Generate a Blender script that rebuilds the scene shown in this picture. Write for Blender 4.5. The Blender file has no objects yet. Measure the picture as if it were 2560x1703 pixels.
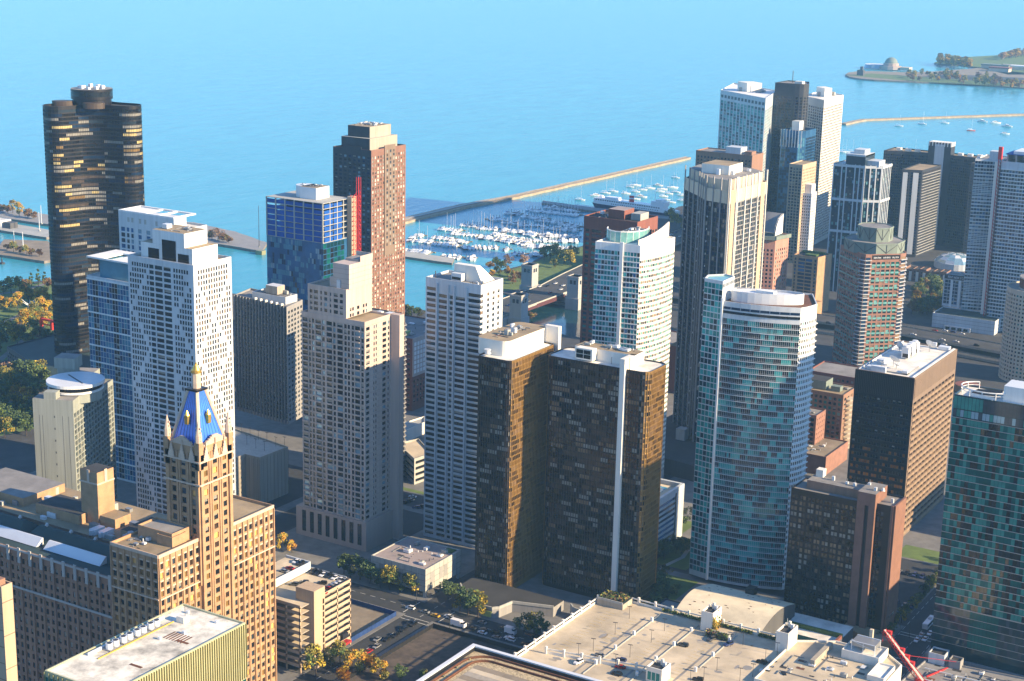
import bpy, math, random
from mathutils import Vector, Matrix
# ---------------------------------------------------------------- camera, world, sun, exposure
SC = bpy.context.scene
COL = SC.collection
CAM_H = 314.0
def _axes(pitch, roll, yaw):
    p, r, b = (math.radians(a) for a in (pitch, roll, yaw))
    fw = Vector((math.sin(b)*math.cos(p), math.cos(b)*math.cos(p), -math.sin(p)))
    rt = Vector((math.cos(b), -math.sin(b), 0)); up = rt.cross(fw)
    c, s = math.cos(r), math.sin(r)
    return c*rt + s*up, -s*rt + c*up, fw
RT, UP, FW = _axes(14.355, 1.316, 148.768)
FPX = 4019.0                       # focal length in pixels of the 2560 px wide photograph
cd = bpy.data.cameras.new('camera'); cam = bpy.data.objects.new('camera', cd); COL.objects.link(cam)
cd.sensor_width = 36; cd.lens = FPX/2560*36; cd.clip_start = 1; cd.clip_end = 120000
mw = Matrix((RT, UP, -FW)).transposed().to_4x4(); mw.translation = Vector((0, 0, CAM_H)); cam.matrix_world = mw
SC.camera = cam
SUN_AZ, SUN_EL = 263.0, 22.0       # compass azimuth on the street grid, elevation
wd = bpy.data.worlds.new('World'); SC.world = wd; wd.use_nodes = True
nt = wd.node_tree; nt.nodes.clear()
wo = nt.nodes.new('ShaderNodeOutputWorld'); bg = nt.nodes.new('ShaderNodeBackground'); sk = nt.nodes.new('ShaderNodeTexSky')
sk.sky_type = 'NISHITA'; sk.sun_disc = False; sk.sun_elevation = math.radians(SUN_EL); sk.sun_rotation = math.radians(SUN_AZ)
sk.air_density = 1.0; sk.dust_density = 0.0; sk.ozone_density = 6.0; sk.altitude = 200
bg.inputs[1].default_value = 0.115
nt.links.new(sk.outputs[0], bg.inputs[0]); nt.links.new(bg.outputs[0], wo.inputs[0])
sl = bpy.data.lights.new('sun', 'SUN'); so = bpy.data.objects.new('sun', sl); COL.objects.link(so)
sl.energy = 5.0; sl.angle = math.radians(0.5); sl.color = (1.0, 0.77, 0.48)
a, e = math.radians(SUN_AZ), math.radians(SUN_EL)
sdir = Vector((math.sin(a)*math.cos(e), math.cos(a)*math.cos(e), math.sin(e)))
so.rotation_euler = sdir.to_track_quat('Z', 'Y').to_euler(); so.location = sdir*3000
vs = SC.view_settings
vs.view_transform = 'Standard'; vs.look = 'None'; vs.gamma = 1; vs.exposure = 1.4
SC.cycles.max_bounces = 6; SC.cycles.diffuse_bounces = 3; SC.cycles.glossy_bounces = 3
SC.cycles.volume_bounces = 1; SC.cycles.caustics_reflective = False; SC.cycles.caustics_refractive = False
SC.cycles.use_denoising = True
# ---------------------------------------------------------------- helpers
RNG = random.Random(7)
R = math.radians
def at(x, y, z=0.0):
    """the point of the horizontal plane z that the photograph shows at pixel (x, y)"""
    d = FW + RT*((x-1280)/FPX) - UP*((y-851.5)/FPX)
    t = (z-CAM_H)/d.z
    return (d.x*t, d.y*t)
def P(z, *pts): return [at(x, y, z) for x, y in pts]
MATS = {}
# name: colour, roughness, metallic, noise scale (1/m), noise amount, bump, vertical streaks
TAB = {}
def mat(k):
    if k in MATS: return MATS[k]
    c, ro, me, ns, na, bu, stk = TAB[k]
    m = bpy.data.materials.new(k); m.use_nodes = True; n = m.node_tree; b = n.nodes['Principled BSDF']
    b.inputs['Roughness'].default_value = ro; b.inputs['Metallic'].default_value = me
    b.inputs['Base Color'].default_value = (*c, 1)
    if k == 'blue_roof': b.inputs['Coat Weight'].default_value = 1; b.inputs['Coat Roughness'].default_value = .38
    if k.startswith('g_green'): b.inputs['Specular IOR Level'].default_value = .15
    if k.startswith('foil'): b.inputs['Specular IOR Level'].default_value = .2
    if na > 0:
        g = n.nodes.new('ShaderNodeNewGeometry'); t = n.nodes.new('ShaderNodeTexNoise'); mp = n.nodes.new('ShaderNodeMapping')
        mp.inputs['Scale'].default_value = (1, 1, .12 if stk else 1)
        t.inputs['Scale'].default_value = ns; t.inputs['Detail'].default_value = 5; t.inputs['Roughness'].default_value = .65
        rm = n.nodes.new('ShaderNodeMapRange'); mx = n.nodes.new('ShaderNodeMix'); mx.data_type = 'RGBA'
        rm.inputs['From Min'].default_value = .3; rm.inputs['From Max'].default_value = .7
        mx.inputs[6].default_value = (*[min(1, v*(1-na)) for v in c], 1); mx.inputs[7].default_value = (*[min(1, v*(1+na*.6)) for v in c], 1)
        n.links.new(g.outputs['Position'], mp.inputs['Vector']); n.links.new(mp.outputs[0], t.inputs['Vector'])
        src = t.outputs[0]
        if stk:     # rain streaks laid over larger, slower patches of weathering
            t2 = n.nodes.new('ShaderNodeTexNoise'); t2.inputs['Scale'].default_value = .7; t2.inputs['Detail'].default_value = 3
            mp2 = n.nodes.new('ShaderNodeMapping'); mp2.inputs['Scale'].default_value = (1, 1, .04); ad = n.nodes.new('ShaderNodeMix'); ad.inputs[0].default_value = .45
            n.links.new(g.outputs['Position'], mp2.inputs['Vector']); n.links.new(mp2.outputs[0], t2.inputs['Vector']); n.links.new(t.outputs[0], ad.inputs[2]); n.links.new(t2.outputs[0], ad.inputs[3]); src = ad.outputs[0]
        n.links.new(src, rm.inputs['Value']); n.links.new(rm.outputs[0], mx.inputs[0]); n.links.new(mx.outputs[2], b.inputs['Base Color'])
        if bu > 0:
            bp = n.nodes.new('ShaderNodeBump'); bp.inputs['Strength'].default_value = bu; bp.inputs['Distance'].default_value = .3
            n.links.new(t.outputs[0], bp.inputs['Height']); n.links.new(bp.outputs[0], b.inputs['Normal'])
    MATS[k] = m
    return m
def D(s):
    for ln in s.strip().split('\n'):
        w = ln.split()
        v = [float(x) for x in w[1:]] + [0]*9
        TAB[w[0]] = ((v[0], v[1], v[2]), v[3], v[4], v[5], v[6], v[7], v[8])
D("""
white .70 .70 .68 .6 0 .10 .2 0 1
white_warm .72 .68 .60 .6 0 .15 .12 0 1
white_cool .50 .53 .55 .5 0 .10 .22 0 1
metal_white .62 .64 .66 .4 .1 .1 .08
cream .52 .44 .33 .7 0 .10 .22 0 1
beige .36 .29 .25 .75 0 .12 .12 0 1
beige_light .44 .36 .315 .75 0 .10 .24 0 1
tan .44 .33 .22 .75 0 .10 .22 0 1
tan_dark .185 .13 .09 .75 0 .12 .18 0 1
brick .25 .14 .09 .8 0 .25 .25 0 1
brick_tan .37 .225 .12 .8 0 .25 .25
brick_red .20 .07 .05 .8 0 .25 .25 0 1
brick_orange .25 .125 .088 .8 0 .25 .25
brick_dark .10 .055 .038 .8 0 .25 .3
red_brown .20 .10 .068 .8 0 .2 .2
navy_wall .022 .026 .036 .6 0 .2 .3
brick_pink .40 .20 .15 .8 0 .2 .2 0 1
terracotta .52 .40 .30 .7 0 .4 .2
concrete .36 .36 .33 .8 0 .1 .28 .1 1
concrete_dark .07 .07 .072 .8 0 .1 .25 0 1
concrete_grey .25 .245 .24 .8 0 .12 .25 .1 1
concrete_tan .34 .30 .24 .8 0 .1 .28 .1 1
deck .50 .42 .30 .9 0 .045 .38 .1
roof_white .72 .69 .62 .85 0 .09 .4 .1
roof_stained .70 .66 .56 .85 0 .16 .6 .1
roof_grey .22 .21 .20 .9 0 .08 .35 .1
roof_tan .30 .23 .14 .9 0 .07 .35 .1
roof_dark .035 .035 .036 .9 0 .08 .4 .1
roof_green .02 .045 .045 .8 0 .1 .3
roof_pink .30 .25 .24 .9 0 .08 .25 .1
gravel .44 .35 .21 .95 0 1.6 .7 .5
rust .13 .05 .02 .8 0 .5 .4
black .012 .012 .013 .5 0 .2 .2
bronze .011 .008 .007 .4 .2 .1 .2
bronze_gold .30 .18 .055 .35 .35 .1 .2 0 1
bronze_brown .06 .04 .026 .5 .1 .15 .2 0 1
copper_green .17 .21 .175 .7 0 .15 .2 0 1
blue_roof .02 .15 .68 .4 0 .25 .22
gold .55 .36 .08 .35 .7 .3 .15
red_steel .55 .025 .02 .5 0 .3 .2
red_awning .35 .02 .02 .7 0 .3 .2
foil_blue .010 .075 .32 .7 0 .12 .3
lime .35 .42 .12 .5 0 .3 .2
fin_yellow .27 .26 .13 .45 .2 .2 .12
panel_yellow .50 .48 .28 .4 .2 .12 .15
g_dark .012 .016 .02 .06 0 .12 .5
g_black .006 .007 .008 .08 0 .12 .5
g_blind .24 .23 .20 .3 0 .25 .35
g_tan .22 .15 .09 .25 0 .25 .35
g_gold .34 .21 .07 .25 .5 .25 .3
g_brown .05 .033 .022 .12 .1 .2 .4
g_brown2 .085 .065 .05 .18 .1 .3 .4
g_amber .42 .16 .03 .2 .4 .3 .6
spandrel_brown .26 .18 .11 .6 0 .3 .2
foil_navy .02 .05 .16 .7 0 .12 .25
g_straw .60 .47 .20 .3 .2 .3 .3
g_pale .55 .52 .45 .3 0 .3 .2
hotel_concrete .27 .29 .255 .8 0 .1 .3 .1 1
barrel_cream .66 .58 .42 .85 0 .08 .25 .1
g_lit .75 .42 .12 .4 0 .2 .3
g_teal .01 .20 .195 .1 .1 .12 .45
g_teal2 .05 .38 .36 .12 .1 .12 .3
g_tealdark .006 .035 .045 .06 .1 .12 .5
g_tealpale .16 .36 .34 .15 .1 .2 .3
g_green .006 .085 .078 .2 .1 .15 .5
g_green2 .04 .21 .185 .2 .1 .2 .3
g_blue .035 .13 .28 .06 .25 .10 .35
g_blue2 .09 .26 .37 .1 .25 .10 .3
g_bluedark .012 .035 .08 .06 .2 .1 .4
g_slate .03 .05 .07 .07 .15 .15 .45
g_sky .22 .36 .45 .1 .3 .2 .25
asphalt .03 .032 .036 .9 0 .2 .3
asphalt_light .05 .051 .053 .9 0 .06 .4
pavement .16 .157 .15 .9 0 .15 .3
paint .55 .55 .52 .7 0 .6 .2
paint_yellow .5 .33 .05 .7 0 .6 .2
dirt .085 .066 .052 .95 0 .2 .6 .3
sand .22 .18 .13 .95 0 .1 .3 .1
grass .10 .15 .035 .95 0 .12 .35 .1
stone .34 .27 .18 .9 0 .12 .35 .3
stone_dark .20 .17 .14 .9 0 .2 .4 .3
limestone .36 .35 .33 .8 0 .2 .2 0 1
water_pool .03 .28 .42 .1 0 .2 .1
river_water .012 .05 .065 .12 0 .1 .35 .3
water_dark .01 .035 .04 .1 0 .2 .1
bark .05 .035 .025 .9 0 1 .3
leaf_green .085 .13 .025 .8 0 .35 .5
leaf_dark .045 .08 .024 .8 0 .35 .5
leaf_yellow .50 .36 .03 .8 0 .35 .45
leaf_orange .50 .25 .02 .8 0 .35 .4
leaf_olive .20 .18 .03 .8 0 .35 .45
leaf_russet .17 .09 .04 .8 0 .35 .45
leaf_pale .30 .20 .14 .8 0 .35 .35
ivy .06 .11 .015 .8 0 .6 .5
car_white .7 .7 .7 .25
car_black .015 .015 .017 .2
car_silver .38 .39 .40 .25 .5
car_red .30 .015 .015 .25
car_blue .03 .05 .14 .25
car_grey .09 .095 .10 .25 .3
car_yellow .55 .30 .02 .3
tyre .015 .015 .015 .8
hull_white .75 .75 .74 .3
hull_navy .015 .025 .07 .35
hull_red .45 .05 .04 .4
canvas_blue .03 .09 .25 .7
wood .24 .19 .14 .8 0 .6 .3
metal_grey .30 .31 .32 .4 .5
metal_dark .05 .05 .055 .5 .3
steel_maroon .08 .025 .028 .6 0 .3 .2
sign_black .01 .012 .02 .6
letter_white .75 .75 .75 .6
""")
class MB:
    """collects faces (each with a material) and links them as ONE mesh object"""
    def __init__(s): s.v, s.f, s.m, s.k = [], [], [], []
    def mi(s, k):
        if k not in s.k: s.k.append(k)
        return s.k.index(k)
    def poly(s, pts, k):
        n = len(s.v); s.v.extend(tuple(p) for p in pts); s.f.append(tuple(range(n, n+len(pts)))); s.m.append(s.mi(k))
    def box(s, x0, y0, z0, x1, y1, z1, k, topk=None):
        if x0 > x1: x0, x1 = x1, x0
        if y0 > y1: y0, y1 = y1, y0
        s.prism([(x1, y1), (x0, y1), (x0, y0), (x1, y0)], z0, z1, k, topk)
    def prism(s, pts, z0, z1, k, topk=None, top=True, pts2=None):
        q = pts2 or pts
        for i in range(len(pts)):
            j = (i+1) % len(pts)
            s.poly([(*pts[i], z0), (*pts[j], z0), (*q[j], z1), (*q[i], z1)], k)
        if top: s.poly([(*p, z1) for p in q], topk or k)
        s.poly([(*p, z0) for p in reversed(pts)], k)
    def circ(s, x, y, r, z0, z1, k, n=20, r2=None, topk=None, sy=1.0, rot=0):
        def ring(rr):
            o = []
            for i in range(n):
                a = 2*math.pi*i/n; u, v = rr*math.cos(a), rr*sy*math.sin(a)
                o.append((x+u*math.cos(rot)-v*math.sin(rot), y+u*math.sin(rot)+v*math.cos(rot)))
            return o
        s.prism(ring(r), z0, z1, k, topk, True, ring(r if r2 is None else max(r2, .001)))
    def tube(s, p, q, r, k, n=5, r2=None):
        p, q = Vector(p), Vector(q); d = (q-p).normalized(); u = d.orthogonal().normalized(); w = d.cross(u)
        r2 = r if r2 is None else r2
        A = [p+(u*math.cos(2*math.pi*i/n)+w*math.sin(2*math.pi*i/n))*r for i in range(n)]
        B = [q+(u*math.cos(2*math.pi*i/n)+w*math.sin(2*math.pi*i/n))*r2 for i in range(n)]
        for i in range(n): j = (i+1) % n; s.poly([A[i], A[j], B[j], B[i]], k)
        s.poly(B, k); s.poly(A[::-1], k)
    def obox(s, p0, p1, u0, u1, o0, o1, z0, z1, k):
        """box on the wall p0->p1: from u0 to u1 along it, from o0 to o1 out of it"""
        L = math.hypot(p1[0]-p0[0], p1[1]-p0[1]); dx, dy = (p1[0]-p0[0])/L, (p1[1]-p0[1])/L; nx, ny = dy, -dx
        f = lambda u, o: (p0[0]+dx*u+nx*o, p0[1]+dy*u+ny*o)
        s.prism([f(u0, o1), f(u1, o1), f(u1, o0), f(u0, o0)], z0, z1, k)
    def seg(s, p, q, w, z0, z1, k, ext=0):
        """upright wall or strip of width w along the ground line p->q"""
        L = math.hypot(q[0]-p[0], q[1]-p[1]); dx, dy = (q[0]-p[0])/L, (q[1]-p[1])/L; h = w/2
        p = (p[0]-dx*ext, p[1]-dy*ext); q = (q[0]+dx*ext, q[1]+dy*ext)
        s.prism([(p[0]+dy*h, p[1]-dx*h), (q[0]+dy*h, q[1]-dx*h), (q[0]-dy*h, q[1]+dx*h), (p[0]-dy*h, p[1]+dx*h)], z0, z1, k)
    def build(s, name, parent=None, kind=None, smooth=False):
        me = bpy.data.meshes.new(name); me.from_pydata(s.v, [], s.f)
        for k in s.k: me.materials.append(mat(k))
        me.polygons.foreach_set('material_index', s.m)
        if smooth: me.polygons.foreach_set('use_smooth', [True]*len(s.f))
        me.update()
        o = bpy.data.objects.new(name, me); COL.objects.link(o)
        if parent is not None:
            o.parent = parent
            if parent.type == 'EMPTY' and parent.parent is None: o.location = -parent.location
        if kind: o['kind'] = kind
        return o
def tag(o, label, cat, group=None):
    o['label'] = label; o['category'] = cat
    if group: o['group'] = group
    return o
def thing(name, label, cat, x, y, z=0.0, group=None, rot=0.0):
    o = bpy.data.objects.new(name, None); COL.objects.link(o); o.location = (x, y, z); o.rotation_euler.z = rot; o.empty_display_size = 1
    return tag(o, label, cat, group)
def dup(root, loc, rz=0.0, label=None, scale=None, cat=None):
    r = root.copy(); COL.objects.link(r); r.location = loc; r.rotation_euler.z = rz
    if label: r['label'] = label
    if scale: r.scale = scale if isinstance(scale, tuple) else (scale,)*3
    for ch in root.children:
        c = ch.copy(); COL.objects.link(c); c.parent = r
        for g in ch.children: d = g.copy(); COL.objects.link(d); d.parent = c
    return r
def inset(pts, d):
    n, out = len(pts), []
    for i in range(n):
        a, b, c = Vector(pts[i-1]), Vector(pts[i]), Vector(pts[(i+1) % n])
        d1, d2 = (b-a).normalized(), (c-b).normalized()
        n1, n2 = Vector((-d1.y, d1.x)), Vector((-d2.y, d2.x)); m = n1+n2
        m = m/max(m.length_squared, .2)*2 if m.length > .05 else n1
        out.append((b.x+m.x*d, b.y+m.y*d))
    return out
def cols(L, n, frac, m0=0.0, m1=0.0):
    w = (L-m0-m1)/n; g = w*(1-frac)/2
    return [(m0+i*w+g, m0+(i+1)*w-g) for i in range(n)]
def rows(zt, n, fh, frac, gap=0.0):
    return [(zt-gap-(i+1)*fh+fh*(1-frac)/2, zt-gap-i*fh-fh*(1-frac)/2) for i in range(n)]
def pick(s):
    """'a3 b1' -> weighted random choice of material names"""
    L = []
    for w in s.split():
        k, n = w.rsplit(':', 1) if ':' in w else (w, 1)
        L += [k]*int(n)
    return L
CAMP = Vector((0, 0, CAM_H))
PANES = {}
class Tower:
    def __init__(t, name, label, cat, pts, z0, z1, wall, roof='roof_grey', par=1.0, group=None, rim=.45, root=None):
        t.pts, t.z0, t.z1, t.wall, t.roofk, t.par, t.rim = pts, z0, z1, wall, roof, par, rim
        cx = sum(p[0] for p in pts)/len(pts); cy = sum(p[1] for p in pts)/len(pts)
        t.o = root or thing(name, label, cat, cx, cy, z0, group); t.W = MB(); t.panes = []; t.done = set(); t.c = (cx, cy); t.wname = 'wall'
    def L(t, e):
        a, b = t.pts[e], t.pts[(e+1) % len(t.pts)]; return math.hypot(b[0]-a[0], b[1]-a[1])
    def E(t, e): return t.pts[e], t.pts[(e+1) % len(t.pts)]
    def face(t, e, us, vs, glass, dep=.3, wall=None, span=None, z0=None, z1=None, jit=.02):
        t.done.add(e); p0, p1 = t.E(e)
        t.grid(p0, p1, t.z0 if z0 is None else z0, t.z1 if z1 is None else z1, us, vs, glass, dep, wall or t.wall, span, jit)
    def grid(t, p0, p1, z0, z1, us, vs, glass, dep, wk, span=None, jit=.02):
        W = t.W; L = math.hypot(p1[0]-p0[0], p1[1]-p0[1]); dx, dy = (p1[0]-p0[0])/L, (p1[1]-p0[1])/L; nx, ny = dy, -dx
        f = lambda u, z, o=0.0: (p0[0]+dx*u+nx*o, p0[1]+dy*u+ny*o, z)
        G = pick(glass) if isinstance(glass, str) else None
        vs = sorted([v for v in vs if v[0] > z0-.01 and v[1] < z1+.01], key=lambda v: -v[1]); us = [u for u in us if u[0] > -.01 and u[1] < L+.01]
        def wq(u0, u1, a, b, k):
            if u1-u0 > .005 and b-a > .005: W.poly([f(u0, a), f(u1, a), f(u1, b), f(u0, b)], k)
        zt = z1
        for i, (a, b) in enumerate(vs):
            if span:
                u = 0
                for (s, e) in us: wq(u, s, b, zt, wk); wq(s, e, b, zt, span); u = e
                wq(u, L, b, zt, wk)
            else: wq(0, L, b, zt, wk)
            u = 0
            for j, (s, e) in enumerate(us):
                k = RNG.choice(G) if G else glass(i, j)
                if k is None: continue
                wq(u, s, a, b, wk); u = e
                if dep > 0:
                    W.poly([f(s, a), f(s, a, -dep), f(s, b, -dep), f(s, b)], wk); W.poly([f(e, a, -dep), f(e, a), f(e, b), f(e, b, -dep)], wk)
                    W.poly([f(s, a), f(e, a), f(e, a, -dep), f(s, a, -dep)], wk); W.poly([f(s, b, -dep), f(e, b, -dep), f(e, b), f(s, b)], wk)
                t.panes.append((f((s+e)/2, (a+b)/2, -dep), e-s, b-a, (nx, ny), k, jit))
            wq(u, L, a, b, wk)
            zt = a
        wq(0, L, z0, zt, wk)
    def roof(t, z=None, k=None):
        z1 = t.z1 if z is None else z; W = MB(); p = inset(t.pts, t.rim); n = len(p); zr = z1-t.par
        for i in range(n):
            j = (i+1) % n
            t.W.poly([(*t.pts[i], z1), (*t.pts[j], z1), (*p[j], z1), (*p[i], z1)], t.wall)
            t.W.poly([(*p[i], z1), (*p[j], z1), (*p[j], zr), (*p[i], zr)], t.wall)
        W.poly([(*q, zr) for q in p], k or t.roofk)
        W.build('roof', t.o)
    def part(t, name, x0, y0, x1, y1, z0, z1, k, topk=None, par=0.0):
        """box-shaped part, with a parapet round its roof if par > 0"""
        W = MB()
        if par:
            q = [(max(x0, x1), max(y0, y1)), (min(x0, x1), max(y0, y1)), (min(x0, x1), min(y0, y1)), (max(x0, x1), min(y0, y1))]; p = inset(q, .35)
            for i in range(4):
                j = (i+1) % 4
                W.poly([(*q[i], z0), (*q[j], z0), (*q[j], z1), (*q[i], z1)], k); W.poly([(*q[i], z1), (*q[j], z1), (*p[j], z1), (*p[i], z1)], k)
                W.poly([(*p[i], z1), (*p[j], z1), (*p[j], z1-par), (*p[i], z1-par)], k)
            W.poly([(*a, z1-par) for a in p], topk or k)
        else: W.box(x0, y0, z0, x1, y1, z1, k, topk)
        return W.build(name, t.o)
    def units(t, n, seed, x0, y0, x1, y1, z, s=(1.5, 4.5), h=(1, 2.8)):
        """ventilation units on the roof, each a part of its own"""
        r = random.Random(seed)
        for i in range(n):
            W = MB(); w, d, hh = r.uniform(*s), r.uniform(*s), r.uniform(*h); x, y = r.uniform(x0, x1-w), r.uniform(y0, y1-d)
            k = r.choice(['metal_white', 'metal_grey', 'concrete', 'metal_white'])
            W.box(x, y, z+.3, x+w, y+d, z+hh, k); W.box(x+.1, y+.1, z, x+w-.1, y+d-.1, z+.3, 'metal_dark')
            if r.random() < .6: W.circ(x+w/2, y+d/2, min(w, d)*.36, z+hh, z+hh+.35, 'metal_grey', 10)
            W.build('roof_unit', t.o)
        W = MB()
        for i in range(max(2, n//2)):
            xa, ya = r.uniform(x0, x1), r.uniform(y0, y1); xb = min(x1, xa+r.uniform(2, (x1-x0)*.6)); yb = min(y1, ya+r.uniform(2, (y1-y0)*.6)); W.box(xa, ya, z+.15, xb, ya+.3, z+.45, 'metal_grey'); W.box(xb-.3, ya, z+.15, xb, yb, z+.45, 'metal_grey')
        for i in range(n*2):
            xa, ya = r.uniform(x0, x1), r.uniform(y0, y1); W.tube((xa, ya, z), (xa, ya, z+r.uniform(.5, 1.3)), r.uniform(.1, .28), r.choice(('metal_white', 'metal_dark', 'metal_grey')), 6)
        for i in range(n):
            xa, ya = r.uniform(x0, x1), r.uniform(y0, y1); a = r.uniform(.6, 2.2); W.box(xa, ya, z, min(x1, xa+a*1.8), min(y1, ya+a), z+.02+.004*i, r.choice(('roof_dark', 'roof_grey', 'rust')))
        W.build('roof_pipework', t.o, 'stuff')
    def finish(t, roof=True, keep=100):
        n = len(t.pts)
        for e in range(n):
            if e not in t.done:
                a, b = t.E(e); t.W.poly([(*a, t.z0), (*b, t.z0), (*b, t.z1), (*a, t.z1)], t.wall)
        if roof: t.roof()
        t.W.build(t.wname, t.o)
        def size(p):
            d = CAMP-Vector(p[0]); return -p[1]*p[2]*max(0, (d.x*p[3][0]+d.y*p[3][1])/d.length)/d.length_squared
        t.panes.sort(key=size)
        loc = t.o.location
        def blind(w, h, k): return RNG.choice((.3, .5, .7)) if h > 1.2 and k in BLINDED and t.wall not in ('bronze', 'navy_wall', 'bronze_gold', 'concrete_dark', 'g_tealdark', 'g_blue') and not (t.wall == 'white_cool' and w < 1.3) and RNG.random() < .34 else 0
        for c, w, h, (nx, ny), k, j in t.panes[:keep]:
            bl = blind(w, h, k); key = (round(w, 2), round(h, 2), k, bl)
            if key not in PANES:
                zm = h/2-h*bl; me = bpy.data.meshes.new('window')
                v = [(-w/2, 0, -h/2), (w/2, 0, -h/2), (w/2, 0, zm), (-w/2, 0, zm)]; f = [(0, 1, 2, 3)]; me_m = [0]
                if bl: v += [(-w/2, 0, h/2), (w/2, 0, h/2)]; f.append((3, 2, 5, 4)); me_m.append(1)
                me.from_pydata(v, [], f); me.materials.append(mat(k)); me.materials.append(mat('g_blind')); me.polygons.foreach_set('material_index', me_m); PANES[key] = me
            o = bpy.data.objects.new('window', PANES[key]); COL.objects.link(o); o.parent = t.o
            o.location = (c[0]-loc.x, c[1]-loc.y, c[2]-loc.z)
            o.rotation_euler = (RNG.uniform(-j, j), 0, math.atan2(nx, -ny)+RNG.uniform(-j, j))
        if len(t.panes) > keep:
            W = MB()
            for c, w, h, (nx, ny), k, j in t.panes[keep:]:
                dx, dy = -ny, nx; a, b = RNG.uniform(-j, j)*h/2, RNG.uniform(-j, j)*w/2; bl = blind(w, h, k)
                def q(z0, z1): return [(c[0]+dx*su*w/2+nx*(z/(h/2)*a+su*b), c[1]+dy*su*w/2+ny*(z/(h/2)*a+su*b), c[2]+z) for su, z in ((-1, z0), (1, z0), (1, z1), (-1, z1))]
                W.poly(q(-h/2, h/2-h*bl), k)
                if bl: W.poly(q(h/2-h*bl, h/2), 'g_blind')
            W.build('window', t.o, 'stuff')
BLINDED = ('g_dark', 'g_slate', 'g_brown2')
def rect(w, n, e, s): return [(e, n), (w, n), (w, s), (e, s)]     # edges: 0 north, 1 west, 2 south, 3 east
def text(s, parent, p, size, n, k='letter_white', name='lettering', align='CENTER', sx=1.0):
    cu = bpy.data.curves.new(name, 'FONT'); cu.body = s; cu.size = size; cu.align_x = align; cu.extrude = .06; cu.resolution_u = 2
    cu.materials.append(mat(k))
    q = bpy.data.objects.new(name, cu); COL.objects.link(q); bpy.context.view_layer.update(); me = bpy.data.meshes.new_from_object(q); bpy.data.objects.remove(q)
    o = bpy.data.objects.new(name, me); COL.objects.link(o); o.parent = parent
    l = parent.location; o.location = (p[0]-l.x, p[1]-l.y, p[2]-l.z); o.rotation_euler = (math.pi/2, 0, math.atan2(n[0], -n[1])); o.scale = (sx, 1, 1)
    return o
def runs(n, m, s, run=(2, 7)):
    """random table of n rows by m columns whose values come in runs along each row, as curtains do"""
    G = pick(s); T = []
    for i in range(n):
        r = []
        while len(r) < m: r += [RNG.choice(G)]*RNG.randint(*run)
        T.append(r[:m])
    return lambda i, j: T[i % n][j % m]
# ---------------------------------------------------------------- setting: water, land, roads
def water_mat():
    m = bpy.data.materials.new('lake_water'); m.use_nodes = True; n = m.node_tree; b = n.nodes['Principled BSDF']
    b.inputs['Base Color'].default_value = (.02, .17, .30, 1); b.inputs['Roughness'].default_value = .22; b.inputs['IOR'].default_value = 1.33
    g = n.nodes.new('ShaderNodeNewGeometry'); mp = n.nodes.new('ShaderNodeMapping'); mp.inputs['Rotation'].default_value = (0, 0, R(28)); mp.inputs['Scale'].default_value = (1, .34, 1)
    t = n.nodes.new('ShaderNodeTexNoise'); t.inputs['Scale'].default_value = .11; t.inputs['Detail'].default_value = 6; t.inputs['Roughness'].default_value = .6
    t2 = n.nodes.new('ShaderNodeTexNoise'); t2.inputs['Scale'].default_value = .035; t2.inputs['Detail'].default_value = 9; t2.inputs['Roughness'].default_value = .68; t2.inputs['Distortion'].default_value = .6
    bp = n.nodes.new('ShaderNodeBump'); bp.inputs['Strength'].default_value = .6; bp.inputs['Distance'].default_value = 1.2
    mx = n.nodes.new('ShaderNodeMix'); mx.data_type = 'RGBA'; mx.inputs[6].default_value = (.016, .18, .26, 1); mx.inputs[7].default_value = (.055, .34, .42, 1)
    n.links.new(g.outputs['Position'], mp.inputs[0]); n.links.new(mp.outputs[0], t.inputs['Vector']); n.links.new(mp.outputs[0], t2.inputs['Vector'])
    n.links.new(t.outputs[0], bp.inputs['Height']); n.links.new(bp.outputs[0], b.inputs['Normal'])
    n.links.new(t2.outputs[0], mx.inputs[0]); n.links.new(mx.outputs[2], b.inputs['Base Color'])
    MATS['lake_water'] = m
water_mat()
W = MB(); W.poly([(-9000, -42000, -2), (42000, -42000, -2), (42000, 12000, -2), (-9000, 12000, -2)], 'lake_water'); W.build('lake_water', kind='structure')
def land(name, pts, z, k, bot=-4):
    A = sum(pts[i-1][0]*pts[i][1]-pts[i][0]*pts[i-1][1] for i in range(len(pts)))
    if A < 0: pts = pts[::-1]
    W = MB(); W.prism(pts, bot, z, k if bot > -3.9 else 'stone_dark', k); return W.build(name, kind='structure')
land('ground', [(-6000, 3000), (-6000, -1040), (400, -1040), (560, -1088), (640, -1092), (700, -1095), (748, -1093), (774, -1096), (830, -1072), (918, -1045), (1020, -1022), (1085, -998), (1098, -950), (1180, -860), (1200, -500), (1500, 0), (1900, 3000)], 0, 'asphalt_light')
land('ground', [(-6000, -5500), (-6000, -1102), (400, -1096), (520, -1152), (600, -1185), (690, -1188), (735, -1190), (770, -1203), (790, -1240), (783, -1290), (780, -1315), (787, -1346), (792, -1395), (783, -1420), (795, -1640), (812, -1712), (800, -1760), (720, -1900), (650, -2200), (500, -2700), (350, -3300), (600, -3560), (898, -3628), (880, -3800), (820, -5500)], 0, 'asphalt_light')
land('ground', P(-2, (2113, 190), (2125, 196), (2150, 200), (2185, 203), (2290, 208), (2420, 213), (2560, 223), (2640, 226), (2640, 150), (2420, 176), (2380, 178), (2340, 182), (2256, 184), (2180, 181), (2140, 182), (2120, 185)), 1.2, 'sand')
land('ground', P(-2, (2335, 160), (2344, 163), (2400, 165), (2440, 171), (2520, 190), (2680, 190), (2680, 128), (2560, 136), (2480, 142), (2410, 146), (2360, 151)), 1.2, 'grass')
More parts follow.
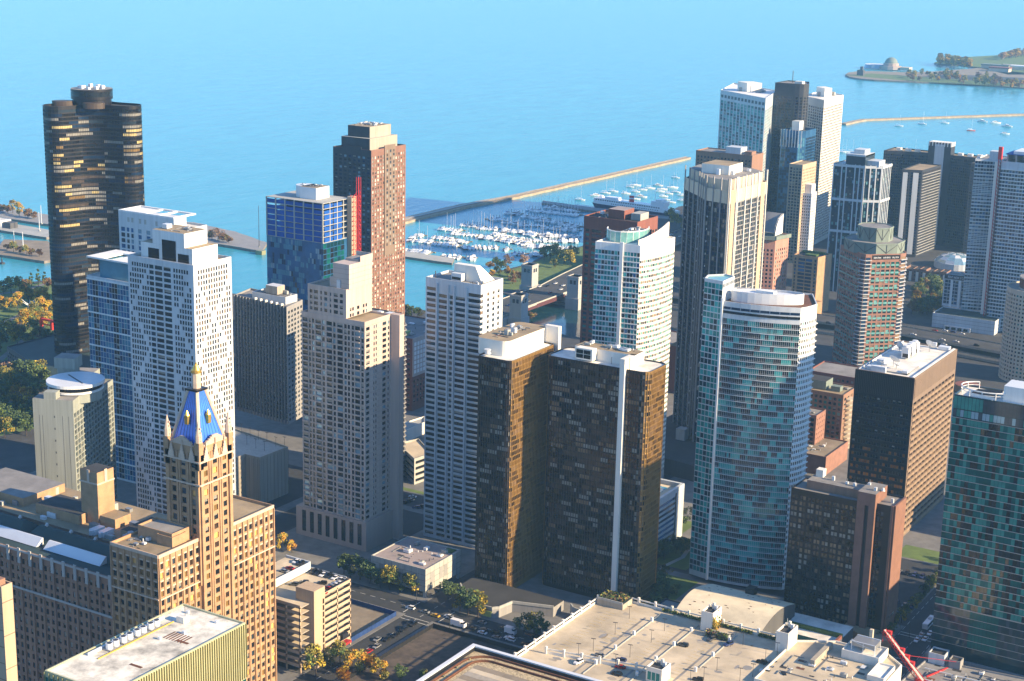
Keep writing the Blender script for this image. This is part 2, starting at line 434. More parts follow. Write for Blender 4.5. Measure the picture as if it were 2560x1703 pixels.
def sheet(name, pts, z, k):
    A = sum(pts[i-1][0]*pts[i][1]-pts[i][0]*pts[i-1][1] for i in range(len(pts)))
    if A < 0: pts = pts[::-1]
    W = MB(); W.poly([(*p, z) for p in pts], k); return W.build(name, kind='structure')
# waterfront park by the dark lobed tower, lawns, beach
sheet('lawn', [(760, -690), (880, -740), (905, -770), (905, -850), (930, -930), (1010, -1005), (1080, -985), (1093, -950), (1170, -860), (1150, -600), (900, -560), (780, -600)], .006, 'grass')
sheet('lawn', [(735, -1195), (768, -1207), (786, -1240), (779, -1290), (776, -1315), (783, -1346), (788, -1395), (778, -1430), (735, -1440), (727, -1330), (716, -1250)], .006, 'grass')
sheet('lawn', [(640, -1085), (725, -1090), (725, -990), (640, -1000)], .006, 'grass')
sheet('lawn', P(1.2, (2112, 188), (2290, 204), (2560, 218), (2560, 200), (2300, 192), (2180, 184)), 1.22, 'grass')
sheet('lawn', P(1.2, (2440, 168), (2560, 182), (2560, 150), (2420, 150)), 1.226, 'grass')
sheet('parking_lot', P(1.2, (2300, 192), (2400, 199), (2560, 212), (2560, 195), (2380, 186)), 1.226, 'asphalt_light')
sheet('lawn', P(0, (1010, 1095), (1060, 1080), (1062, 1098), (1008, 1108)), .01, 'grass')
sheet('plaza', P(0, (1005, 1112), (1062, 1100), (1062, 1140), (1005, 1150)), .01, 'sand')
# paths across the park
for pts in ([(0, 812), (75, 775), (120, 770)], [(0, 735), (60, 727), (125, 705)], [(20, 835), (60, 800), (85, 770)], [(0, 900), (60, 850), (128, 850)], [(0, 1010), (100, 985), (130, 960)]):
    q = P(0, *pts); W = MB()
    for i in range(len(q)-1): W.seg(q[i], q[i+1], 5, -.02, .014+i*.004, 'pavement', 1)
    W.build('path', kind='structure')
# streets on the grid: asphalt sheets, kerbed pavements, markings
def road(name, x0, y0, x1, y1, z=.012, k='asphalt'): return sheet(name, rect(min(x0, x1), max(y0, y1), max(x0, x1), min(y0, y1)), z, k)
road('road', 389.5, -1000, 404.5, 200); road('road', -400, -592, 900, -576, .016); road('road', 186, -1030, 203, 200)
road('road', -300, -712, 640, -698, .016); road('road', 520, -1000, 536, -300); road('road', -200, -520, 380, -508, .016)
W = MB()
for y in range(-700, -440, 6): W.box(396.9, y, .012, 397.1, y+3, .026, 'paint')
for x in range(230, 520, 6): W.box(x, -584.1, .012, x+3, -583.9, .03, 'paint')
for x in (186.6, 194.4, 202.4):
    for y in range(-900, -560, 7): W.box(x, y, .012, x+.18, y+4, .027, 'paint')
for y in (-690.5, -687.5, -662, -659, -655): W.box(186.5, y, .012, 202.5, y+.4, .03, 'paint')
for y in (-574.5, -571.5): W.box(390, y, .012, 404, y+.35, .03, 'paint')
for x in (386.5, 406.5): W.box(x, -591, .016, x+.35, -577, .034, 'paint')
W.build('road_markings', kind='structure')
for x0, y0, x1, y1 in ((404.5, -576, 409, -480), (385, -576, 389.5, -480), (300, -576, 385, -571), (409, -576, 470, -572), (404.5, -600, 520, -592), (280, -598, 389.5, -592), (203, -697, 208, -640), (180, -697, 186, -640)):
    W = MB(); W.box(x0, y0, -.05, x1, y1, .14, 'pavement'); W.build('pavement', kind='structure')
sheet('vacant_lot', [(385, -571), (300, -571), (300, -500), (385, -500)], .02, 'dirt')
sheet('vacant_lot', [(442, -571.5), (406.5, -571.5), (406.5, -536), (442, -536)], .02, 'sand')
# expressway and its ramps south of the river
def strip(name, pts, w, z, k, th=1.0, rail=None):
    W = MB(); L, Rr = [], []
    for i, p in enumerate(pts):
        a = Vector(pts[max(i-1, 0)][:2]); b = Vector(pts[min(i+1, len(pts)-1)][:2]); d = (b-a).normalized(); n = Vector((-d.y, d.x)); zz = p[2] if len(p) > 2 else z
        L.append((p[0]+n.x*w/2, p[1]+n.y*w/2, zz)); Rr.append((p[0]-n.x*w/2, p[1]-n.y*w/2, zz))
    dn = lambda p: (p[0], p[1], p[2]-th)
    up = lambda p: (p[0], p[1], p[2]+.9)
    for i in range(len(pts)-1):
        W.poly([Rr[i], Rr[i+1], L[i+1], L[i]], k); W.poly([dn(L[i]), dn(L[i+1]), dn(Rr[i+1]), dn(Rr[i])], k)
        for s, f in ((L, 1), (Rr, -1)):
            q = [dn(s[i]), dn(s[i+1]), s[i+1], s[i]]; W.poly(q if f < 0 else q[::-1], rail or k)
            if rail: W.poly([s[i], s[i+1], up(s[i+1]), up(s[i])], rail)
    return W.build(name, kind='structure')
strip('expressway', [(684, -960, 7), (684, -1080, 8), (686, -1205, 8), (695, -1262, 8), (706, -1335, 7), (714, -1450, 5), (722, -1600, 3), (690, -1850, 1), (600, -2300, .6), (400, -3200, .6)], 32, 8, 'asphalt_light', 1.2, 'concrete')
strip('expressway', [(688, -1330, 5), (600, -1262, 5), (480, -1248, 5), (390, -1250, 5), (200, -1225, 5), (-100, -1200, 5)], 26, 5, 'asphalt_light', 1.0, 'concrete_tan')
strip('ramp', [(640, -1240, 1), (520, -1215, 1), (400, -1226, 1.5), (200, -1200, 1.5)], 10, 1, 'asphalt_light', 1.0, 'concrete_tan')
# breakwaters, piers and jetties
def pier(pts, z, k, label=None, name='breakwater'):
    A = sum(pts[i-1][0]*pts[i][1]-pts[i][0]*pts[i-1][1] for i in range(len(pts)))
    if A < 0: pts = pts[::-1]
    r = random.Random(len(pts)); fine = []
    for i in range(len(pts)):
        a, b = Vector(pts[i]), Vector(pts[(i+1) % len(pts)]); n = max(1, int((b-a).length/14))
        for j in range(n): p = a.lerp(b, j/n); fine.append((p.x+r.uniform(-.9, .9), p.y+r.uniform(-.9, .9)))
    W = MB(); W.prism(fine, -4, z, 'stone_dark' if k != 'stone' else 'stone', k); return W.build(name, kind='structure')
pier([(1004, -1405), (1005, -1560), (996, -1650), (984, -2110), (996, -2110), (1010, -1650), (1021, -1560), (1022, -1405)], .6, 'stone')
pier([(1010, -1404), (1010, -1560), (1003, -1650), (990, -2108), (993, -2108), (1007, -1650), (1015, -1560), (1016, -1404)], 1.5, 'concrete')
pier([(960, -2680), (955, -2768), (760, -3060), (500, -3300), (504, -3306), (768, -3070), (966, -2770), (970, -2684)], .8, 'stone')
pier([(1480, -1172), (1300, -1176), (1120, -1205), (1022, -1204), (1044, -1240), (1110, -1266), (1180, -1280), (1300, -1218), (1480, -1212)], .6, 'concrete_grey', name='pier')
pier([(1480, -1120), (1237, -1125), (1237, -1150), (1265, -1154), (1480, -1166)], .6, 'concrete', name='pier')
pier([(1330, -1030), (1150, -1040), (1150, -1072), (1222, -1112), (1262, -1092), (1232, -1058), (1330, -1058)], .6, 'sand', name='pier')
pier(P(-2, (1005, 632), (1135, 652), (1130, 664), (1000, 646)), .4, 'concrete', name='pier')
pier(P(-2, (1356, 506), (1452, 520), (1700, 548), (1698, 556), (1450, 528), (1356, 512)), .4, 'concrete_grey', name='pier')
sheet('helipad', P(.6, (2440, 150), (2441, 150), (2441, 151)), 1.3, 'pavement') if False else None
# ---------------------------------------------------------------- bridge over the river mouth
bt = thing('bascule_bridge', 'maroon bascule road bridge crossing the river mouth between pale stone bridge houses', 'bridge', 685, -1145)
W = MB(); W.box(669, -1190, 4.2, 670, -1098, 7.6, 'steel_maroon'); W.box(700, -1190, 4.2, 701, -1098, 7.6, 'steel_maroon'); W.build('girder', bt)
W = MB()
for i in range(10): W.box(670, -1188+i*9.8, 4.6, 700, -1187.2+i*9.8, 6.6, 'steel_maroon')
W.build('cross_beam', bt)
for y0, y1 in ((-1098, -1080), (-1206, -1190)):
    W = MB(); W.box(664, y0, -3, 706, y1, 6.5, 'limestone'); W.build('abutment', bt)
for x, y, zb, lab in ((657, -1093, -2, 'pale stone bridge house in front of the maroon bridge, nearest the white tower'), (655, -1184, -3, 'pale stone bridge house rising straight from the river, beside the dark brick tower'), (712, -1202, 4, 'pale stone bridge house at the grassy park end of the bridge'), (712, -1092, 4, 'pale stone bridge house beyond the road, hidden by the white tower')):
    if zb == 4 and y > -1150: continue
    t = Tower('bridge_house', lab, 'bridge house', rect(x-5.5, y+5.5, x+5.5, y-5.5), zb, 27, 'limestone', 'roof_grey', .8, 'stone houses of the road bridge')
    for e in (0, 1, 2, 3): t.face(e, [(2.5, 5), (6, 8.5)], [(20, 23.5)], 'g_slate', .4)
    t.part('cornice', x-6, y-6, x+6, y+6, 25.6, 26.2, 'limestone'); t.part('base', x-6.5, y-6.5, x+6.5, y+6.5, zb, 8, 'limestone'); t.finish()

# raised city blocks between the streets
bx = [(-300, 184), (205, 387), (407, 518), (538, 700)]; by = [(-500, -300), (-574, -522), (-696, -594), (-1000, -714)]
for x0, x1 in bx:
    for y0, y1 in by:
        if (x0, y1) in ((205, -522), (407, -522)): continue
        W = MB(); W.box(x0, y0, -.05, x1, y1, .12, 'pavement'); W.build('pavement', kind='structure')
for x0, y0, x1, y1, k in ((410, -694, 450, -690, 'grass'), (342, -765, 388, -745, 'grass'), (306, -690, 336, -640, 'grass'), (318, -740, 337, -700, 'grass'), (460, -690, 516, -655, 'asphalt'), (206, -780, 238, -716, 'asphalt'), (456, -720, 512, -716, 'grass'), (545, -700, 690, -640, 'asphalt'), (208, -800, 236, -782, 'grass')):
    sheet('lawn' if k == 'grass' else 'parking_lot', rect(x0, y1, x1, y0) if y1 > y0 else rect(x0, y0, x1, y1), .13, k)
pts_ = [(333, -640), (328, -665), (331, -690), (327, -715), (333, -745)]
W = MB()
for i in range(4): W.seg(pts_[i], pts_[i+1], 2.2, .1, .15+i*.004, 'concrete', .5)
W.build('path', kind='structure')

land('river', [(250, -1040), (400, -1041), (560, -1089), (640, -1093), (720, -1096), (738, -1130), (726, -1186), (690, -1187), (600, -1184), (520, -1151), (400, -1095), (250, -1094)], -1.985, 'river_water', -3)
# ---------------------------------------------------------------- towers
# --- dark lobed tower on the lake
def lobed():
    cx, cy = 853, -824; view = math.atan2(-cy, -cx)     # direction from the tower to the viewer
    arms = [view+R(58), view-R(58), view+R(180)]; pts = []
    def r_at(a):
        best = 0
        for k in range(1, 900):
            rr = k*.05; x, y = rr*math.cos(a), rr*math.sin(a); s = 0
            for b in arms:
                u = x*math.cos(b)+y*math.sin(b); v = -x*math.sin(b)+y*math.cos(b); u = max(0, min(29.5, u))
                d = math.hypot(x-u*math.cos(b), y-u*math.sin(b)); s += math.exp(-(d/10.5)**2*1.2)
            if s < .32: return rr
        return 40
    for i in range(96):
        a = 2*math.pi*i/96; r = r_at(a)*.955; pts.append((cx+r*math.cos(a), cy+r*math.sin(a)))
    # resample by arc length
    L = [0]
    for i in range(96): L.append(L[-1]+math.dist(pts[i], pts[(i+1) % 96]))
    out = []; n = 88
    for k in range(n):
        s = L[-1]*k/n; i = max(j for j in range(96) if L[j] <= s); f = (s-L[i])/(L[i+1]-L[i]); a, b = pts[i], pts[(i+1) % 96]
        out.append((a[0]+(b[0]-a[0])*f, a[1]+(b[1]-a[1])*f))
    return out
pts = lobed()
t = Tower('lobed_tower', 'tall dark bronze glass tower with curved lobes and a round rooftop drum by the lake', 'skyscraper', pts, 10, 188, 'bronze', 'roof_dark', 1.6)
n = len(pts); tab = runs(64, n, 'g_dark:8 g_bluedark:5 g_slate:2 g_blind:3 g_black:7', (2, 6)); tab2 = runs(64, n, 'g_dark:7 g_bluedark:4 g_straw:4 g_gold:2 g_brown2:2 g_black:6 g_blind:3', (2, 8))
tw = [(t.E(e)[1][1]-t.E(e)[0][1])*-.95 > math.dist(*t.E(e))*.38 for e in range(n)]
for e in range(n):
    a, b = t.E(e); nx, ny = b[1]-a[1], -(b[0]-a[0])
    if nx*(-a[0])+ny*(-a[1]) > -6:
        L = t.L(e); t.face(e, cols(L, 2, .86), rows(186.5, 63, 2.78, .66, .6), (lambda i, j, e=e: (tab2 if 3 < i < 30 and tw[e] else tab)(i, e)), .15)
t.finish()
W = MB(); W.circ(853, -824, 13.5, 186.5, 191, 'bronze', 40); W.circ(853, -824, 14.5, 191, 198, 'bronze', 48, topk='roof_grey'); W.build('rooftop_drum', t.o)
W = MB(); W.circ(853, -824, 14.58, 193, 196.5, 'g_dark', 48); W.build('drum_window', t.o)
for i in range(9):
    W = MB(); a = i*.7; W.box(853+8*math.cos(a)-1.2, -824+8*math.sin(a)-1.2, 198, 853+8*math.cos(a)+1.2, -824+8*math.sin(a)+1.2, 199.5+i % 3*.5, 'metal_white'); W.build('roof_unit', t.o)
for q in ((837, -810), (863, -806)):
    W = MB(); W.circ(q[0], q[1], 7.5, 186, 190, 'bronze_brown', 20, sy=.6, rot=.8); W.build('penthouse', t.o)
t = Tower('podium_building', 'low dark block at the foot of the lobed tower beside the autumn park', 'podium', [(905, -780), (815, -742), (812, -800), (850, -850), (905, -850)], 0, 10, 'concrete_dark', 'roof_green', .8)
t.face(0, cols(t.L(0), 24, .6), rows(7.5, 2, 3, .5), 'g_dark:4 g_blind', .2); W = MB(); W.seg((812, -757), (850, -795), 2, 8, 10.3, 'red_awning'); W.build('red_canopy', t.o); t.finish()
# --- two apartment towers with flat overhanging roofs
t = Tower('overhang_roof_tower', 'white apartment tower with square punched windows under a flat overhanging roof frame', 'apartment tower', rect(652.6, -690.9, 697.2, -719.2), 0, 137.6, 'white_cool', 'roof_white', 1.2)
us = [(x0*44.6, x1*44.6) for x0, x1 in ((.036, .11), (.14, .19), (.22, .267), (.352, .413), (.5, .573), (.62, .7), (.755, .797), (.82, .893))]
t.face(0, us, rows(136.1, 39, 3.45, .74), runs(42, 8, 'g_blue:3 g_sky g_slate:3 g_dark', (1, 3)), .35)
t.face(1, cols(28.3, 6, .5), rows(133.0, 38, 3.45, .6), 'g_blue g_slate g_dark', .35); t.finish()
W = MB(); W.box(652.58, -701.40, 137.60, 697.20, -690.90, 144.95, 'white_cool'); W.build('penthouse', t.o)
W = MB()
for x in (624.5, 628, 634, 642.5, 646.5, 652.5, 655.5): W.box(x*1.05, -690.95, 139.2, x*1.05+1.7, -690.8, 142, 'concrete')
W.build('louvre', t.o)
W = MB()
for a in ((621.5, -659.5, 664, -658), (621.5, -676, 664, -674.4), (621.5, -674.4, 623.2, -659.5), (634, -674.4, 635.2, -659.5), (645, -674.4, 646, -659.5), (662.5, -674.4, 664, -659.5)): W.box(a[0]*1.05, a[1]*1.05, 144.95, a[2]*1.05, a[3]*1.05, 145.85, 'white')
W.box(678.30, -706.65, 144.95, 694.05, -694.05, 145.47, 'white'); W.build('roof_frame', t.o); t.units(5, 3, 655, -705, 672, -695, 141.3)
t = Tower('overhang_roof_tower', 'pale blue glass apartment tower with white floor lines under an overhanging white roof', 'apartment tower', rect(625.8, -636.3, 668.9, -661.5), 0, 118.7, 'white_cool', 'roof_white', .8)
us = cols(43, 20, .93); bal = (2, 3, 9, 10, 16, 17)
t.face(0, us, rows(117.1, 36, 3.22, .93), lambda i, j: RNG.choice(('g_bluedark', 'g_dark')) if 19-j in bal and 0 else (RNG.choice(('g_dark', 'g_bluedark', 'g_black')) if j in bal else RNG.choice(pick('g_blue:6 g_blue2:4 g_bluedark'))), .12)
W = MB()
for i in range(0, 36, 3): W.obox(*t.E(0), 0, 43, 0, .35, 116.50-i*3.22, 117.33-i*3.22, 'white')
W.build('floor_band', t.o); t.finish()
W = MB(); W.box(633.15, -657.30, 117.86, 661.50, -639.45, 128.67, 'g_blue2'); W.build('penthouse', t.o)
W = MB()
for a in ((598, -606.5, 635.5, -605), (598, -627, 635.5, -621.5), (625, -621.5, 635.5, -606.5), (598, -621.5, 617, -606.5)): W.box(a[0]*1.05, a[1]*1.05, 129.20, a[2]*1.05, a[3]*1.05, 130.10, 'white')
W.build('roof_frame', t.o)
# --- white tower with stepping windows
t = Tower('checkered_tower', 'bright white apartment tower with small windows stepping in diagonal bands', 'apartment tower', rect(532.4, -576.2, 576.2, -604), 0, 151.4, 'white_cool', 'roof_tan', 1.4)
tri = lambda i, p: abs((i % (2*p))-p)
NF = 45; vs_ = rows(148.7, 50, 2.87, .70)
usN = [(2.2+k*1.72-.6*0, 2.2+k*1.72+1.05) for k in range(-1, 7)]
usN = [((.9+k*1.78)*.94, (.9+k*1.78+1.3)*.94) for k in range(8)]+[(14.3, 17.4), (18.1, 23.1), (24, 28.8)]+[((32.4+k*1.82)*.94, (32.4+k*1.82+1.32)*.94) for k in range(7)]
def gN(i, j):
    if j in (8, 9, 10): return RNG.choice(pick('g_dark:4 g_tealdark:4 g_slate:2 g_brown2'))
    if j < 8:
        if i < 2 and j == 0: return None
        if i >= 1 and j in (7-tri(i+6, 7), 7-tri(i+6, 7)+i % 2): return None
    else:
        if i < 3 and j == 17: return None
        if i >= 1 and (j-11) in (tri(i-2, 6), tri(i-2, 6)-i % 2): return None
    return RNG.choice(pick('g_dark:6 g_black:4 g_tealdark:2'))
t.face(0, usN, vs_, gN, .35)
def gW(i, j):
    p = 13
    if i < 2 and (j in (0, 13)): return None
    if i >= 2 and (j in (13-tri(i-2+13, 13), 13-tri(i-2+13, 13)+i % 2) or j in (tri(i-2+13, 13), tri(i-2+13, 13)-i % 2)): return None
    if i >= 2 and j == (13-tri(i-2+13, 13)+7) % 14 and i % 4 < 2: return None
    return RNG.choice(pick('g_brown2:5 g_dark:4 g_gold:2 g_tan:2'))
t.face(1, cols(27.8, 14, .6, .9, .9), vs_, gW, .4)
t.finish()
W = MB(); W.box(535.8, -597.8, 150.1, 570.1, -579.5, 158.4, 'white', 'roof_tan'); W.build('penthouse', t.o)
W = MB(); W.box(541.0, -596.0, 158.4, 562.1, -579.6, 165.5, 'white', 'roof_tan'); W.build('penthouse', t.o)
for a, b, z in ((538.2, 545.2, 155.2), (546.6, 555.6, 161.2), (557.9, 565, 156)):
    W = MB(); W.box(a, -579.4, 151, b, -579.25, z, 'g_black'); W.build('louvre', t.o)
t.units(2, 5, 543, -594, 560, -581, 165.5); t.units(2, 8, 564, -596, 570, -583, 158.4, (1, 2))
# --- concrete hotel slab with the round rooftop restaurant
K = lambda *p: [(x*1.07, y*1.07) for x, y in p]; Z = lambda z: 314-(314-z)*1.07
pts = K((576, -510), (557.8, -518.3), (580, -566.5), (598, -558))
t = Tower('concrete_hotel', 'pale concrete hotel slab with a blank end wall and a white disc on its roof', 'hotel', pts, 0, Z(88), 'hotel_concrete', 'roof_grey', 1)
t.face(1, cols(t.L(1), 14, .8, .6, .6), rows(Z(85.6), 22, 3.0, .82), 'g_dark:5 g_slate:4 g_tealdark:3 g_blind', .9, 'hotel_concrete')
W = MB(); L0 = t.L(0)
for u in (3.2, 4.8, 15.5, 18.7): W.obox(*t.E(0), u, u+.18, 0, .03, 0, Z(84), 'concrete_dark')
for i in range(8): W.obox(*t.E(0), 11, 11.6, 0, .04, Z(83)-i*6.4, Z(84)-i*6.4, 'concrete_dark')
W.build('wall_joint', t.o); t.finish()
W = MB(); W.prism(K((576, -510), (557.8, -518.3), (562, -527), (580.3, -518.6)), Z(88), Z(92), 'hotel_concrete', 'roof_grey'); W.build('penthouse', t.o)
W = MB(); W.prism(K((571, -512.5), (565.5, -515), (567.5, -519.4), (573, -516.9)), Z(92), Z(95.5), 'hotel_concrete'); W.build('stair_head', t.o)
W = MB(); W.circ(571.5*1.07, -533.5*1.07, 13.22, Z(88), Z(93.5), 'hotel_concrete', 40); W.build('restaurant_drum', t.o)
W = MB(); W.circ(571.5*1.07, -533.5*1.07, 14.26, Z(92.6), Z(93.6), 'white', 48); W.circ(571.5*1.07, -533.5*1.07, 13.57, Z(93.6), Z(95.6), 'g_black', 48); W.circ(571.5*1.07, -533.5*1.07, 14.83, Z(95.6), Z(97), 'white', 48, topk='metal_white'); W.build('restaurant_disc', t.o)
W = MB(); W.seg(*K((563, -530), (580, -537)), .8, Z(97), Z(97)+.15, 'metal_dark'); W.build('roof_seam', t.o)
W = MB(); W.prism(K((590, -538), (578, -543.5), (588.5, -566), (600, -560)), Z(88), Z(92.5), 'hotel_concrete', 'roof_grey'); W.build('penthouse', t.o)
W = MB(); W.prism(K((592, -541), (584, -544.5), (587, -551), (595, -547.5)), Z(92.5), Z(101), 'hotel_concrete', 'roof_grey'); W.build('elevator_house', t.o)
W = MB(); W.prism(K((593, -540), (583, -544), (587, -553), (597, -549)), Z(97.5), Z(103), 'hotel_concrete', 'roof_grey'); W.build('elevator_house', t.o)
# --- brick office block with the blue pyramid tower
BK = 'brick_tan'
def brickface(t, e, L, zt, n, m=0.0, pairs=True, gl='g_dark:5 g_brown:3 g_gold:2 g_slate:2 g_lit', fh=3.75, top=3.2, frac=.64):
    k = max(2, int((L-2*m)/3.2)); t.face(e, cols(L, k, .56, m, m), rows(zt-top, n, fh, frac), gl, .45)
    W = MB()
    w = (L-2*m)/k
    for i in range(k+1): W.obox(*t.E(e), max(0, m+i*w-.45), min(L, m+i*w+.45), 0, .55 if i % 2 == 0 else .3, t.z0, zt-1.4, BK)
    W.build('pier', t.o)
    W = MB(); W.obox(*t.E(e), 0, L, 0, .3, zt-1.3, zt+.05, 'terracotta'); W.build('cornice', t.o)
    W = MB(); W.obox(*t.E(e), 0, L, .3, .65, zt-fh*4-top-.25, zt-fh*4-top+.3, 'terracotta'); W.build('string_course', t.o)
    W = MB()
    for i in range(k):
        for j in range(4): W.obox(*t.E(e), m+i*w+.8, m+(i+1)*w-.8, 0, .06, zt-top-j*fh-.65, zt-top-j*fh-.05, 'terracotta')
    W.build('spandrel', t.o, 'stuff')
root = thing('brick_tower_block', 'long tan brick office block with corner wings and a blue pyramid topped tower', 'office building', 450, -450)
t = Tower('', '', '', rect(410, -420, 435, -443), 0, 80, BK, 'roof_tan', 1.2, root=root); t.wname = 'wing'
brickface(t, 0, 25, 80, 20); brickface(t, 1, 23, 80, 20); t.finish(keep=60)
t.units(4, 61, 422, -436, 433, -422, 78.8, (1, 2), (.8, 1.6)); t.part('penthouse', 414, -442.5, 432, -432, 78.8, 84, BK, 'roof_grey', .8); t.part('penthouse', 413, -439, 421, -431, 78.8, 83, BK, 'roof_tan', .6)
t = Tower('', '', '', rect(410, -462, 435, -488), 0, 80, BK, 'roof_tan', 1.2, root=root); t.wname = 'wing'
brickface(t, 1, 26, 80, 20); brickface(t, 0, 25, 80, 3); t.finish(keep=50)
t = Tower('', '', '', rect(409, -443, 426, -461), 0, 117, BK, 'roof_grey', .5, root=root); t.wname = 'tower_shaft'
t.face(1, [(2.4, 4.6), (7.7, 10.1), (13.2, 15.4)], rows(111.5, 27, 3.9, .6), 'g_dark:5 g_brown:3 g_gold:2 g_lit', .5)
t.face(0, [(2.4, 4.6), (7.4, 9.7), (12.6, 14.8)], rows(111.5, 9, 3.9, .64), 'g_dark:5 g_slate:3 g_blind g_lit', .5)
W = MB()
for e, L in ((0, 17), (1, 18)):
    for u in (0, 5.2, 6.4, 10.8, 12, L-1.6): W.obox(*t.E(e), u, u+(1.6 if u in (0, L-1.6) else .8), 0, .8 if u in (0, L-1.6) else .45, 60 if e == 0 else 0, 114, BK)
W.build('pier', t.o)
W = MB()
for e, L in ((0, 17), (1, 18)):
    for z in (101.5, 110.8): W.obox(*t.E(e), -.9, L+.9, .8, 1.15, z, z+.7, 'terracotta')
    for u in (3.2, 8.7, 13.8):
        for s in range(5): W.obox(*t.E(e), u-1.5+s*.28, u+1.5-s*.28, .5, .95, 111.5+s*1.0, 112.5+s*1.0, 'terracotta')
        W.obox(*t.E(e), u-.12, u+.12, .5, .9, 116.4, 119.2, 'terracotta')
    for k in range(6): W.obox(*t.E(e), 2.4+k*1.0, L-2.4-k*1.0, -.5, .3, 117+k*.55, 117.6+k*.55, 'terracotta')
W.build('tracery', t.o); t.finish(keep=40)
W = MB(); q = rect(410.4, -444.6, 424.6, -459.4); a, b = (417.6, -451.9), 2.3
W.prism(q, 116.6, 137, 'blue_roof', pts2=rect(a[0]-b, a[1]+b, a[0]+b, a[1]-b)); pr = W.build('pyramid_roof', root)
W = MB(); qt = rect(417.6-2.3, -451.9+2.3, 417.6+2.3, -451.9-2.3)
for i in range(2):
    for f in (.12, .25, .38, .5, .62, .75, .88):
        A = Vector((*q[i], 116.8)).lerp(Vector((*q[i+1], 116.8)), f); B = Vector((*qt[i], 137)).lerp(Vector((*qt[i+1], 137)), f); W.tube(A, B, .07, 'bronze', 4)
W.build('roof_seam', root)
W = MB()
for i in range(4): W.tube((*q[i], 116.8), (*rect(a[0]-b, a[1]+b, a[0]+b, a[1]-b)[i], 137), .75, 'terracotta', 6)
W.build('hip_rib', root)
for (x, y) in ((417.4, -446), (412, -452)):
    W = MB(); W.box(x-.8, y-.8, 124.5, x+.8, y+.8, 128, 'gold'); W.circ(x, y, 1.1, 128, 130, 'gold', 8, r2=.1); W.build('dormer', root)
W = MB(); W.box(a[0]-3.1, a[1]-3.1, 137, a[0]+3.1, a[1]+3.1, 137.8, 'bronze'); W.build('platform', root)
W = MB(); W.circ(*a, 1.75, 137.8, 144.5, 'terracotta', 8); W.circ(*a, 2.2, 144, 145, 'gold', 12); W.circ(*a, 1.7, 145, 147, 'gold', 12, r2=.8); W.circ(*a, .4, 147, 148, 'gold', 8); W.build('lantern', root)
for x, y in ((409.4, -443.4), (425.6, -443.4), (409.4, -460.6), (425.6, -460.6)):
    W = MB(); W.box(x-1.2, y-1.2, 108, x+1.2, y+1.2, 119, BK); W.circ(x, y, 1.35, 119, 122, 'terracotta', 8); W.circ(x, y, 1.2, 122, 127.5, 'terracotta', 8, r2=.12)
    for s in range(4): W.box(x-1.5+s*.1, y-.25, 119.6+s*1.6, x+1.5-s*.1, y+.25, 120.2+s*1.6, 'terracotta')
    W.build('pinnacle', root)
# long lower wing running east
t = Tower('', '', '', rect(435, -420, 640, -482), 0, 65, 'brick', 'roof_green', 1.3, root=root); t.wname = 'long_wing'
t.face(0, cols(205, 64, .5, .5, .5), rows(62, 16, 3.75, .62), 'g_dark:6 g_slate:3 g_blind g_brown', .4)
W = MB()
for i in range(33): W.obox(*t.E(0), max(0, .5+i*6.375-.5), .5+i*6.375+.5, 0, .5, 0, 64.6, 'brick')
W.build('pier', t.o)
W = MB(); W.obox(*t.E(0), 0, 205, .5, .9, 48, 48.8, 'limestone'); W.obox(*t.E(0), 0, 205, .5, .8, 64.4, 65.2, 'limestone')
for i in range(33): W.obox(*t.E(0), max(0, .5+i*6.375-.7), .5+i*6.375+.7, .5, .95, 59.5, 66, 'limestone')
W.build('cornice', t.o); t.finish(keep=70)
W = MB()
for x0, x1 in ((439, 497), (500, 556), (559, 630)): W.prism(rect(x0, -431, x1, -445), 63.8, 68.5, 'roof_green', pts2=rect(x0+3, -437.2, x1-3, -438.8))
W.build('ridge_roof', root)
for x0, x1 in ((449, 481), (485, 513), (520, 556)):
    W = MB(); W.prism(rect(x0, -427.2, x1, -431.2), 64, 66.9, 'metal_white', pts2=rect(x0, -430.6, x1, -431.2)); W.build('skylight', root)
W = MB(); W.box(436, -482, 63.7, 600, -446, 65.6, 'brick', 'roof_tan'); W.build('roof', root)
W = MB(); W.box(486, -466, 65.6, 512, -452, 70, 'brick_tan', 'roof_dark'); W.build('penthouse', root)
W = MB(); W.box(440, -470, 65.6, 462, -452, 69, 'brick_tan', 'roof_dark'); W.build('penthouse', root)
W = MB(); W.box(522, -478, 65.6, 560, -454, 69.5, 'brick_tan', 'roof_grey'); W.build('penthouse', root)
q = at(*(310/2.4014, 1050+540/2.4014), 71); x, y = 488.5, -463
t2 = (480, -452.5)
W = MB(); W.box(479, -466, 65.6, 489, -456.5, 89, BK, 'roof_dark'); W.box(478.8, -466.2, 83.5, 489.2, -456.3, 84.2, 'terracotta'); W.box(483.3, -456.4, 84.2, 484.7, -456.2, 89.6, 'terracotta'); W.box(478.7, -462, 84.2, 478.9, -460.5, 89.6, 'terracotta'); W.build('water_tower', root)
W = MB(); W.box(470, -466, 65.6, 479, -457, 70, BK, 'roof_tan'); W.build('penthouse', root)
for i, (x, y) in enumerate(((473, -449.5), (468, -449.8))):
    W = MB(); W.box(x-1.6, y-3, 65.8, x+1.6, y+3, 68.2, 'metal_white'); W.circ(x, y+3.2, .9, 66, 68, 'metal_white', 10); W.build('air_handler', root)
for i in range(3):
    W = MB(); W.circ(447+i*3.4, -449.5, 1.5, 69.2, 70.6, 'metal_grey', 14, r2=1.25); W.build('cooling_fan', root)
W = MB(); W.box(444.5, -452.2, 65.6, 456.5, -447.2, 69.2, 'metal_grey'); W.build('cooling_unit', root)
r = random.Random(4)
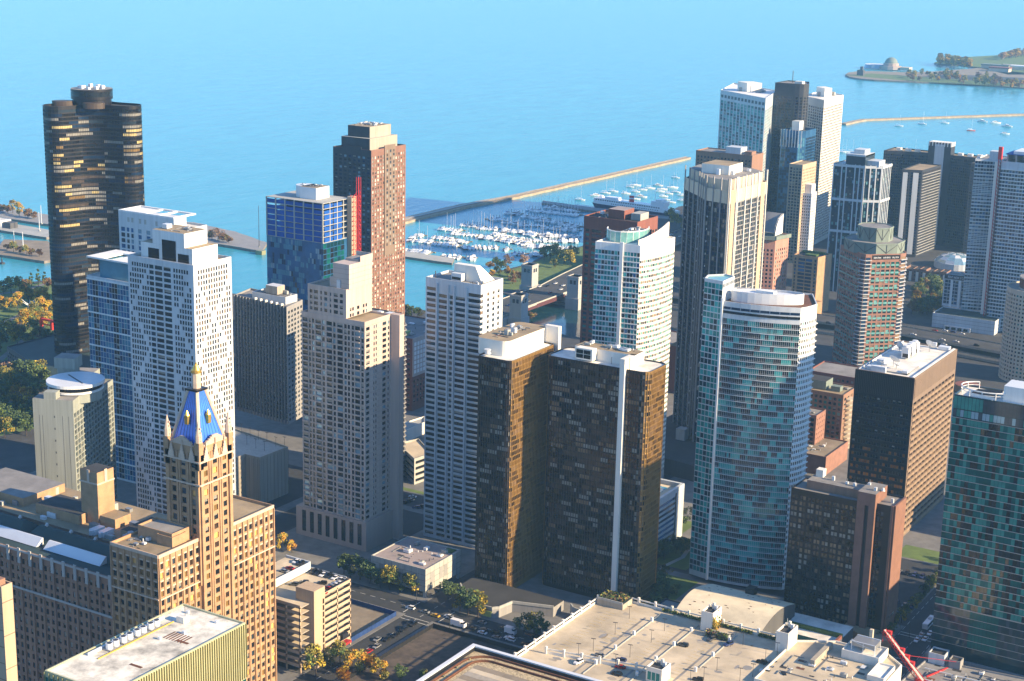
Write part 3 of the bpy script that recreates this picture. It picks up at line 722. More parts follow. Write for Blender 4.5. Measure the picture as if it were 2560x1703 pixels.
for i in range(34):
    W = MB(); x, y = r.uniform(442, 600), r.uniform(-480, -448); w, d = r.uniform(1.5, 5), r.uniform(1.5, 4); W.box(x, y, 65.6, x+w, y+d, 67+r.random()*2, r.choice(('metal_white', 'metal_grey', 'concrete'))); W.build('roof_unit', root)
for x in (446, 462, 476, 490, 506, 530):
    W = MB(); W.circ(x, -438, .5, 67, 69.2, 'metal_grey', 8); W.circ(x, -438, .9, 69.2, 70.1, 'metal_grey', 10, r2=.5); W.build('vent', root)
# --- yellow-green finned glass block, near the viewer
t = Tower('finned_glass_block', 'low glass block with yellow green vertical fins and a stained white roof', 'office building', rect(299, -286, 324, -342), 40, 110, 'panel_yellow', 'roof_stained', .5, rim=.5)
t.face(1, cols(56, 28, .9), [(72, 75.6), (76.2, 79.6), (80.2, 83.6), (84, 87.6), (88, 91.6)], 'g_tealdark:3 g_green g_blind g_tan g_gold', .2)
t.face(0, cols(25, 14, .88), rows(108.5, 12, 3.8, .8), 'g_tealdark g_green2 g_teal', .2)
W = MB()
for i in range(57): W.obox(*t.E(1), i-.06 if i else 0, i+.06, 0, .5, 92, 109.6, 'fin_yellow')
for i in range(15): W.obox(*t.E(0), i*1.78, i*1.78+.12, 0, .4, 60, 109.6, 'fin_yellow')
W.build('fin', t.o)
t.finish(keep=90)
W = MB()
for y in (-303, -322): W.box(303.5, y-.5, 109.5, 308, y+.5, 109.56, 'rust')
W.build('roof_stain', t.o)
for i in range(4):
    W = MB()
    for k in range(2): W.circ(319.6, -306.5-i*5.6-k*2.5, 1.05, 109.9, 111.6, 'metal_white', 16, r2=1.05); W.circ(319.6, -306.5-i*5.6-k*2.5, .8, 111.6, 111.64, 'metal_dark', 16)
    W.box(318.2, -310.2-i*5.6, 109.5, 321, -305.3-i*5.6, 109.9, 'metal_grey'); W.build('cooling_fan', t.o)
W = MB(); W.box(321.4, -331, 109.5, 321.8, -300, 110.4, 'metal_white'); W.box(317.5, -331, 109.5, 317.75, -300, 109.8, 'paint_yellow'); W.build('screen', t.o)
W = MB(); W.box(314, -334, 109.5, 317, -331.5, 111.4, 'white_warm'); W.tube((314.8, -333, 111.4), (314.8, -333, 115), .08, 'metal_dark'); W.build('stair_head', t.o)
for x, y in ((309, -327), (306, -338), (318, -338.5), (312, -320)):
    W = MB(); W.box(x, y, 109.5, x+1, y+.8, 110.3, 'metal_white'); W.build('roof_unit', t.o)
W = MB()
for i in range(7): W.box(305.5+i*1.1, -326, 109.52, 305.9+i*1.1, -321, 109.6, 'rust')
W.build('roof_rack', t.o)
# --- sliver of a tan block at the left edge
t = Tower('tan_block', 'plain tan block seen only as a sunlit corner at the left edge of the photo', 'building', rect(398, -335, 430, -339.6), 0, 100, 'tan', 'roof_tan', 1)
W = MB()
for z in range(10, 100, 12): W.obox(*t.E(1), 0, 4.6, 0, .06, z, z+.3, 'tan_dark')
for z in range(6, 98, 6): W.obox(*t.E(0), 0, 32, 0, .06, z, z+.25, 'tan_dark')
W.build('joint', t.o); t.part('penthouse', 400, -338.5, 404, -336, 99, 101.5, 'brick'); t.finish()
# --- parking garage by the brick block
gr = thing('parking_garage', 'tan multi storey parking garage with open decks and a tall sunlit stair tower', 'parking garage', 426, -518)
W = MB(); x0, x1, y0, y1 = 405.5, 442, -535, -499
for i in range(10):
    z = 3.2+i*3.05
    W.box(x0, y0, z-.35, x1, y1, z, 'concrete_tan', 'deck')
W.build('deck', gr)
W = MB()
for i in range(10):
    z = 3.2+i*3.05
    W.box(x0, y0, z, x0+.25, -513, z+1.15, 'tan'); W.box(x0, y1-.25, z, x1, y1, z+1.15, 'tan'); W.box(x0, y0, z, x1, y0+.25, z+1.15, 'tan'); W.box(x1-.25, y0, z, x1, y1, z+1.15, 'tan')
W.build('parapet', gr)
W = MB()
for y in (-534.9, -525.5, -513.6): W.box(x0, y, 0, x0+.6, y+.6, 31, 'tan')
for x in (405.5, 413, 421, 429, 441): W.box(x, y1-.6, 0, x+.6, y1, 31, 'tan')
for x in (415, 428): W.box(x, -520, 0, x+.8, -519.2, 30, 'concrete_tan')
W.build('column', gr)
W = MB(); W.box(x0+4, y0+4, 0, x1-4, y1-6, 30.2, 'concrete_dark'); W.build('core', gr)
W = MB(); W.box(403, -513, 0, 413, -505.5, 36.6, 'tan'); W.build('stair_tower', gr)
for i in range(9):
    W = MB(); W.box(402.9, -512.4, 4.5+i*3.05, 403, -511.4, 6.8+i*3.05, 'g_brown'); W.build('window', gr)
W = MB(); W.box(428, y0+1, 31.5, 442, -505, 34, 'concrete_tan', 'deck'); W.build('upper_ramp', gr)
W = MB(); W.box(427.7, y0+1, 31.2, 428, -505, 35, 'white_cool'); W.box(428, y0+.4, 31.2, 442, y0+1, 35, 'white_cool'); W.box(408, y0-.05, 30.7, 428, y0+.2, 32.2, 'white_cool'); W.build('ramp_wall', gr)
W = MB(); W.box(404, -531, 5.6, 405.4, -527, 8, 'sign_black'); W.box(402.6, -531.5, 3.2, 405.4, -526.5, 4.2, 'red_awning'); W.box(402, -509, 3.6, 403, -505, 4.5, 'red_awning'); W.build('entrance_sign', gr)
# --- grey concrete garage behind the brick block
t = Tower('parking_garage', 'grey concrete parking garage with blank ribbed walls and lamp posts on its roof deck', 'parking garage', [(612, -641), (566, -643), (566, -650), (555.5, -650), (555, -674), (640, -690)], 0, 28, 'concrete_tan', 'concrete', 1)
W = MB()
for e in (2, 3):
    L = t.L(e)
    for i in range(int(L/3)+1): W.obox(*t.E(e), i*3, i*3+.12, 0, .05, 0, 26.6, 'concrete_dark')
W.build('wall_joint', t.o); t.finish()
# --- dark concrete slab
t = Tower('concrete_slab_tower', 'wide dark concrete apartment slab with recessed balconies between white blocks', 'apartment tower', [(643, -732), (597, -726), (601.5, -746), (647.5, -752)], 20, 93.5, 'concrete_grey', 'roof_grey', 1)
us = cols(t.L(0), 17, .72); t.face(0, us, rows(91, 24, 2.9, .66), lambda i, j: RNG.choice(pick('g_black:5 g_dark:4')) if j in (3, 4, 9, 10, 14) else RNG.choice(pick('g_slate:4 g_tealdark:3 g_bluedark:3 g_dark:4')), .5, None, 'concrete_dark')
t.face(1, cols(t.L(1), 5, .6), rows(91, 24, 2.9, .6), 'g_dark g_slate', .4)
W = MB()
for i in range(18): W.obox(*t.E(0), max(0, i*t.L(0)/17-.2), i*t.L(0)/17+.2, 0, .8, 20, 93.4, 'concrete_grey')
W.build('rib', t.o)
W = MB()
for i in range(6): W.obox(*t.E(0), 18+i*4.6, 19+i*4.6, -1, .6, 93.2, 94.6, 'white_warm')
W.build('roof_bracket', t.o)
t.finish(); t.part('penthouse', 604, -744, 630, -733, 92.5, 97, 'white_cool', 'roof_grey', .6); t.part('elevator_house', 612, -742, 621, -735, 97, 102, 'concrete_tan', 'metal_white'); t.units(6, 12, 606, -742, 628, -735, 96.4, (1, 2))
# --- tiered beige tower with bay windows
root = thing('tiered_bay_tower', 'tall beige stepped apartment tower with columns of bay windows and a blank crown shaft', 'apartment tower', 488, -640)
def beige(x0, x1, y0, y1, z0, z1, usn, rn, usw=None, rw=None, roof='roof_tan', gl='g_dark:6 g_black:6 g_slate:2 g_sky:2 g_brown2'):
    t = Tower('', '', '', rect(x0, y1, x1, y0), z0, z1, 'beige_light', roof, .9, root=root); t.wname = 'tier'
    if usn: t.face(0, usn, rn, gl, .4)
    if usw: t.face(1, usw, rw, gl, .4)
    t.finish(keep=55); return t
rn = rows(119.5, 39, 2.95, .74)
bN = [(.6, 3.9), (4.6, 6.1), (6.7, 8.2), (9.0, 12.5), (13.2, 14.9), (16.0, 19.5), (20.2, 21.8), (22.8, 26.3), (27.2, 28.8), (29.3, 30.8), (31.8, 33.3), (33.9, 37.1), (37.8, 39.4)]
t = beige(467.8, 508, -651, -629, 0, 122, [(a*40.2/40, b*40.2/40) for a, b in bN], rn, [(1.2, 4.2), (7.5, 8.5), (9.3, 10.3), (15.2, 18.4), (19.8, 21)], rows(119.5, 36, 2.95, .6))
W = MB()
for a, b in (bN[0], bN[3], bN[5], bN[7], bN[11]):
    for i in range(39):
        z = 119.5-i*2.95; W.obox(*t.E(0), a-.2, b+.2, 0, .75, z-2.95, z-2.35, 'beige_light')
W.build('bay_sill', root)
W = MB()
for i in range(0, 40): z = 119.6-i*2.95; W.obox(*t.E(0), 0, 40.2, 0, .03, z-.06, z, 'tan_dark'); W.obox(*t.E(1), 0, 22, 0, .03, z-.06, z, 'tan_dark')
W.build('joint', root)
beige(479.5, 504, -651, -629.3, 122, 137, [(1.2, 3), (4, 6.5), (8, 9), (10.5, 12.5), (14, 15), (16.5, 19.2), (20.4, 22.4)], rows(136, 4, 2.95, .62, 1.2), [(3, 4.3), (5, 6.3), (9, 11), (14, 15.3), (16.2, 17.5)], rows(127.5, 2, 2.95, .6))
W = MB(); W.box(478.6, -650, 137, 488.8, -630.6, 149.5, 'beige_light'); W.box(488.8, -636, 137, 491, -630.8, 142, 'beige_light')
W.box(484, -630.6, 126, 486, -630, 141, 'white_cool'); W.build('crown_shaft', root)
W = MB()
for z in (139.5, 142, 144.5, 147): W.box(478.55, -650.05, z, 488.85, -630.55, z+.08, 'tan_dark')
W.build('joint', root)
W = MB(); W.box(480, -649, 149.5, 488, -640, 150.6, 'beige', 'roof_grey'); W.box(478.6, -650, 149.5, 479, -640, 152.5, 'beige_light'); W.box(478.6, -650.4, 149.5, 488.8, -650, 152.5, 'beige_light'); W.build('parapet', root)
W = MB(); W.box(462, -655, 0, 468.5, -651, 122, 'beige_light'); W.build('side_wing', root)
W = MB(); W.box(466, -651.5, 0, 512, -627.8, 16, 'beige'); W.build('podium', root)
W = MB()
for i in range(8): W.box(469+i*5.2, -627.75, 3, 471.4+i*5.2, -627.6, 14.5, 'g_dark')
W.build('podium_window', root)
# dark bay-fronted tower just behind it
t = Tower('dark_bay_tower', 'dark bluish tower with hexagonal roof half hidden behind the beige bay window tower', 'apartment tower', [(545, -722), (525, -716), (518, -722), (517, -734), (525, -742), (548, -742)], 0, 97, 'concrete_dark', 'roof_grey', .8)
for e in (0, 1, 2, 3): t.face(e, cols(t.L(e), max(2, int(t.L(e)/3)), .7), rows(95, 32, 2.9, .6), 'g_black:3 g_dark:3 g_bluedark:2 g_slate', .4)
W = MB()
for e in (1, 2, 3):
    for i in range(32): W.obox(*t.E(e), 0, t.L(e), 0, 1.0, 92.3-i*2.9, 92.8-i*2.9, 'concrete_grey')
W.build('balcony', t.o); t.finish(); t.units(5, 9, 522, -738, 540, -724, 96.2)
t2 = Tower('terraced_garage', 'small pale garage with slanted open decks below the beige tower', 'garage', [(530, -745), (505, -727), (503, -742), (525, -760)], 0, 16, 'concrete', 'deck', .9)
for e in (0, 1): t2.face(e, [(1, t2.L(e)-1)], rows(15, 4, 3.6, .5), 'g_black', .6)
t2.finish()
# --- low podium building at the street corner
t = Tower('podium_building', 'square windowless pale stone podium with a flat pinkish roof at the street corner', 'building', rect(407, -596, 439.3, -627), 3.2, 15, 'concrete', 'roof_pink', .5)
W = MB()
for e, L in ((0, 32.3), (1, 31)):
    for i in range(1, 4): W.obox(*t.E(e), 0, L, 0, .04, 3.2+i*2.9, 3.32+i*2.9, 'concrete_dark')
    for i in range(1, 8): W.obox(*t.E(e), i*L/8, i*L/8+.1, 0, .04, 3.2, 14.6, 'concrete_dark')
    for i in (1, 3, 4, 6): W.obox(*t.E(e), i*L/8+.6, i*L/8+3.2, 0, .08, 6.5, 12, 'concrete_grey')
W.build('panel_joint', t.o)
W = MB()
for x, y in ((408, -597), (422, -597), (438, -597), (408, -611), (408, -626)): W.box(x-.7, y-.7, 0, x+.7, y+.7, 3.2, 'concrete')
W.build('column', t.o); W = MB(); W.box(412, -625, 0, 438, -601, 3.2, 'g_black'); W.build('shopfront', t.o)
t.finish(); t.units(7, 21, 410, -624, 434, -600, 14.5, (1.5, 3.5), (1, 2)); t.part('roof_garden', 409, -626, 414, -621, 14.5, 14.9, 'ivy')
# --- white tower with ribbon windows in five bays
t = Tower('ribbon_window_tower', 'white concrete tower with five stacks of dark ribbon windows and a sloped rooftop screen', 'apartment tower', rect(421.5, -664, 455, -685), 0, 141, 'white_cool', 'roof_grey', 1.2)
usN = [(.5, 4.9), (6.2, 10.4), (11.5, 13.2), (14.2, 18.8), (20.2, 25.6)]; k = 33.5/26
usN = [(a*k, b*k) for a, b in usN]
t.face(0, usN, rows(136.6, 47, 2.88, .62), lambda i, j: None if i == 0 and j in (1, 2, 3) or i == 1 and j == 3 and 0 else RNG.choice(pick('g_dark:5 g_black:3 g_slate:2 g_brown2:2' if i > 14 else 'g_brown2:4 g_tan:1 g_slate:2 g_dark:3')), .4)
t.face(1, [(0, 2.2), (6, 8), (11, 13), (15.8, 17.8)], rows(136.6, 47, 2.88, .6), 'g_brown2:3 g_dark:3 g_slate g_tan', .35)
W = MB(); p0, p1 = t.E(0)
for i in range(47): z = 136.6-i*2.88; W.obox(p0, p1, usN[4][0]-.5, 33.5, 0, .45, z-2.88, z-2.3, 'white_cool'); W.obox(p0, p1, usN[2][0]-.2, usN[2][1]+.2, 0, .6, z-2.88, z-2.3, 'white_cool')
W.build('spandrel', t.o, 'stuff')
W = MB()
for u in (usN[0][1]+.35, usN[1][1]+.1, usN[2][1]+.1, usN[3][1]+.35): W.obox(p0, p1, u, u+.9, 0, .7, 4, 138.5, 'white_cool')
W.build('pier', t.o); t.finish()
W = MB(); q = rect(426, -672, 443, -684); W.prism(q, 139.8, 148, 'white_warm', pts2=rect(430, -672, 443, -676)); W.build('roof_screen', t.o)
W = MB(); W.box(436, -671.5, 140.2, 442, -668, 144, 'metal_white'); W.box(436.4, -667.96, 140.8, 441.6, -667.9, 142.2, 'g_black'); W.build('cooling_unit', t.o)
W = MB(); W.tube((451, -667, 140), (451, -667, 144), .25, 'metal_dark'); W.build('flue', t.o); t.units(4, 31, 424, -671, 430, -666, 139.8, (.6, 1.5), (.8, 1.6))
# --- pair of bronze glass towers
def bronze(name, label, pts, z1, lit):
    t = Tower(name, label, 'apartment tower', pts, 0, z1, 'bronze_gold' if 0 else 'bronze', 'roof_white', .6, 'bronze glass tower pair')
    for e in range(len(pts)):
        a, b = t.E(e); nx, ny = b[1]-a[1], -(b[0]-a[0])
        if nx*(-a[0])+ny*(-a[1]) > 0:
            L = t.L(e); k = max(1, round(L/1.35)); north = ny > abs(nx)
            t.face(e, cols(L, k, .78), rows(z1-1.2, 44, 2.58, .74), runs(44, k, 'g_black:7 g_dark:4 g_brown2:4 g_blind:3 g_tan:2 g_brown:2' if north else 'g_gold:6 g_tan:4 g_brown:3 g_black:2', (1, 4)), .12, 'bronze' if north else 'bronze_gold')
    W = MB()
    for e in range(len(pts)):
        a, b = t.E(e); nx, ny = b[1]-a[1], -(b[0]-a[0])
        if nx*(-a[0])+ny*(-a[1]) > 0:
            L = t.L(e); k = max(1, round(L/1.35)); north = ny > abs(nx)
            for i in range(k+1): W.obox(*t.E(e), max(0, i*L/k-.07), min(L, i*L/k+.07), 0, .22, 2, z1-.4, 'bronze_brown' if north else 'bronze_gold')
    W.build('mullion', t.o); t.finish(); return t
def rounded(w, n, e, s, r, m=5):
    out = []
    for cx, cy, a0 in ((e-r, n-r, 0), (w+r, n-r, 90), (w+r, s+r, 180), (e-r, s+r, 270)):
        for i in range(m+1): a = R(a0+90*i/m); out.append((cx+r*math.cos(a), cy+r*math.sin(a)))
    return out
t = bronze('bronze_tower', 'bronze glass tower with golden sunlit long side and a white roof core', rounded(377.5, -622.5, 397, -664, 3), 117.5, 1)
W = MB(); W.prism(rounded(384, -629, 402, -668, 4), 116.5, 124.5, 'white_warm', 'roof_tan'); W.build('roof_core', t.o)
W = MB(); W.box(376.3, -667, 4, 384, -664.4, 126, 'white_warm'); W.build('white_fin', t.o)
W = MB(); W.circ(393, -626.5, 1.4, 118, 118.6, 'metal_white', 12); W.circ(393, -626, .9, 118.2, 120.4, 'metal_white', 10, r2=1.7); W.build('satellite_dish', t.o); t.units(6, 17, 388, -660, 398, -634, 124.5, (1, 3))
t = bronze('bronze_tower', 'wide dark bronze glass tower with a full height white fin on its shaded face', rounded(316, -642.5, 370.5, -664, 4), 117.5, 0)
W = MB(); W.box(327.2, -645, 4, 329.8, -640.6, 122.5, 'white_warm'); W.build('white_fin', t.o)
W = MB(); W.box(327, -660, 116.8, 359, -650, 122.5, 'white_warm', 'roof_tan'); W.box(326.5, -652, 116.8, 329.8, -645, 122.5, 'white_warm'); W.build('roof_core', t.o)
W = MB(); W.box(347, -649.8, 117.4, 356, -645.5, 123, 'white_warm'); W.build('cooling_unit', t.o)
W = MB()
for i in range(2):
    for j in range(2): W.box(348+i*4, -645.45, 118.2+j*2.2, 351.6+i*4, -645.35, 120.1+j*2.2, 'g_black')
W.build('louvre', t.o); t.units(6, 19, 330, -659, 356, -652, 122.5, (1, 4), (.8, 1.8))
W = MB(); W.tube((338, -648, 117), (338, -648, 120.5), .12, 'metal_dark'); W.build('flue', t.o)
# podium of the pair
pd = thing('curved_podium', 'low curved stone podium wall with a yellow banner at the foot of the bronze towers', 'podium', 370, -615)
W = MB(); W.prism([(396, -610), (384, -597.5), (374, -594), (368, -594.5), (365.8, -597), (364, -606), (345, -612), (345, -622), (396, -622)], 0, 5, 'concrete_grey', 'roof_dark'); W.build('terrace', pd)
W = MB(); pp = [(396, -610), (384, -597.5), (374, -594), (368, -594.5), (365.8, -597), (364, -606), (345, -612)]
for i in range(6): W.seg(pp[i], pp[i+1], .6, 4.6, 5.9, 'concrete', .15)
pp = [(340, -620), (337, -617), (325, -615), (306, -612), (300, -604)]
for i in range(4): W.seg(pp[i], pp[i+1], .6, 0, 5.5, 'concrete', .15)
W.build('rim_wall', pd)
W = MB(); W.seg((368.2, -594.1), (372.6, -593.6), .25, .8, 3.6, 'lime'); W.build('banner', pd)
# --- turquoise tower in the middle with a bulging sunlit side
def quadpts(a, b, bulge, n):
    """points from a to b along a bow that swells outward (to the right of a->b reversed) by bulge"""
    L = math.dist(a, b); nx, ny = (b[1]-a[1])/L, -(b[0]-a[0])/L
    return [(a[0]+(b[0]-a[0])*i/n+nx*bulge*4*(i/n)*(1-i/n), a[1]+(b[1]-a[1])*i/n+ny*bulge*4*(i/n)*(1-i/n)) for i in range(n+1)]
NE, NW, SW = (421, -782), (395, -786.5), (391, -822)
west = quadpts(NW, SW, 2.2, 8)
t = Tower('turquoise_bow_tower', 'white and turquoise tower whose sunlit side bows outward under a sweeping white roof wall', 'apartment tower', [NE]+west+[(423, -824)], 0, 145.5, 'white', 'roof_white', 1)
us = cols(t.L(0), 14, .88); vt = rows(141.5, 46, 2.95, .74)
t.face(0, us, vt, lambda i, j: 'white' if j in (8,) else RNG.choice(pick('g_teal:4 g_teal2:4 g_tealdark:4 g_tealpale:2 g_blue g_dark:2')), .12)
for e in range(1, 9): t.face(e, cols(t.L(e), 3, .86), rows(137.5, 45, 2.95, .56), 'g_tealpale:3 g_dark:3 g_green2:2 g_tan:2 g_blind', .2, 'white_warm')
W = MB()
for i in range(46): z = 141.5-i*2.95; W.obox(*t.E(0), 0, t.L(0), 0, .25, z-3.0, z-2.7, 'white')
W.build('floor_band', t.o)
W = MB(); W.obox(*t.E(0), 14.6, 16.6, 0, .9, 0, 146.5, 'white'); W.build('white_fin', t.o); t.finish()
W = MB(); sw = quadpts((397, -788), (396, -824), 1.2, 6)
for i in range(6):
    h0, h1 = 148+5.5*(i/6)**1.4, 148+5.5*((i+1)/6)**1.4; a, b = sw[i], sw[i+1]
    W.poly([(*a, 144.4), (*b, 144.4), (*b, h1), (*a, h0)], 'white_warm'); a2, b2 = (a[0]+.7, a[1]), (b[0]+.7, b[1])
    W.poly([(*b2, 144.4), (*a2, 144.4), (*a2, h0), (*b2, h1)], 'white_warm'); W.poly([(*a, h0), (*b, h1), (*b2, h1), (*a2, h0)], 'white_warm')
W.build('roof_wall', t.o)
W = MB(); ar = [(413-0+11*math.cos(R(20+i*17)), -806+15*math.sin(R(20+i*17))) for i in range(13)]
for i in range(12):
    W.seg(ar[i], ar[i+1], .3, 144.6, 150.5, 'g_tealpale', .1); W.seg(ar[i], ar[i+1], .5, 150.5, 151, 'white', .1)
    W.tube((*ar[i], 144.6), (*ar[i], 151), .2, 'white')
W.build('glass_screen', t.o); t.part('penthouse', 404, -818, 416, -800, 144.5, 149, 'g_slate', 'roof_grey'); t.units(5, 41, 405, -817, 414, -801, 149, (1, 3), (.8, 2))
# dark red brick tower behind it
t = Tower('dark_brick_tower', 'dark reddish brown brick tower with turquoise windows behind the turquoise bow tower', 'apartment tower', rect(470, -930, 510, -960), 0, 130, 'brick_red', 'roof_dark', 1.2)
t.face(0, [(1.5, 4.3), (6.2, 13.5), (16, 19), (21.5, 27), (29.5, 33), (35.5, 38.5)], rows(122, 40, 3.0, .62), 'g_teal:3 g_tealdark:4 g_bluedark:3', .3); t.face(1, cols(30, 7, .6), rows(122, 40, 3, .6), 'g_tealdark g_dark', .3)
t.finish(); t.part('penthouse', 484, -952, 496, -938, 129, 135, 'brick_red', 'roof_pink'); t.part('penthouse', 473, -952, 480, -940, 129, 133.5, 'concrete'); t.units(5, 3, 482, -955, 508, -934, 129, (1, 2.5))
# --- tall dark octagonal tower with cream crown
pts = [(408, -886), (391, -872), (378, -868), (376.5, -913), (386, -925), (404, -931), (423, -922), (423, -899)]
pts = [(422, -898), (404, -880), (394, -868), (377.5, -864), (375, -915), (388, -925), (412, -928), (424, -918)]
root = thing('cream_crowned_tower', 'tall dark glass tower with grey ribs and a sunlit cream stone crown', 'skyscraper', 398, -896)
t = Tower('', '', '', pts, 4, 168, 'navy_wall', 'roof_grey', 1, root=root); t.wname = 'shaft'
for e in (0, 1, 2, 3):
    L = t.L(e); k = max(3, int(L/1.9)); vt = rows(160, 53, 2.92, .8)
    t.face(e, cols(L, k, .84), vt, (lambda i, j: None if i in (35, 36) and j % 4 < 2 else RNG.choice(pick('g_bluedark:5 g_dark:4 g_slate:3 g_tealdark:3 g_blind:1'))), .25, 'concrete_grey' if e == 3 else 'navy_wall')
W = MB()
for e in (0, 1, 2, 3):
    L = t.L(e)
    for u in ([.2, 9, 10.6, 21, 29, 38, 49.6] if e == 3 else [.2, L*.33, L*.66, L-.4]): W.obox(*t.E(e), max(0, u-.35), u+.35, 0, .7, 4, 175.5, 'white_warm' if e == 3 else 'concrete_grey')
for u in (5, 45): W.obox(*t.E(3), u-2.6, u+2.6, 0, .35, 4, 168, 'tan')
W.build('rib', root)
W = MB()
for e in (0, 1, 2, 3, 4): W.obox(*t.E(e), 0, t.L(e), 0, .25, 160.5, 168.2, 'cream')
W.build('crown_band', root)
for e in (0, 1, 2):
    for i in range(20): W = MB(); W.obox(*t.E(e), t.L(e)*.1, t.L(e)*.1+.3, .05, .3, 8+i*7.5, 9+i*7.5, 'letter_white'); W.build('vent_cover', root)
t.finish()
c = inset(pts, 2.2)
W = MB(); W.prism(c, 167, 174, 'cream', 'roof_grey'); W.build('crown', root)
W = MB(); W.box(388, -906, 174, 406, -886, 179.5, 'white_warm', 'roof_tan'); W.build('penthouse', root)
for i in range(7):
    W = MB(); x, y = 384+(i*7) % 26, -910+(i*5) % 30; W.box(x, y, 174, x+2, y+2, 175.4+i % 3, 'metal_white'); W.build('roof_unit', root)
W = MB(); W.prism([(430, -868), (405, -830), (372, -826), (366, -930), (430, -935)], 0, 10, 'concrete_dark', 'roof_dark'); W.build('podium', root)
W = MB(); W.box(373, -868, 10, 377, -862, 17, 'concrete'); W.box(399, -872, 10, 405, -866, 17, 'concrete'); W.build('corner_pier', root)
# --- big turquoise curved tower
nw = (266, -700); north = quadpts((302.5, -691.5), nw, 2.2, 8); west = quadpts(nw, (263, -713), .7, 3)[1:]
root = thing('turquoise_curved_tower', 'large curved turquoise glass tower with white floor lines and an oval white roof screen', 'apartment tower', 288, -704)
t = Tower('', '', '', north+west+[(273, -733), (310, -724)], 2, 144.5, 'white_cool', 'rust', .8, root=root); t.wname = 'main_wall'
tb = runs(46, 40, 'g_teal:6 g_tealdark:5 g_teal2:4 g_black:3 g_dark:2', (1, 5))
for e in range(8): t.face(e, cols(t.L(e), 5, .9), rows(136.5, 46, 2.9, .86), (lambda i, j, e=e: tb(i, e*5+j)), .1)
W = MB()
for e in range(8):
    L = t.L(e)
    for i in range(46): z = 136.5-i*2.9; W.obox(*t.E(e), 0, L, 0, .22, z-2.96, z-2.76, 'white_cool'); W.obox(*t.E(e), 0, L, .1, .16, z-2.15, z-2.08, 'white_cool')
W.build('floor_band', root)
W = MB()
for e in range(8): W.obox(*t.E(e), 0, t.L(e), 0, .35, 138.8, 140, 'g_dark'); W.obox(*t.E(e), 0, t.L(e)*.93, 0, .15, 140.8, 142, 'g_bluedark')
W.build('louvre_band', root)
for e in (8, 9, 10): t.face(e, cols(t.L(e), 3, .66), rows(138, 46, 2.9, .55), 'g_dark:4 g_tealdark:3 g_slate:2 g_tealpale', .25, 'white')
W = MB()
for e in (8, 9, 10):
    for i in range(46): z = 138-i*2.9; W.obox(*t.E(e), 0, t.L(e), 0, .9, z-3.0, z-2.6, 'white')
W.build('balcony', root); t.finish(keep=100)
t = Tower('', '', '', [(313, -693), (302.6, -691.3), (303, -706), (309, -708), (315, -701)], 2, 154, 'white_cool', 'g_tealpale', .6, root=root); t.wname = 'stair_wall'
for e in (0, 4): t.face(e, cols(t.L(e), 5 if e == 0 else 4, .9), rows(152.5, 51, 2.9, .84), 'g_teal:4 g_tealdark:4 g_teal2:3 g_green2', .1)
t.face(1, cols(t.L(1), 9, .6), rows(153, 1, 2.9, .6), 'g_dark', .2)
W = MB(); W.box(301.8, -692.3, 2, 302.8, -690.4, 146, 'white'); W.build('white_fin', root); t.finish(keep=40)
W = MB(); ov = [(285+16.5*math.cos(R(i*12)), -704.5+6.8*math.sin(R(i*12))) for i in range(30)]; ov = [(285+(x-285)*math.cos(-.32)-(y+704.5)*math.sin(-.32)*-1*-1, -704.5+(x-285)*math.sin(-.32)*-1+(y+704.5)*math.cos(-.32)) for x, y in ov]
for i in range(30): W.seg(ov[i], ov[(i+1) % 30], .3, 143.8, 149, 'metal_white', .1)
W.build('roof_screen', root)
W = MB(); W.prism([(285+(x-285)*.8, -704.5+(y+704.5)*.7) for x, y in ov], 143.8, 148.3, 'white', 'metal_white'); W.box(281, -706, 148.3, 290, -702, 149.6, 'white'); W.build('penthouse', root)
# --- low blue-windowed block with a rooftop pool
t = Tower('poolside_block', 'low pale block with blue ribbon windows and a bright blue rooftop pool', 'building', rect(340, -700, 372, -741), 0, 30.5, 'white_cool', 'deck', 2.2, rim=1.6)
t.face(1, [(.5, 30.5)], rows(27, 9, 2.9, .55), 'g_blue:2 g_bluedark', .3)
W = MB()
for i in range(6): W.obox(*t.E(1), 31.6+i*1.7, 31.7+i*1.7, 0, .04, 0, 28, 'concrete')
W.obox(*t.E(1), 30.6, 31.4, 0, .3, 0, 28, 'g_slate'); W.build('joint', t.o)
W = MB(); W.box(347, -735, 28.2, 358, -722, 28.45, 'water_pool'); W.build('pool', t.o); t.finish()
# --- cream barrel roofed hall and the small flat roof beside it
t = thing('barrel_roof_hall', 'low hall with a large cream barrel roof spanning between garage and dark hotel', 'hall', 265, -638)
def bar(i, n): return 15.5+4.2*math.sin(math.pi*i/n)
W = MB(); n = 12
for i in range(n):
    y0, y1 = -614-44*i/n, -614-44*(i+1)/n; z0, z1 = bar(i, n), bar(i+1, n); xe0, xe1 = 284.5+1*math.sin(math.pi*i/n), 284.5+1*math.sin(math.pi*(i+1)/n)
    W.poly([(xe0, y0, z0), (243, y0, z0), (243, y1, z1), (xe1, y1, z1)], 'barrel_cream')
    W.poly([(243, y0, z0), (243, y0, 0), (243, y1, 0), (243, y1, z1)], 'concrete_dark'); W.poly([(xe0, y0, 0), (xe0, y0, z0), (xe1, y1, z1), (xe1, y1, 0)], 'concrete_dark')
W.build('barrel_roof', t, smooth=False)
W = MB(); W.box(243, -614.3, 0, 284.5, -613.9, 15.4, 'concrete_dark'); W.box(243, -658.1, 0, 284.5, -657.7, 15.4, 'concrete_dark'); W.build('end_wall', t)
W = MB(); r = random.Random(5)
for i in range(40):
    k = r.uniform(.5, 11.5); y = -614-44*k/12; z = 15.5+4.2*math.sin(math.pi*k/12); x = r.uniform(246, 282); W.box(x, y, z-.2, x+r.uniform(.3, 1.4), y+.3, z+.12, 'rust')
W.build('roof_patch', t)
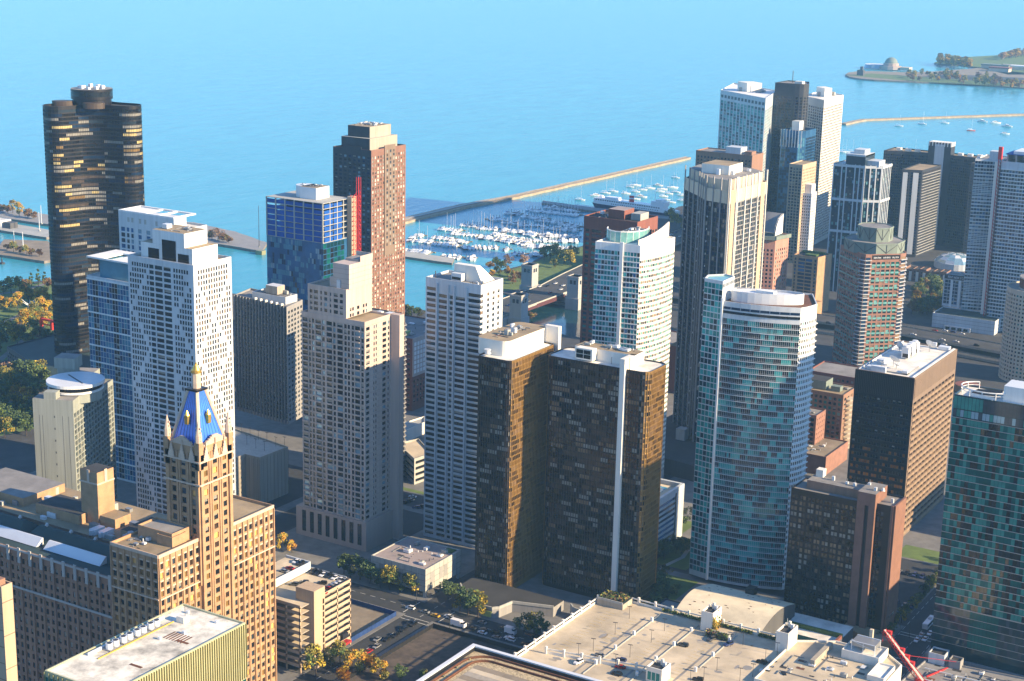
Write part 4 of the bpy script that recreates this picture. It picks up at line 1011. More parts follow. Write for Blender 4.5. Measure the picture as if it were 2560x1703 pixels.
W = MB(); W.box(262, -658, 16, 266, -653, 19.6, 'black'); W.build('roof_hatch', t)
t = Tower('flat_roof_annex', 'small low flat roofed annex with one white rooftop unit', 'building', rect(289, -632, 305, -650), 0, 6, 'concrete_dark', 'concrete_grey', .6); t.part('roof_unit', 292, -640, 295.5, -636.5, 5.4, 7.2, 'white'); t.finish()
# --- dark hotel with brick stair towers
root = thing('dark_hotel', 'dark glass hotel slab with twin brown brick stair shafts and a brick end wall', 'hotel', 232, -688)
t = Tower('', '', '', rect(223, -675.8, 255.5, -694), 0, 64.5, 'bronze', 'roof_grey', .7, root=root); t.wname = 'slab'
t.face(0, [x for i in range(8) for x in ((i*4.05+.4, i*4.05+1.7), (i*4.05+2.0, i*4.05+3.3))], rows(62, 21, 2.85, .66), runs(21, 16, 'g_black:6 g_tan:3 g_blind:3 g_brown2:4 g_dark:2', (1, 3)), .2); t.finish(keep=100)
t = Tower('', '', '', rect(206.8, -676.8, 216, -692.5), 0, 65, 'bronze', 'roof_grey', .7, root=root); t.wname = 'slab'
t.face(0, [(1.8, 3.1), (3.5, 4.8)], rows(62, 21, 2.85, .66), 'g_black:6 g_slate:2 g_brown2:2 g_tealdark', .2); t.finish(keep=20)
W = MB(); W.box(205.9, -677.4, 0, 206.8, -692.5, 65.2, 'red_brown'); W.box(206.8, -677.4, 0, 207.9, -676.6, 65.2, 'red_brown'); W.build('brick_end_wall', root)
W = MB(); W.box(214.5, -674, 0, 217.5, -690, 70, 'red_brown', 'roof_grey'); W.box(219.3, -674, 0, 223, -690, 70, 'red_brown', 'roof_grey'); W.box(217.5, -675.2, 0, 219.3, -690, 64, 'black'); W.box(217.5, -674, 64, 219.3, -690, 70, 'red_brown', 'roof_grey'); W.build('stair_shaft', root)
W = MB(); W.box(223, -690, 63.8, 250, -681, 68, 'brick', 'roof_grey'); W.build('penthouse', root)
W = MB(); W.box(245, -692, 68, 248.5, -688, 71.5, 'white_warm'); W.build('roof_unit', root)
for i, (x, y, z) in enumerate(((232, -687, 68), (228, -686, 68), (239, -688, 68), (221, -686, 70), (216, -680, 70), (209, -684, 64.3))):
    W = MB(); W.box(x, y, z, x+1.2, y+1.2, z+1+i % 3*.5, 'metal_white'); W.tube((x+.5, y+.5, z+1), (x+.5, y+.5, z+2.6), .12, 'metal_grey'); W.build('roof_unit', root)
W = MB(); W.circ(213.5, -681, .9, 70, 71.4, 'metal_white', 12, r2=.4); W.build('roof_dome', root)
text('HOTEL', root, (205.8, -684.5, 9.2), 2.2, (-1, 0), 'metal_grey')
W = MB(); W.prism([(224, -672), (208, -664), (200, -668), (201, -676), (224, -677)], 0, 4.5, 'brick_tan', 'roof_tan'); W.build('entrance_canopy', root)
t = thing('pool_terrace', 'white terrace with a dark green pool in front of the dark hotel', 'terrace', 234, -638)
W = MB(); W.prism([(254, -640), (216, -637), (216, -628), (252, -616)][::-1] if 0 else rect(216, -618, 251, -662), 0, 9.5, 'concrete_dark', 'roof_white'); W.build('deck', t)
W = MB(); W.prism([(238, -629), (222, -629), (222, -636), (225, -640), (238, -640), (242, -637), (241, -632)], 9.5, 9.56, 'water_dark'); W.build('pool', t)
W = MB(); W.box(216, -648, 9.5, 251, -646.8, 11.4, 'ivy'); W.box(216, -647, 9.5, 217, -640, 11, 'brick_red'); W.build('hedge', t)
# --- brown slab with sunlit spandrels
root = thing('brown_slab_tower', 'square topped brown office slab with gold lit ribbon windows and dishes on a white roof', 'office tower', 257, -844)
t = Tower('', '', '', rect(241, -806.4, 273.5, -882.5), 0, 90, 'tan_dark', 'roof_white', .6, root=root, rim=.9); t.wname = 'wall'
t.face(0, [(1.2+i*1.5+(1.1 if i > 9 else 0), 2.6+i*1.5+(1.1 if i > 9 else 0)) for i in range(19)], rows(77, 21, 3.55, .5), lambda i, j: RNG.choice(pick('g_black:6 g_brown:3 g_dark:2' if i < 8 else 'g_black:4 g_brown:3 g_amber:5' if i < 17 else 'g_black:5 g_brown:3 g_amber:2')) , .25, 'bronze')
t.face(1, [(1.5+i*6.15, 1.5+i*6.15+5.2) for i in range(12)], rows(77, 21, 3.55, .46), 'g_brown:6 g_brown2:3 g_tan:1 g_black:3', .6, 'tan_dark')
W = MB()
for i in range(21):
    for j in range(12): z = 77-i*3.55; W.obox(*t.E(1), 1.5+j*6.15-.3, 1.5+j*6.15+5.5, 0, .35, z-4.3, z-2.75, 'spandrel_brown')
W.build('spandrel', root, 'stuff')
W = MB()
for i in range(22): W.obox(*t.E(0), 0, 32.5, 0, .1, 77-i*3.55-.7, 77-i*3.55+.6, 'bronze')
for i in range(34): W.obox(*t.E(0), i-.06 if i else 0, i+.06, 0, .16, 78, 89.4, 'bronze_brown')
for i in range(39): W.obox(*t.E(1), i*2-.05 if i else 0, i*2+.05, 0, .12, 78.5, 89.4, 'tan_dark')
W.build('rib', root); t.finish(keep=100)
W = MB(); W.box(245, -846, 89.4, 269, -812, 90.6, 'concrete_grey', 'roof_grey') if 0 else W.box(247, -832, 89.4, 270, -812, 90.2, 'metal_grey', 'roof_white'); W.build('roof_platform', root)
for i in range(4):
    W = MB(); y = -846-i*4.6; x = 259-(i % 2)*.5; W.box(x-2, y-2, 90, x+2, y+2, 96, 'metal_white'); W.circ(x, y, 1.6, 96, 97, 'metal_white', 14); W.box(x-2.05, y+2.02, 90.4, x+1.2, y+2.06, 92.6, 'g_black'); W.build('cooling_tower', root)
def dish(x, y, z, r, az, el, parent):
    W = MB(); d = Vector((math.sin(az)*math.cos(el), math.cos(az)*math.cos(el), math.sin(el))); u = d.orthogonal().normalized(); w = d.cross(u); c0 = Vector((x, y, z+r+.6)); n = 16
    ring = lambda rr, off: [c0+d*off+(u*math.cos(2*math.pi*i/n)+w*math.sin(2*math.pi*i/n))*rr for i in range(n)]
    R0, R1, R2 = ring(r, .35*r), ring(r*.55, .08*r), ring(r*.1, 0)
    for a, b in ((R0, R1), (R1, R2)):
        for i in range(n): j = (i+1) % n; W.poly([a[i], b[i], b[j], a[j]], 'metal_white')
    W.poly(R2, 'metal_white'); W.tube((x, y, z), c0, .18, 'metal_grey'); W.tube(c0, c0+d*r*.8, .06, 'metal_grey'); W.build('satellite_dish', parent)
for a in ((252, -866, 90, 3.2, R(200), R(38)), (258, -822, 90, 3.2, R(200), R(45)), (266, -856, 90, 2.2, R(190), R(30)), (255, -818, 90, 1.6, R(210), R(60)), (263, -818, 90, 1.8, R(210), R(70)), (268, -862, 90, 2, R(200), R(30))): dish(*a, root)
for i, a in enumerate(((244, -880, 250, -876), (252, -880, 256, -878), (264, -814, 269, -811), (258, -811, 266, -809), (247, -816, 250, -812), (264, -828, 268, -824))):
    W = MB(); W.box(a[0], a[1], 89.6, a[2], a[3], 91.5+i % 2, 'metal_white'); W.build('roof_unit', root)
W = MB()
for i in range(3): W.box(241.6+i*.45, -881, 89.6, 241.8+i*.45, -807, 90.3+i*.1, 'metal_white')
W.box(271.5, -881, 89.4, 272, -807, 90.4, 'metal_white'); W.build('roof_rail', root)
# --- dark green glass tower at the right edge
root = thing('green_glass_tower', 'dark green glass tower cut by the right edge, with a curved white roof frame', 'apartment tower', 150, -670)
t = Tower('', '', '', rect(120, -659, 179.4, -678), 8, 127, 'g_tealdark', 'roof_white', .8, root=root); t.wname = 'wall'
cb = [RNG.choice((0, 0, 1, 1, 2)) for _ in range(38)]
def tb(i, j):
    return RNG.choice(pick(('g_green2:6 g_green:4 g_black:1', 'g_black:5 g_dark:3 g_green:3 g_green2:1', 'g_green:4 g_green2:3 g_black:3')[cb[(j+(i//9)*5) % 38]]))
t.face(0, cols(59.4, 38, .95), rows(117, 28, 3.05, .93), tb, .08)
W = MB()
for i in range(29): W.obox(*t.E(0), 0, 59.4, 0, .18, 117-i*3.05-.16, 117-i*3.05+.1, 'metal_grey')
for i in range(6): W.obox(*t.E(0), 0, 59.4, 0, .14, 14.2+i*3.4, 14.4+i*3.4, 'metal_grey')
W.build('floor_band', root)
W = MB()
for i in range(5):
    for j in range(38): W.obox(*t.E(0), j*1.563+.08, (j+1)*1.563-.08, 0, .06, 14.5+i*3.4, 17.5+i*3.4, 'g_green' if 9 < j < 18 else ('g_tealdark' if (i+j) % 3 else 'g_slate'))
for j in range(38): W.obox(*t.E(0), j*1.563+.08, (j+1)*1.563-.08, 0, .06, 117.6, 120.6, RNG.choice(('g_slate', 'g_sky', 'g_green2'))); W.obox(*t.E(0), j*1.563+.08, (j+1)*1.563-.08, 0, .06, 121, 126.4, 'g_green2' if j < 8 else 'g_slate')
W.build('glass_panel', root); t.finish(keep=100)
W = MB(); W.box(120, -657.5, 0, 181, -684, 8, 'concrete_grey', 'concrete_grey'); W.build('podium', root)
W = MB(); ar = [(168+11*math.cos(R(-60+i*15)), -668+8.5*math.sin(R(-60+i*15))) for i in range(19)]
for i in range(18):
    W.tube((*ar[i], 129.6), (*ar[i+1], 129.6), .28, 'white'); W.tube((*ar[i], 128.3), (*ar[i+1], 128.3), .14, 'white')
    if i % 2 == 0: W.tube((*ar[i], 126.4), (*ar[i], 129.6), .18, 'white')
W.build('roof_frame', root)
W = MB(); W.box(146, -675, 126.2, 160, -663, 133, 'white', 'metal_white'); W.build('penthouse', root)
W = MB(); W.prism([(174, -663), (163, -662), (163, -675), (173, -672)], 126.2, 127.4, 'white', 'rust'); W.build('roof_terrace', root)
W = MB()
for x in (121, 135, 149, 163): W.box(x, -657.6, 127.2, x+.2, -657.4, 128, 'metal_white')
W.build('roof_rail', root)
# --- brick apartment block with the green crown
pts = [(407, -1144), (382.5, -1119.8), (378, -1118), (375, -1121), (358, -1137.5), (356, -1143), (358, -1148), (381, -1170)]
root = thing('green_crowned_tower', 'red brick apartment tower with pale spandrels and a green octagonal crown', 'apartment tower', 381, -1144)
t = Tower('', '', '', pts, 0, 90, 'brick_orange', 'copper_green', .6, root=root); t.wname = 'wall'
t.face(0, [(1.2+i*3.35, 3.6+i*3.35) for i in range(10)], rows(87, 30, 2.85, .58), 'g_green:4 g_tealpale:3 g_dark:4 g_blind:2', .3)
for e in (1, 2): t.face(e, [(.2, t.L(e)-.2)], rows(88, 31, 2.8, .7), 'g_bluedark g_slate', .2)
t.face(3, [(1.2+i*3.75, 3.9+i*3.75) for i in range(6)], rows(84.6, 29, 2.85, .56), 'g_green:4 g_dark:5 g_tealpale:1 g_tan', .35)
for e in (4, 5): t.face(e, [(.2, t.L(e)-.2)], rows(88, 31, 2.8, .66), 'g_bluedark g_slate g_tan', .2)
W = MB()
for i in range(0, 29, 2):
    z = 84.6-(i+1)*2.85
    for j in range(6): W.obox(*t.E(3), 1.0+j*3.75, 4.1+j*3.75, 0, .15, z-.75, z+.65, 'g_tealpale')
    for j in range(10): W.obox(*t.E(0), 1.1+j*3.35, 3.7+j*3.35, 0, .12, z-.6, z+.5, 'g_tealpale')
W.build('spandrel', root, 'stuff')
W = MB()
for e in (1, 2, 4, 5):
    for i in range(31): W.obox(*t.E(e), -.4, t.L(e)+.4, 0, 1.1, 85.2-i*2.8, 85.6-i*2.8, 'white_cool')
W.build('balcony', root)
bn = MB(); bn.obox(*t.E(3), 1, 23, .02, .2, 86, 89.2, 'bronze'); bn.build('sign_board', root)
a, b = t.E(3); L = t.L(3); n = ((b[1]-a[1])/L, -(b[0]-a[0])/L)
for s, u in (('GRAND OPENING', 4.9), ('LUXURY RENTALS', 12.3), ('CALL NOW', 19.2)):
    p = (a[0]+(b[0]-a[0])*u/L+n[0]*.3, a[1]+(b[1]-a[1])*u/L+n[1]*.3, 86.8); o = text(s, root, p, 1.7, n, 'letter_white', sx=.43 if len(s) > 9 else .6)
t.finish()
def octo(cx, cy, r, rot=22.5): return [(cx+r*math.cos(R(rot+45*i)), cy+r*math.sin(R(rot+45*i))) for i in range(8)]
for r, z0, z1, nm in ((22, 89, 97, 'crown_base'), (13, 97, 107, 'crown')):
    W = MB(); q = octo(381, -1144, r); W.prism(q, z0, z1, 'copper_green', 'roof_grey')
    for i in range(8):
        A, B = q[i], q[(i+1) % 8]; W.obox(A, B, 0, math.dist(A, B), 0, .25, z1-.5, z1+.6, 'copper_green')
        M = ((A[0]+B[0])/2*1.0003, (A[1]+B[1])/2)
        for s in (A, B): W.tube((*s, z1-.4), (M[0]+(M[0]-381)*.012, M[1]+(M[1]+1144)*.012, z0+1.5), .22, 'concrete_dark')
        W.tube((M[0]+(M[0]-381)*.012, M[1]+(M[1]+1144)*.012, z0+1), (M[0]+(M[0]-381)*.012, M[1]+(M[1]+1144)*.012, z1-.5), .2, 'concrete_dark')
    W.build(nm, root)
# --- brick lofts behind the brown slab
def simple(name, label, cat, pts, z0, z1, wall, roof, spec, par=.8, keep=40, group=None, rim=.4):
    t = Tower(name, label, cat, pts, z0, z1, wall, roof, par, group, rim)
    for e, (us, vt, gl, dep) in spec.items(): t.face(e, us(t.L(e)) if callable(us) else us, vt, gl, dep)
    return t
C = lambda n, f: (lambda L: cols(L, n, f, .8, .8))
p = lambda z, *q: P(z, *[(2000+x/4.355, 880+y/4.355) for x, y in q])
q = p(38, (475, 470), (110, 415), (545, 425)); t = simple('brick_loft', 'red brick loft block with teal windows and round corner balconies behind the brown slab', 'apartment block', [(q[1][0]+8, q[0][1]), q[0], (q[0][0], q[0][1]-24), (q[1][0]+8, q[0][1]-24)], 0, 38, 'brick', 'roof_tan', {0: (C(9, .62), rows(36, 11, 3.1, .62), 'g_green2:3 g_dark:3 g_tealpale g_black', .3), 1: (C(4, .6), rows(36, 11, 3.1, .6), 'g_tan g_dark', .3)})
W = MB()
for i in range(11): W.circ(q[0][0]-.5, q[0][1]-9, 4, 33-i*3.1, 34-i*3.1, 'cream', 12)
W.build('balcony', t.o); t.part('penthouse', q[0][0]+14, q[0][1]-18, q[0][0]+30, q[0][1]-6, 37.4, 43, 'copper_green', 'roof_dark'); t.part('penthouse', q[0][0]+5, q[0][1]-12, q[0][0]+11, q[0][1]-7, 37.4, 40.5, 'copper_green'); t.units(3, 2, q[0][0]+2, q[0][1]-20, q[0][0]+12, q[0][1]-14, 37.2, (1, 1.6), (.8, 1.4)); t.finish()
q = p(30, (180, 695), (60, 680), (300, 620)); t = simple('brick_loft', 'narrow pinkish brick block with a plain sunlit flank beside the turquoise curved tower', 'apartment block', rect(q[0][0], q[0][1], q[0][0]+20, q[0][1]-16), 0, 30, 'brick_orange', 'roof_grey', {0: (C(5, .66), rows(28.5, 9, 3.1, .66), 'g_tealdark:4 g_bluedark g_green', .3), 1: (C(5, .25), rows(28.5, 9, 3.1, .4), 'g_blind g_brown2', .2)}); t.units(2, 2, q[0][0]+3, q[0][1]-14, q[0][0]+15, q[0][1]-4, 29.2, (1, 1.5), (.8, 1)); t.finish()
q = p(12, (285, 1145), (60, 1120), (512, 990)); t = simple('brick_podium', 'low salmon brick wall and terrace in sunlight between the lofts and the brown slab', 'building', rect(q[0][0], q[0][1], q[0][0]+40, q[0][1]-38), 0, 12, 'brick_orange', 'sand', {}); t.units(6, 9, q[0][0]+8, q[0][1]-30, q[0][0]+34, q[0][1]-8, 11.2, (1, 3), (.6, 1.4)); t.finish()
q = p(14, (60, 1320), (40, 1120), (490, 1130)); t = simple('flat_roof_hall', 'wide low hall with a blue grey flat roof behind the dark hotel', 'hall', rect(243, -722, 300, -775), 0, 14, 'concrete_grey', 'concrete_grey', {}); W = MB(); W.box(262, -775, 13.4, 262.6, -722, 14.4, 'white_cool'); W.build('roof_ridge', t.o); t.units(4, 4, 246, -770, 296, -726, 13.2, (1.5, 3), (.8, 1.6)); t.finish()
t = simple('brick_loft', 'long dark red brick block with a flat roof behind the brick loft', 'apartment block', rect(300, -1000, 372, -1030), 0, 30, 'brick_red', 'roof_grey', {0: (C(22, .5), rows(28, 8, 3.2, .5), 'g_dark g_slate g_blind', .3), 1: (C(9, .5), rows(28, 8, 3.2, .5), 'g_dark g_slate', .3)}); t.finish()
# red warehouse with white painted words
t = simple('red_warehouse', 'dark red brick warehouse with white painted words high on its side wall', 'warehouse', rect(448, -990, 500, -1030), 0, 34, 'brick_red', 'roof_grey', {1: (C(8, .3), rows(24, 6, 3.6, .5), 'g_black:3 g_blind', .3)}); W = MB(); W.prism([(472, -989.9), (449, -989.9), (449, -1000), (472, -1000)], 34, 40, 'copper_green', pts2=[(461, -990), (460, -990), (460, -1000), (461, -1000)]); W.build('green_gable', t.o)
text('NORTH', t.o, (447.8, -1001, 29.8), 3.6, (-1, 0)); text('PIER', t.o, (447.8, -1002, 26), 3.6, (-1, 0)); text('MARKET', t.o, (447.8, -1018, 28.4), 3.6, (-1, 0)); t.finish()
# --- white windowed office block beyond the beige tower
t = simple('white_panel_block', 'pale office block with a glowing grid of white panels above dark red brick floors', 'office building', rect(590, -846, 640, -900), 0, 50, 'brick_red', 'roof_grey', {1: (C(14, .5), rows(22, 5, 3.4, .55), 'g_dark:4 g_brown2', .3), 0: (C(10, .5), rows(48, 13, 3.5, .5), 'g_dark', .3)})
W = MB(); W.box(589.4, -846, 24, 590, -900, 50.4, 'beige_light'); W.build('upper_wall', t.o)
for i in range(7):
    for j in range(15):
        W = MB(); W.box(589.3, -847.4-j*3.5, 26+i*3.15, 589.42, -849.8-j*3.5, 28.4+i*3.15, 'white'); W.build('panel', t.o)
t.units(6, 6, 596, -890, 636, -852, 49.2); t.finish()
W = MB(); W.box(600, -858, 49.2, 612, -852, 52, 'lime'); W.build('yellow_shelter', t.o)
t = simple('terraced_hall', 'low white garden hall with a courtyard wall beyond the beige tower', 'building', P(8, (1062, 1040), (1005, 1058), (1005, 1080), (1062, 1055)), 0, 8, 'white_warm', 'concrete', {}); t.finish()
# --- tower under construction with blue tarpaulins
root = thing('unfinished_tower', 'unfinished glass tower wrapped in blue tarpaulins on its open upper floors', 'tower', 643, -806)
t = Tower('', '', '', rect(620, -790, 666, -820), 0, 119, 'g_blue', 'roof_grey', .2, root=root); t.wname = 'wall'
tb = runs(32, 30, 'g_blue:6 g_blue2:3 g_bluedark:1 g_sky', (1, 2)); r = random.Random(11)
def gl(i, j):
    d = (j-8)+(i-9)*.6
    if i < 20 and j < 24 and 0: return 'g_dark'
    return tb(i, j)
t.face(0, cols(46, 30, .94), rows(118.8, 34, 3.45, .94), lambda i, j: RNG.choice(pick('g_brown2:2 g_dark:3 g_slate:3')) if (29-j)+i*.9 > 21 and i < 16 and j > 8+i*.8 and RNG.random() < .8 else tb(i % 32, j), .06)
t.face(1, cols(22, 6, .9), rows(118.8, 34, 3.45, .86), 'g_tealdark:3 g_green:2 g_dark:2', .1); t.finish()
W = MB()
for i in range(8): W.box(620.2, -819, 119+i*3.6, 666, -790.4, 119.35+i*3.6, 'concrete')
W.build('floor_slab', root)
W = MB()
for i in range(7):
    for y in (-790.8, -818): W.box(620.3+i*7.55, y, 119, 621.1+i*7.55, y+.6, 144.5, 'concrete')
for y in (-798, -805.5, -812): W.box(620.3, y, 119, 620.9, y+.6, 144.5, 'concrete')
W.build('column', root)
W = MB(); W.box(630, -815, 119, 655, -797, 144.2, 'concrete_dark'); W.build('core', root)
for i in range(7):
    z = 119.4+i*3.6; h = 3.2 if i < 5 else 2.5
    for j in range(6):
        W = MB(); sag = r.uniform(.0, .5); x0, x1 = 621.2+j*7.55, 627.8+j*7.55
        W.poly([(x1, -790.6, z), (x0, -790.6, z), (x0, -790.6, z+h-sag*r.random()), ((x0+x1)/2, -790.55, z+h-sag-.2), (x1, -790.6, z+h-sag*r.random())], 'foil_blue'); W.poly([(x0, -790.7, z), (x1, -790.7, z), (x1, -790.7, z+h-sag), (x0, -790.7, z+h-sag)], 'foil_blue'); W.build('tarpaulin', root)
    for j in range(2):
        W = MB(); y0 = -792-j*9.5; sag = r.uniform(.1, .8); W.poly([(620.4, y0, z), (620.4, y0-8.6, z), (620.4, y0-8.6, z+h-sag), (620.4, y0-4, z+h-sag-.4), (620.4, y0, z+h-.2)], 'foil_blue'); W.poly([(620.5, y0-8.6, z), (620.5, y0, z), (620.5, y0, z+h-sag), (620.5, y0-8.6, z+h-sag)], 'foil_blue'); W.build('tarpaulin', root)
W = MB(); W.circ(645, -806, 8, 144.5, 152, 'metal_white', 24, sy=.75); W.prism(rect(632, -798.5, 645, -812), 144.5, 152, 'metal_white', 'roof_tan'); W.build('penthouse', root)
t.units(4, 5, 634, -810, 648, -801, 152, (1, 2.5), (.3, .8))
W = MB(); W.box(616.5, -820, 0, 620, -815, 146, 'red_steel' if 0 else 'tan'); W.build('hoist_wall', root)
W = MB()
for y in (-815.5, -819.5, -821.5, -823.5):
    for x in (615.5, 617.5): W.tube((x, y, 0), (x, y, 147 if y > -821 else 158), .18, 'red_steel', 4)
for i in range(48):
    z = i*3.1
    for y0, y1 in ((-815.5, -819.5), (-821.5, -823.5)): W.tube((615.5, y0, z), (615.5, y1, z+3.1), .12, 'red_steel', 4); W.tube((615.5, y0, z), (615.5, y1, z), .16, 'red_steel', 4); W.tube((615.5, y0, z), (617.5, y0, z), .22, 'red_steel', 4)
W.build('hoist_mast', root)
# --- red and black tower with tiered crown
root = thing('red_tiered_tower', 'tall reddish brown tower with rows of square windows and a stepped dark crown', 'skyscraper', 715, -965)
t = Tower('', '', '', rect(696, -944, 731, -987.5), 0, 155.5, 'red_brown', 'roof_dark', 1, root=root); t.wname = 'wall'
t.face(0, cols(35, 8, .58, .6, .6), rows(151, 54, 2.8, .6), 'g_slate:4 g_bluedark:4 g_sky:2 g_dark:3', .35, 'navy_wall')
t.face(1, cols(43.5, 13, .56, .6, .6), rows(151, 54, 2.8, .66), 'g_pale:3 g_blind:4 g_tan:3 g_brown2:4', .3, 'red_brown'); t.finish()
W = MB(); W.box(701, -983, 154, 727, -949, 163, 'navy_wall' , 'concrete'); W.build('crown', root)
W = MB(); W.box(704, -979, 163, 724, -953, 171, 'navy_wall', 'roof_tan'); W.build('crown', root)
W = MB(); W.box(700.8, -983.2, 154, 701, -948.8, 163.1, 'concrete_tan'); W.box(703.8, -979.2, 163, 704, -952.8, 171.1, 'concrete_tan'); W.build('crown_panel', root)
W = MB(); W.box(695.4, -973.5, 75, 696, -960, 157.5, 'tan_dark'); W.build('stair_panel', root)
for i in range(26):
    for j in range(3):
        if i*3+j < 78 and i < 26:
            W = MB(); W.box(695.32, -962.2-j*4.1, 152-i*2.8, 695.42, -964-j*4.1, 153.9-i*2.8, ('g_blind', 'g_brown2', 'g_slate')[(i*7+j*5) % 3]); W.build('window', root)
W = MB(); W.box(709, -943.9, 0, 720, -943.5, 157, 'navy_wall') if 0 else W.box(705, -944.4, 151.5, 722, -943.9, 157, 'navy_wall'); W.build('crown_band', root)
t.units(10, 14, 705, -978, 723, -954, 171, (1, 4), (.5, 1.6))
# --- far towers beyond the river
def far(name, label, pts, z1, wall, roof, spec, par=1.0, z0=0, cat='skyscraper', keep=60):
    t = simple(name, label, cat, pts, z0, z1, wall, roof, spec, par, keep); t.keep = keep; return t
q = P(158, *[(1660+x/2.6133, 150+y/2.6133) for x, y in ((370, 195), (665, 250), (742, 200))]); q4 = (q[0][0]+q[2][0]-q[1][0], q[0][1]+q[2][1]-q[1][1])
t = far('striped_white_tower', 'tall white tower with thin vertical stripes over teal glass beside the lake', [q[0], q[1], q[2], q4], 158, 'white_cool', 'white', {0: (C(13, .72), rows(148, 50, 2.9, .9), 'g_tealdark:3 g_teal:3 g_slate:2 g_tealpale:3', .3), 1: (C(10, .6), rows(146, 50, 2.9, .9), 'g_teal:2 g_tealpale:3 g_tan', .5)})
t.grid(t.E(0)[0], t.E(0)[1], 149, 157, [], [], 'g_dark', .1, 'white_cool') if 0 else None
W = MB()
for i in range(13): L = t.L(0); W.obox(*t.E(0), .8+i*(L-1.6)/13+1.2, .8+(i+1)*(L-1.6)/13-1.2, 0, .08, 150.5, 153.5, 'g_slate')
W.build('crown_window', t.o); t.finish(keep=60); c = t.c; W = MB(); W.prism([(c[0]+dx, c[1]+dy) for dx, dy in ((14, -2), (-2, 10), (-13, -2), (2, -14))], 157, 166, 'white_warm'); W.build('penthouse', t.o); t.units(5, 2, c[0]-18, c[1]-10, c[0]+10, c[1]+10, 157, (3, 6), (2, 4))
q = P(157, *[(1660+x/2.6133, 150+y/2.6133) for x, y in ((722, 225), (915, 235))])
cx_, cy_ = (q[0][0]+q[1][0])/2, q[0][1]; hw = (q[0][0]-q[1][0])/2
t = far('dark_curved_tower', 'dark curved glass tower standing behind two pale lakefront towers', [(cx_+hw, cy_), (cx_-hw*.3, cy_-2)]+[(cx_-hw*.3+hw*.9*math.cos(R(100+i*20)), cy_-12+10*math.sin(R(100+i*20))) for i in range(5)]+[(cx_-hw*.6, cy_-34), (cx_+hw, cy_-34)], 169, 'navy_wall', 'roof_grey', {e: (C(12 if e == 0 else 3, .8), rows(156, 50, 2.95, .7), 'g_black:4 g_dark:3 g_bluedark:3', .2) for e in (0, 1, 2, 3, 4, 5)})
t.finish(keep=40); c = t.c; W = MB(); W.tube((c[0]+6, c[1], 169), (c[0]+6, c[1], 181), .4, 'metal_dark'); W.box(c[0]-6, c[1]-3, 168, c[0]+2, c[1]+4, 171, 'roof_white'); W.build('antenna', t.o)
q = P(151, *[(1660+x/2.6133, 150+y/2.6133) for x, y in ((905, 232), (1048, 262), (1173, 228))]); q4 = (q[0][0]+q[2][0]-q[1][0], q[0][1]+q[2][1]-q[1][1])
t = far('white_grid_tower', 'cream white grid tower with small deep square windows, lit by the sun', [q[0], q[1], q[2], q4], 151, 'white_warm', 'roof_white', {0: (C(10, .66), rows(143, 48, 2.9, .66), 'g_dark:4 g_slate:3 g_bluedark', .35), 1: (C(14, .66), rows(143, 48, 2.9, .66), 'g_black:4 g_dark', .25)})
t.finish(keep=80); c = t.c; W = MB(); W.prism([(c[0]+dx, c[1]+dy) for dx, dy in ((9, -3), (-5, 9), (-9, -1), (4, -14))], 150, 159, 'white_warm'); W.build('penthouse', t.o); t.units(4, 12, c[0]-10, c[1]-16, c[0]+8, c[1]+12, 150.3, (2, 4), (1.5, 4))
# blue glass tower with the tan flank
t = far('blue_glass_tower', 'slender blue glass tower with a rooftop glass crown and thin steam plume', [(612, -1522), (594, -1522), (588, -1528), (588, -1555), (612, -1555)], 125, 'g_blue', 'roof_grey', {0: (C(7, .92), rows(118, 38, 3.0, .9), 'g_blue:4 g_bluedark:5 g_slate:3', .1), 1: (C(3, .9), rows(118, 38, 3, .9), 'g_blue2 g_blue', .1), 2: (C(8, .85), rows(118, 38, 3, .8), 'g_bluedark:4 g_slate:3 g_dark', .3)}, 3)
W = MB(); W.box(598, -1545, 124, 606, -1534, 133, 'metal_white'); W.build('penthouse', t.o); W = MB()
for i in range(8): W.box(612.2-i*.1-24.4*i/8, -1522.2, 108, 612.5-24.4*i/8, -1521.9, 125.5, 'metal_white')
W.build('mullion', t.o); t.finish(keep=40)
t = far('tan_flank_tower', 'tan concrete slab with a flat top attached in front of the blue glass tower', [(584, -1478), (570, -1478), (569, -1512), (584, -1512)], 98, 'tan', 'roof_tan', {0: (C(4, .7), rows(95, 31, 3.0, .7), 'g_slate g_dark g_bluedark', .4), 1: (C(9, .35), rows(94, 30, 3.0, .5), 'g_brown2 g_dark g_tan', .35)}); t.finish(keep=60)
t = far('slim_white_tower', 'slim white tower with black punched windows in front of the grid tower', [(575, -1482), (561, -1484), (562, -1500), (576, -1500)], 70, 'white', 'roof_white', {0: (C(6, .5), rows(68, 22, 3.0, .55), 'g_black:3 g_dark g_slate', .4), 1: (C(4, .5), rows(68, 22, 3, .6), 'g_black g_dark', .4)}); t.finish(keep=60); W = MB(); W.box(563, -1498, 69, 570, -1488, 78, 'white'); W.build('penthouse', t.o)
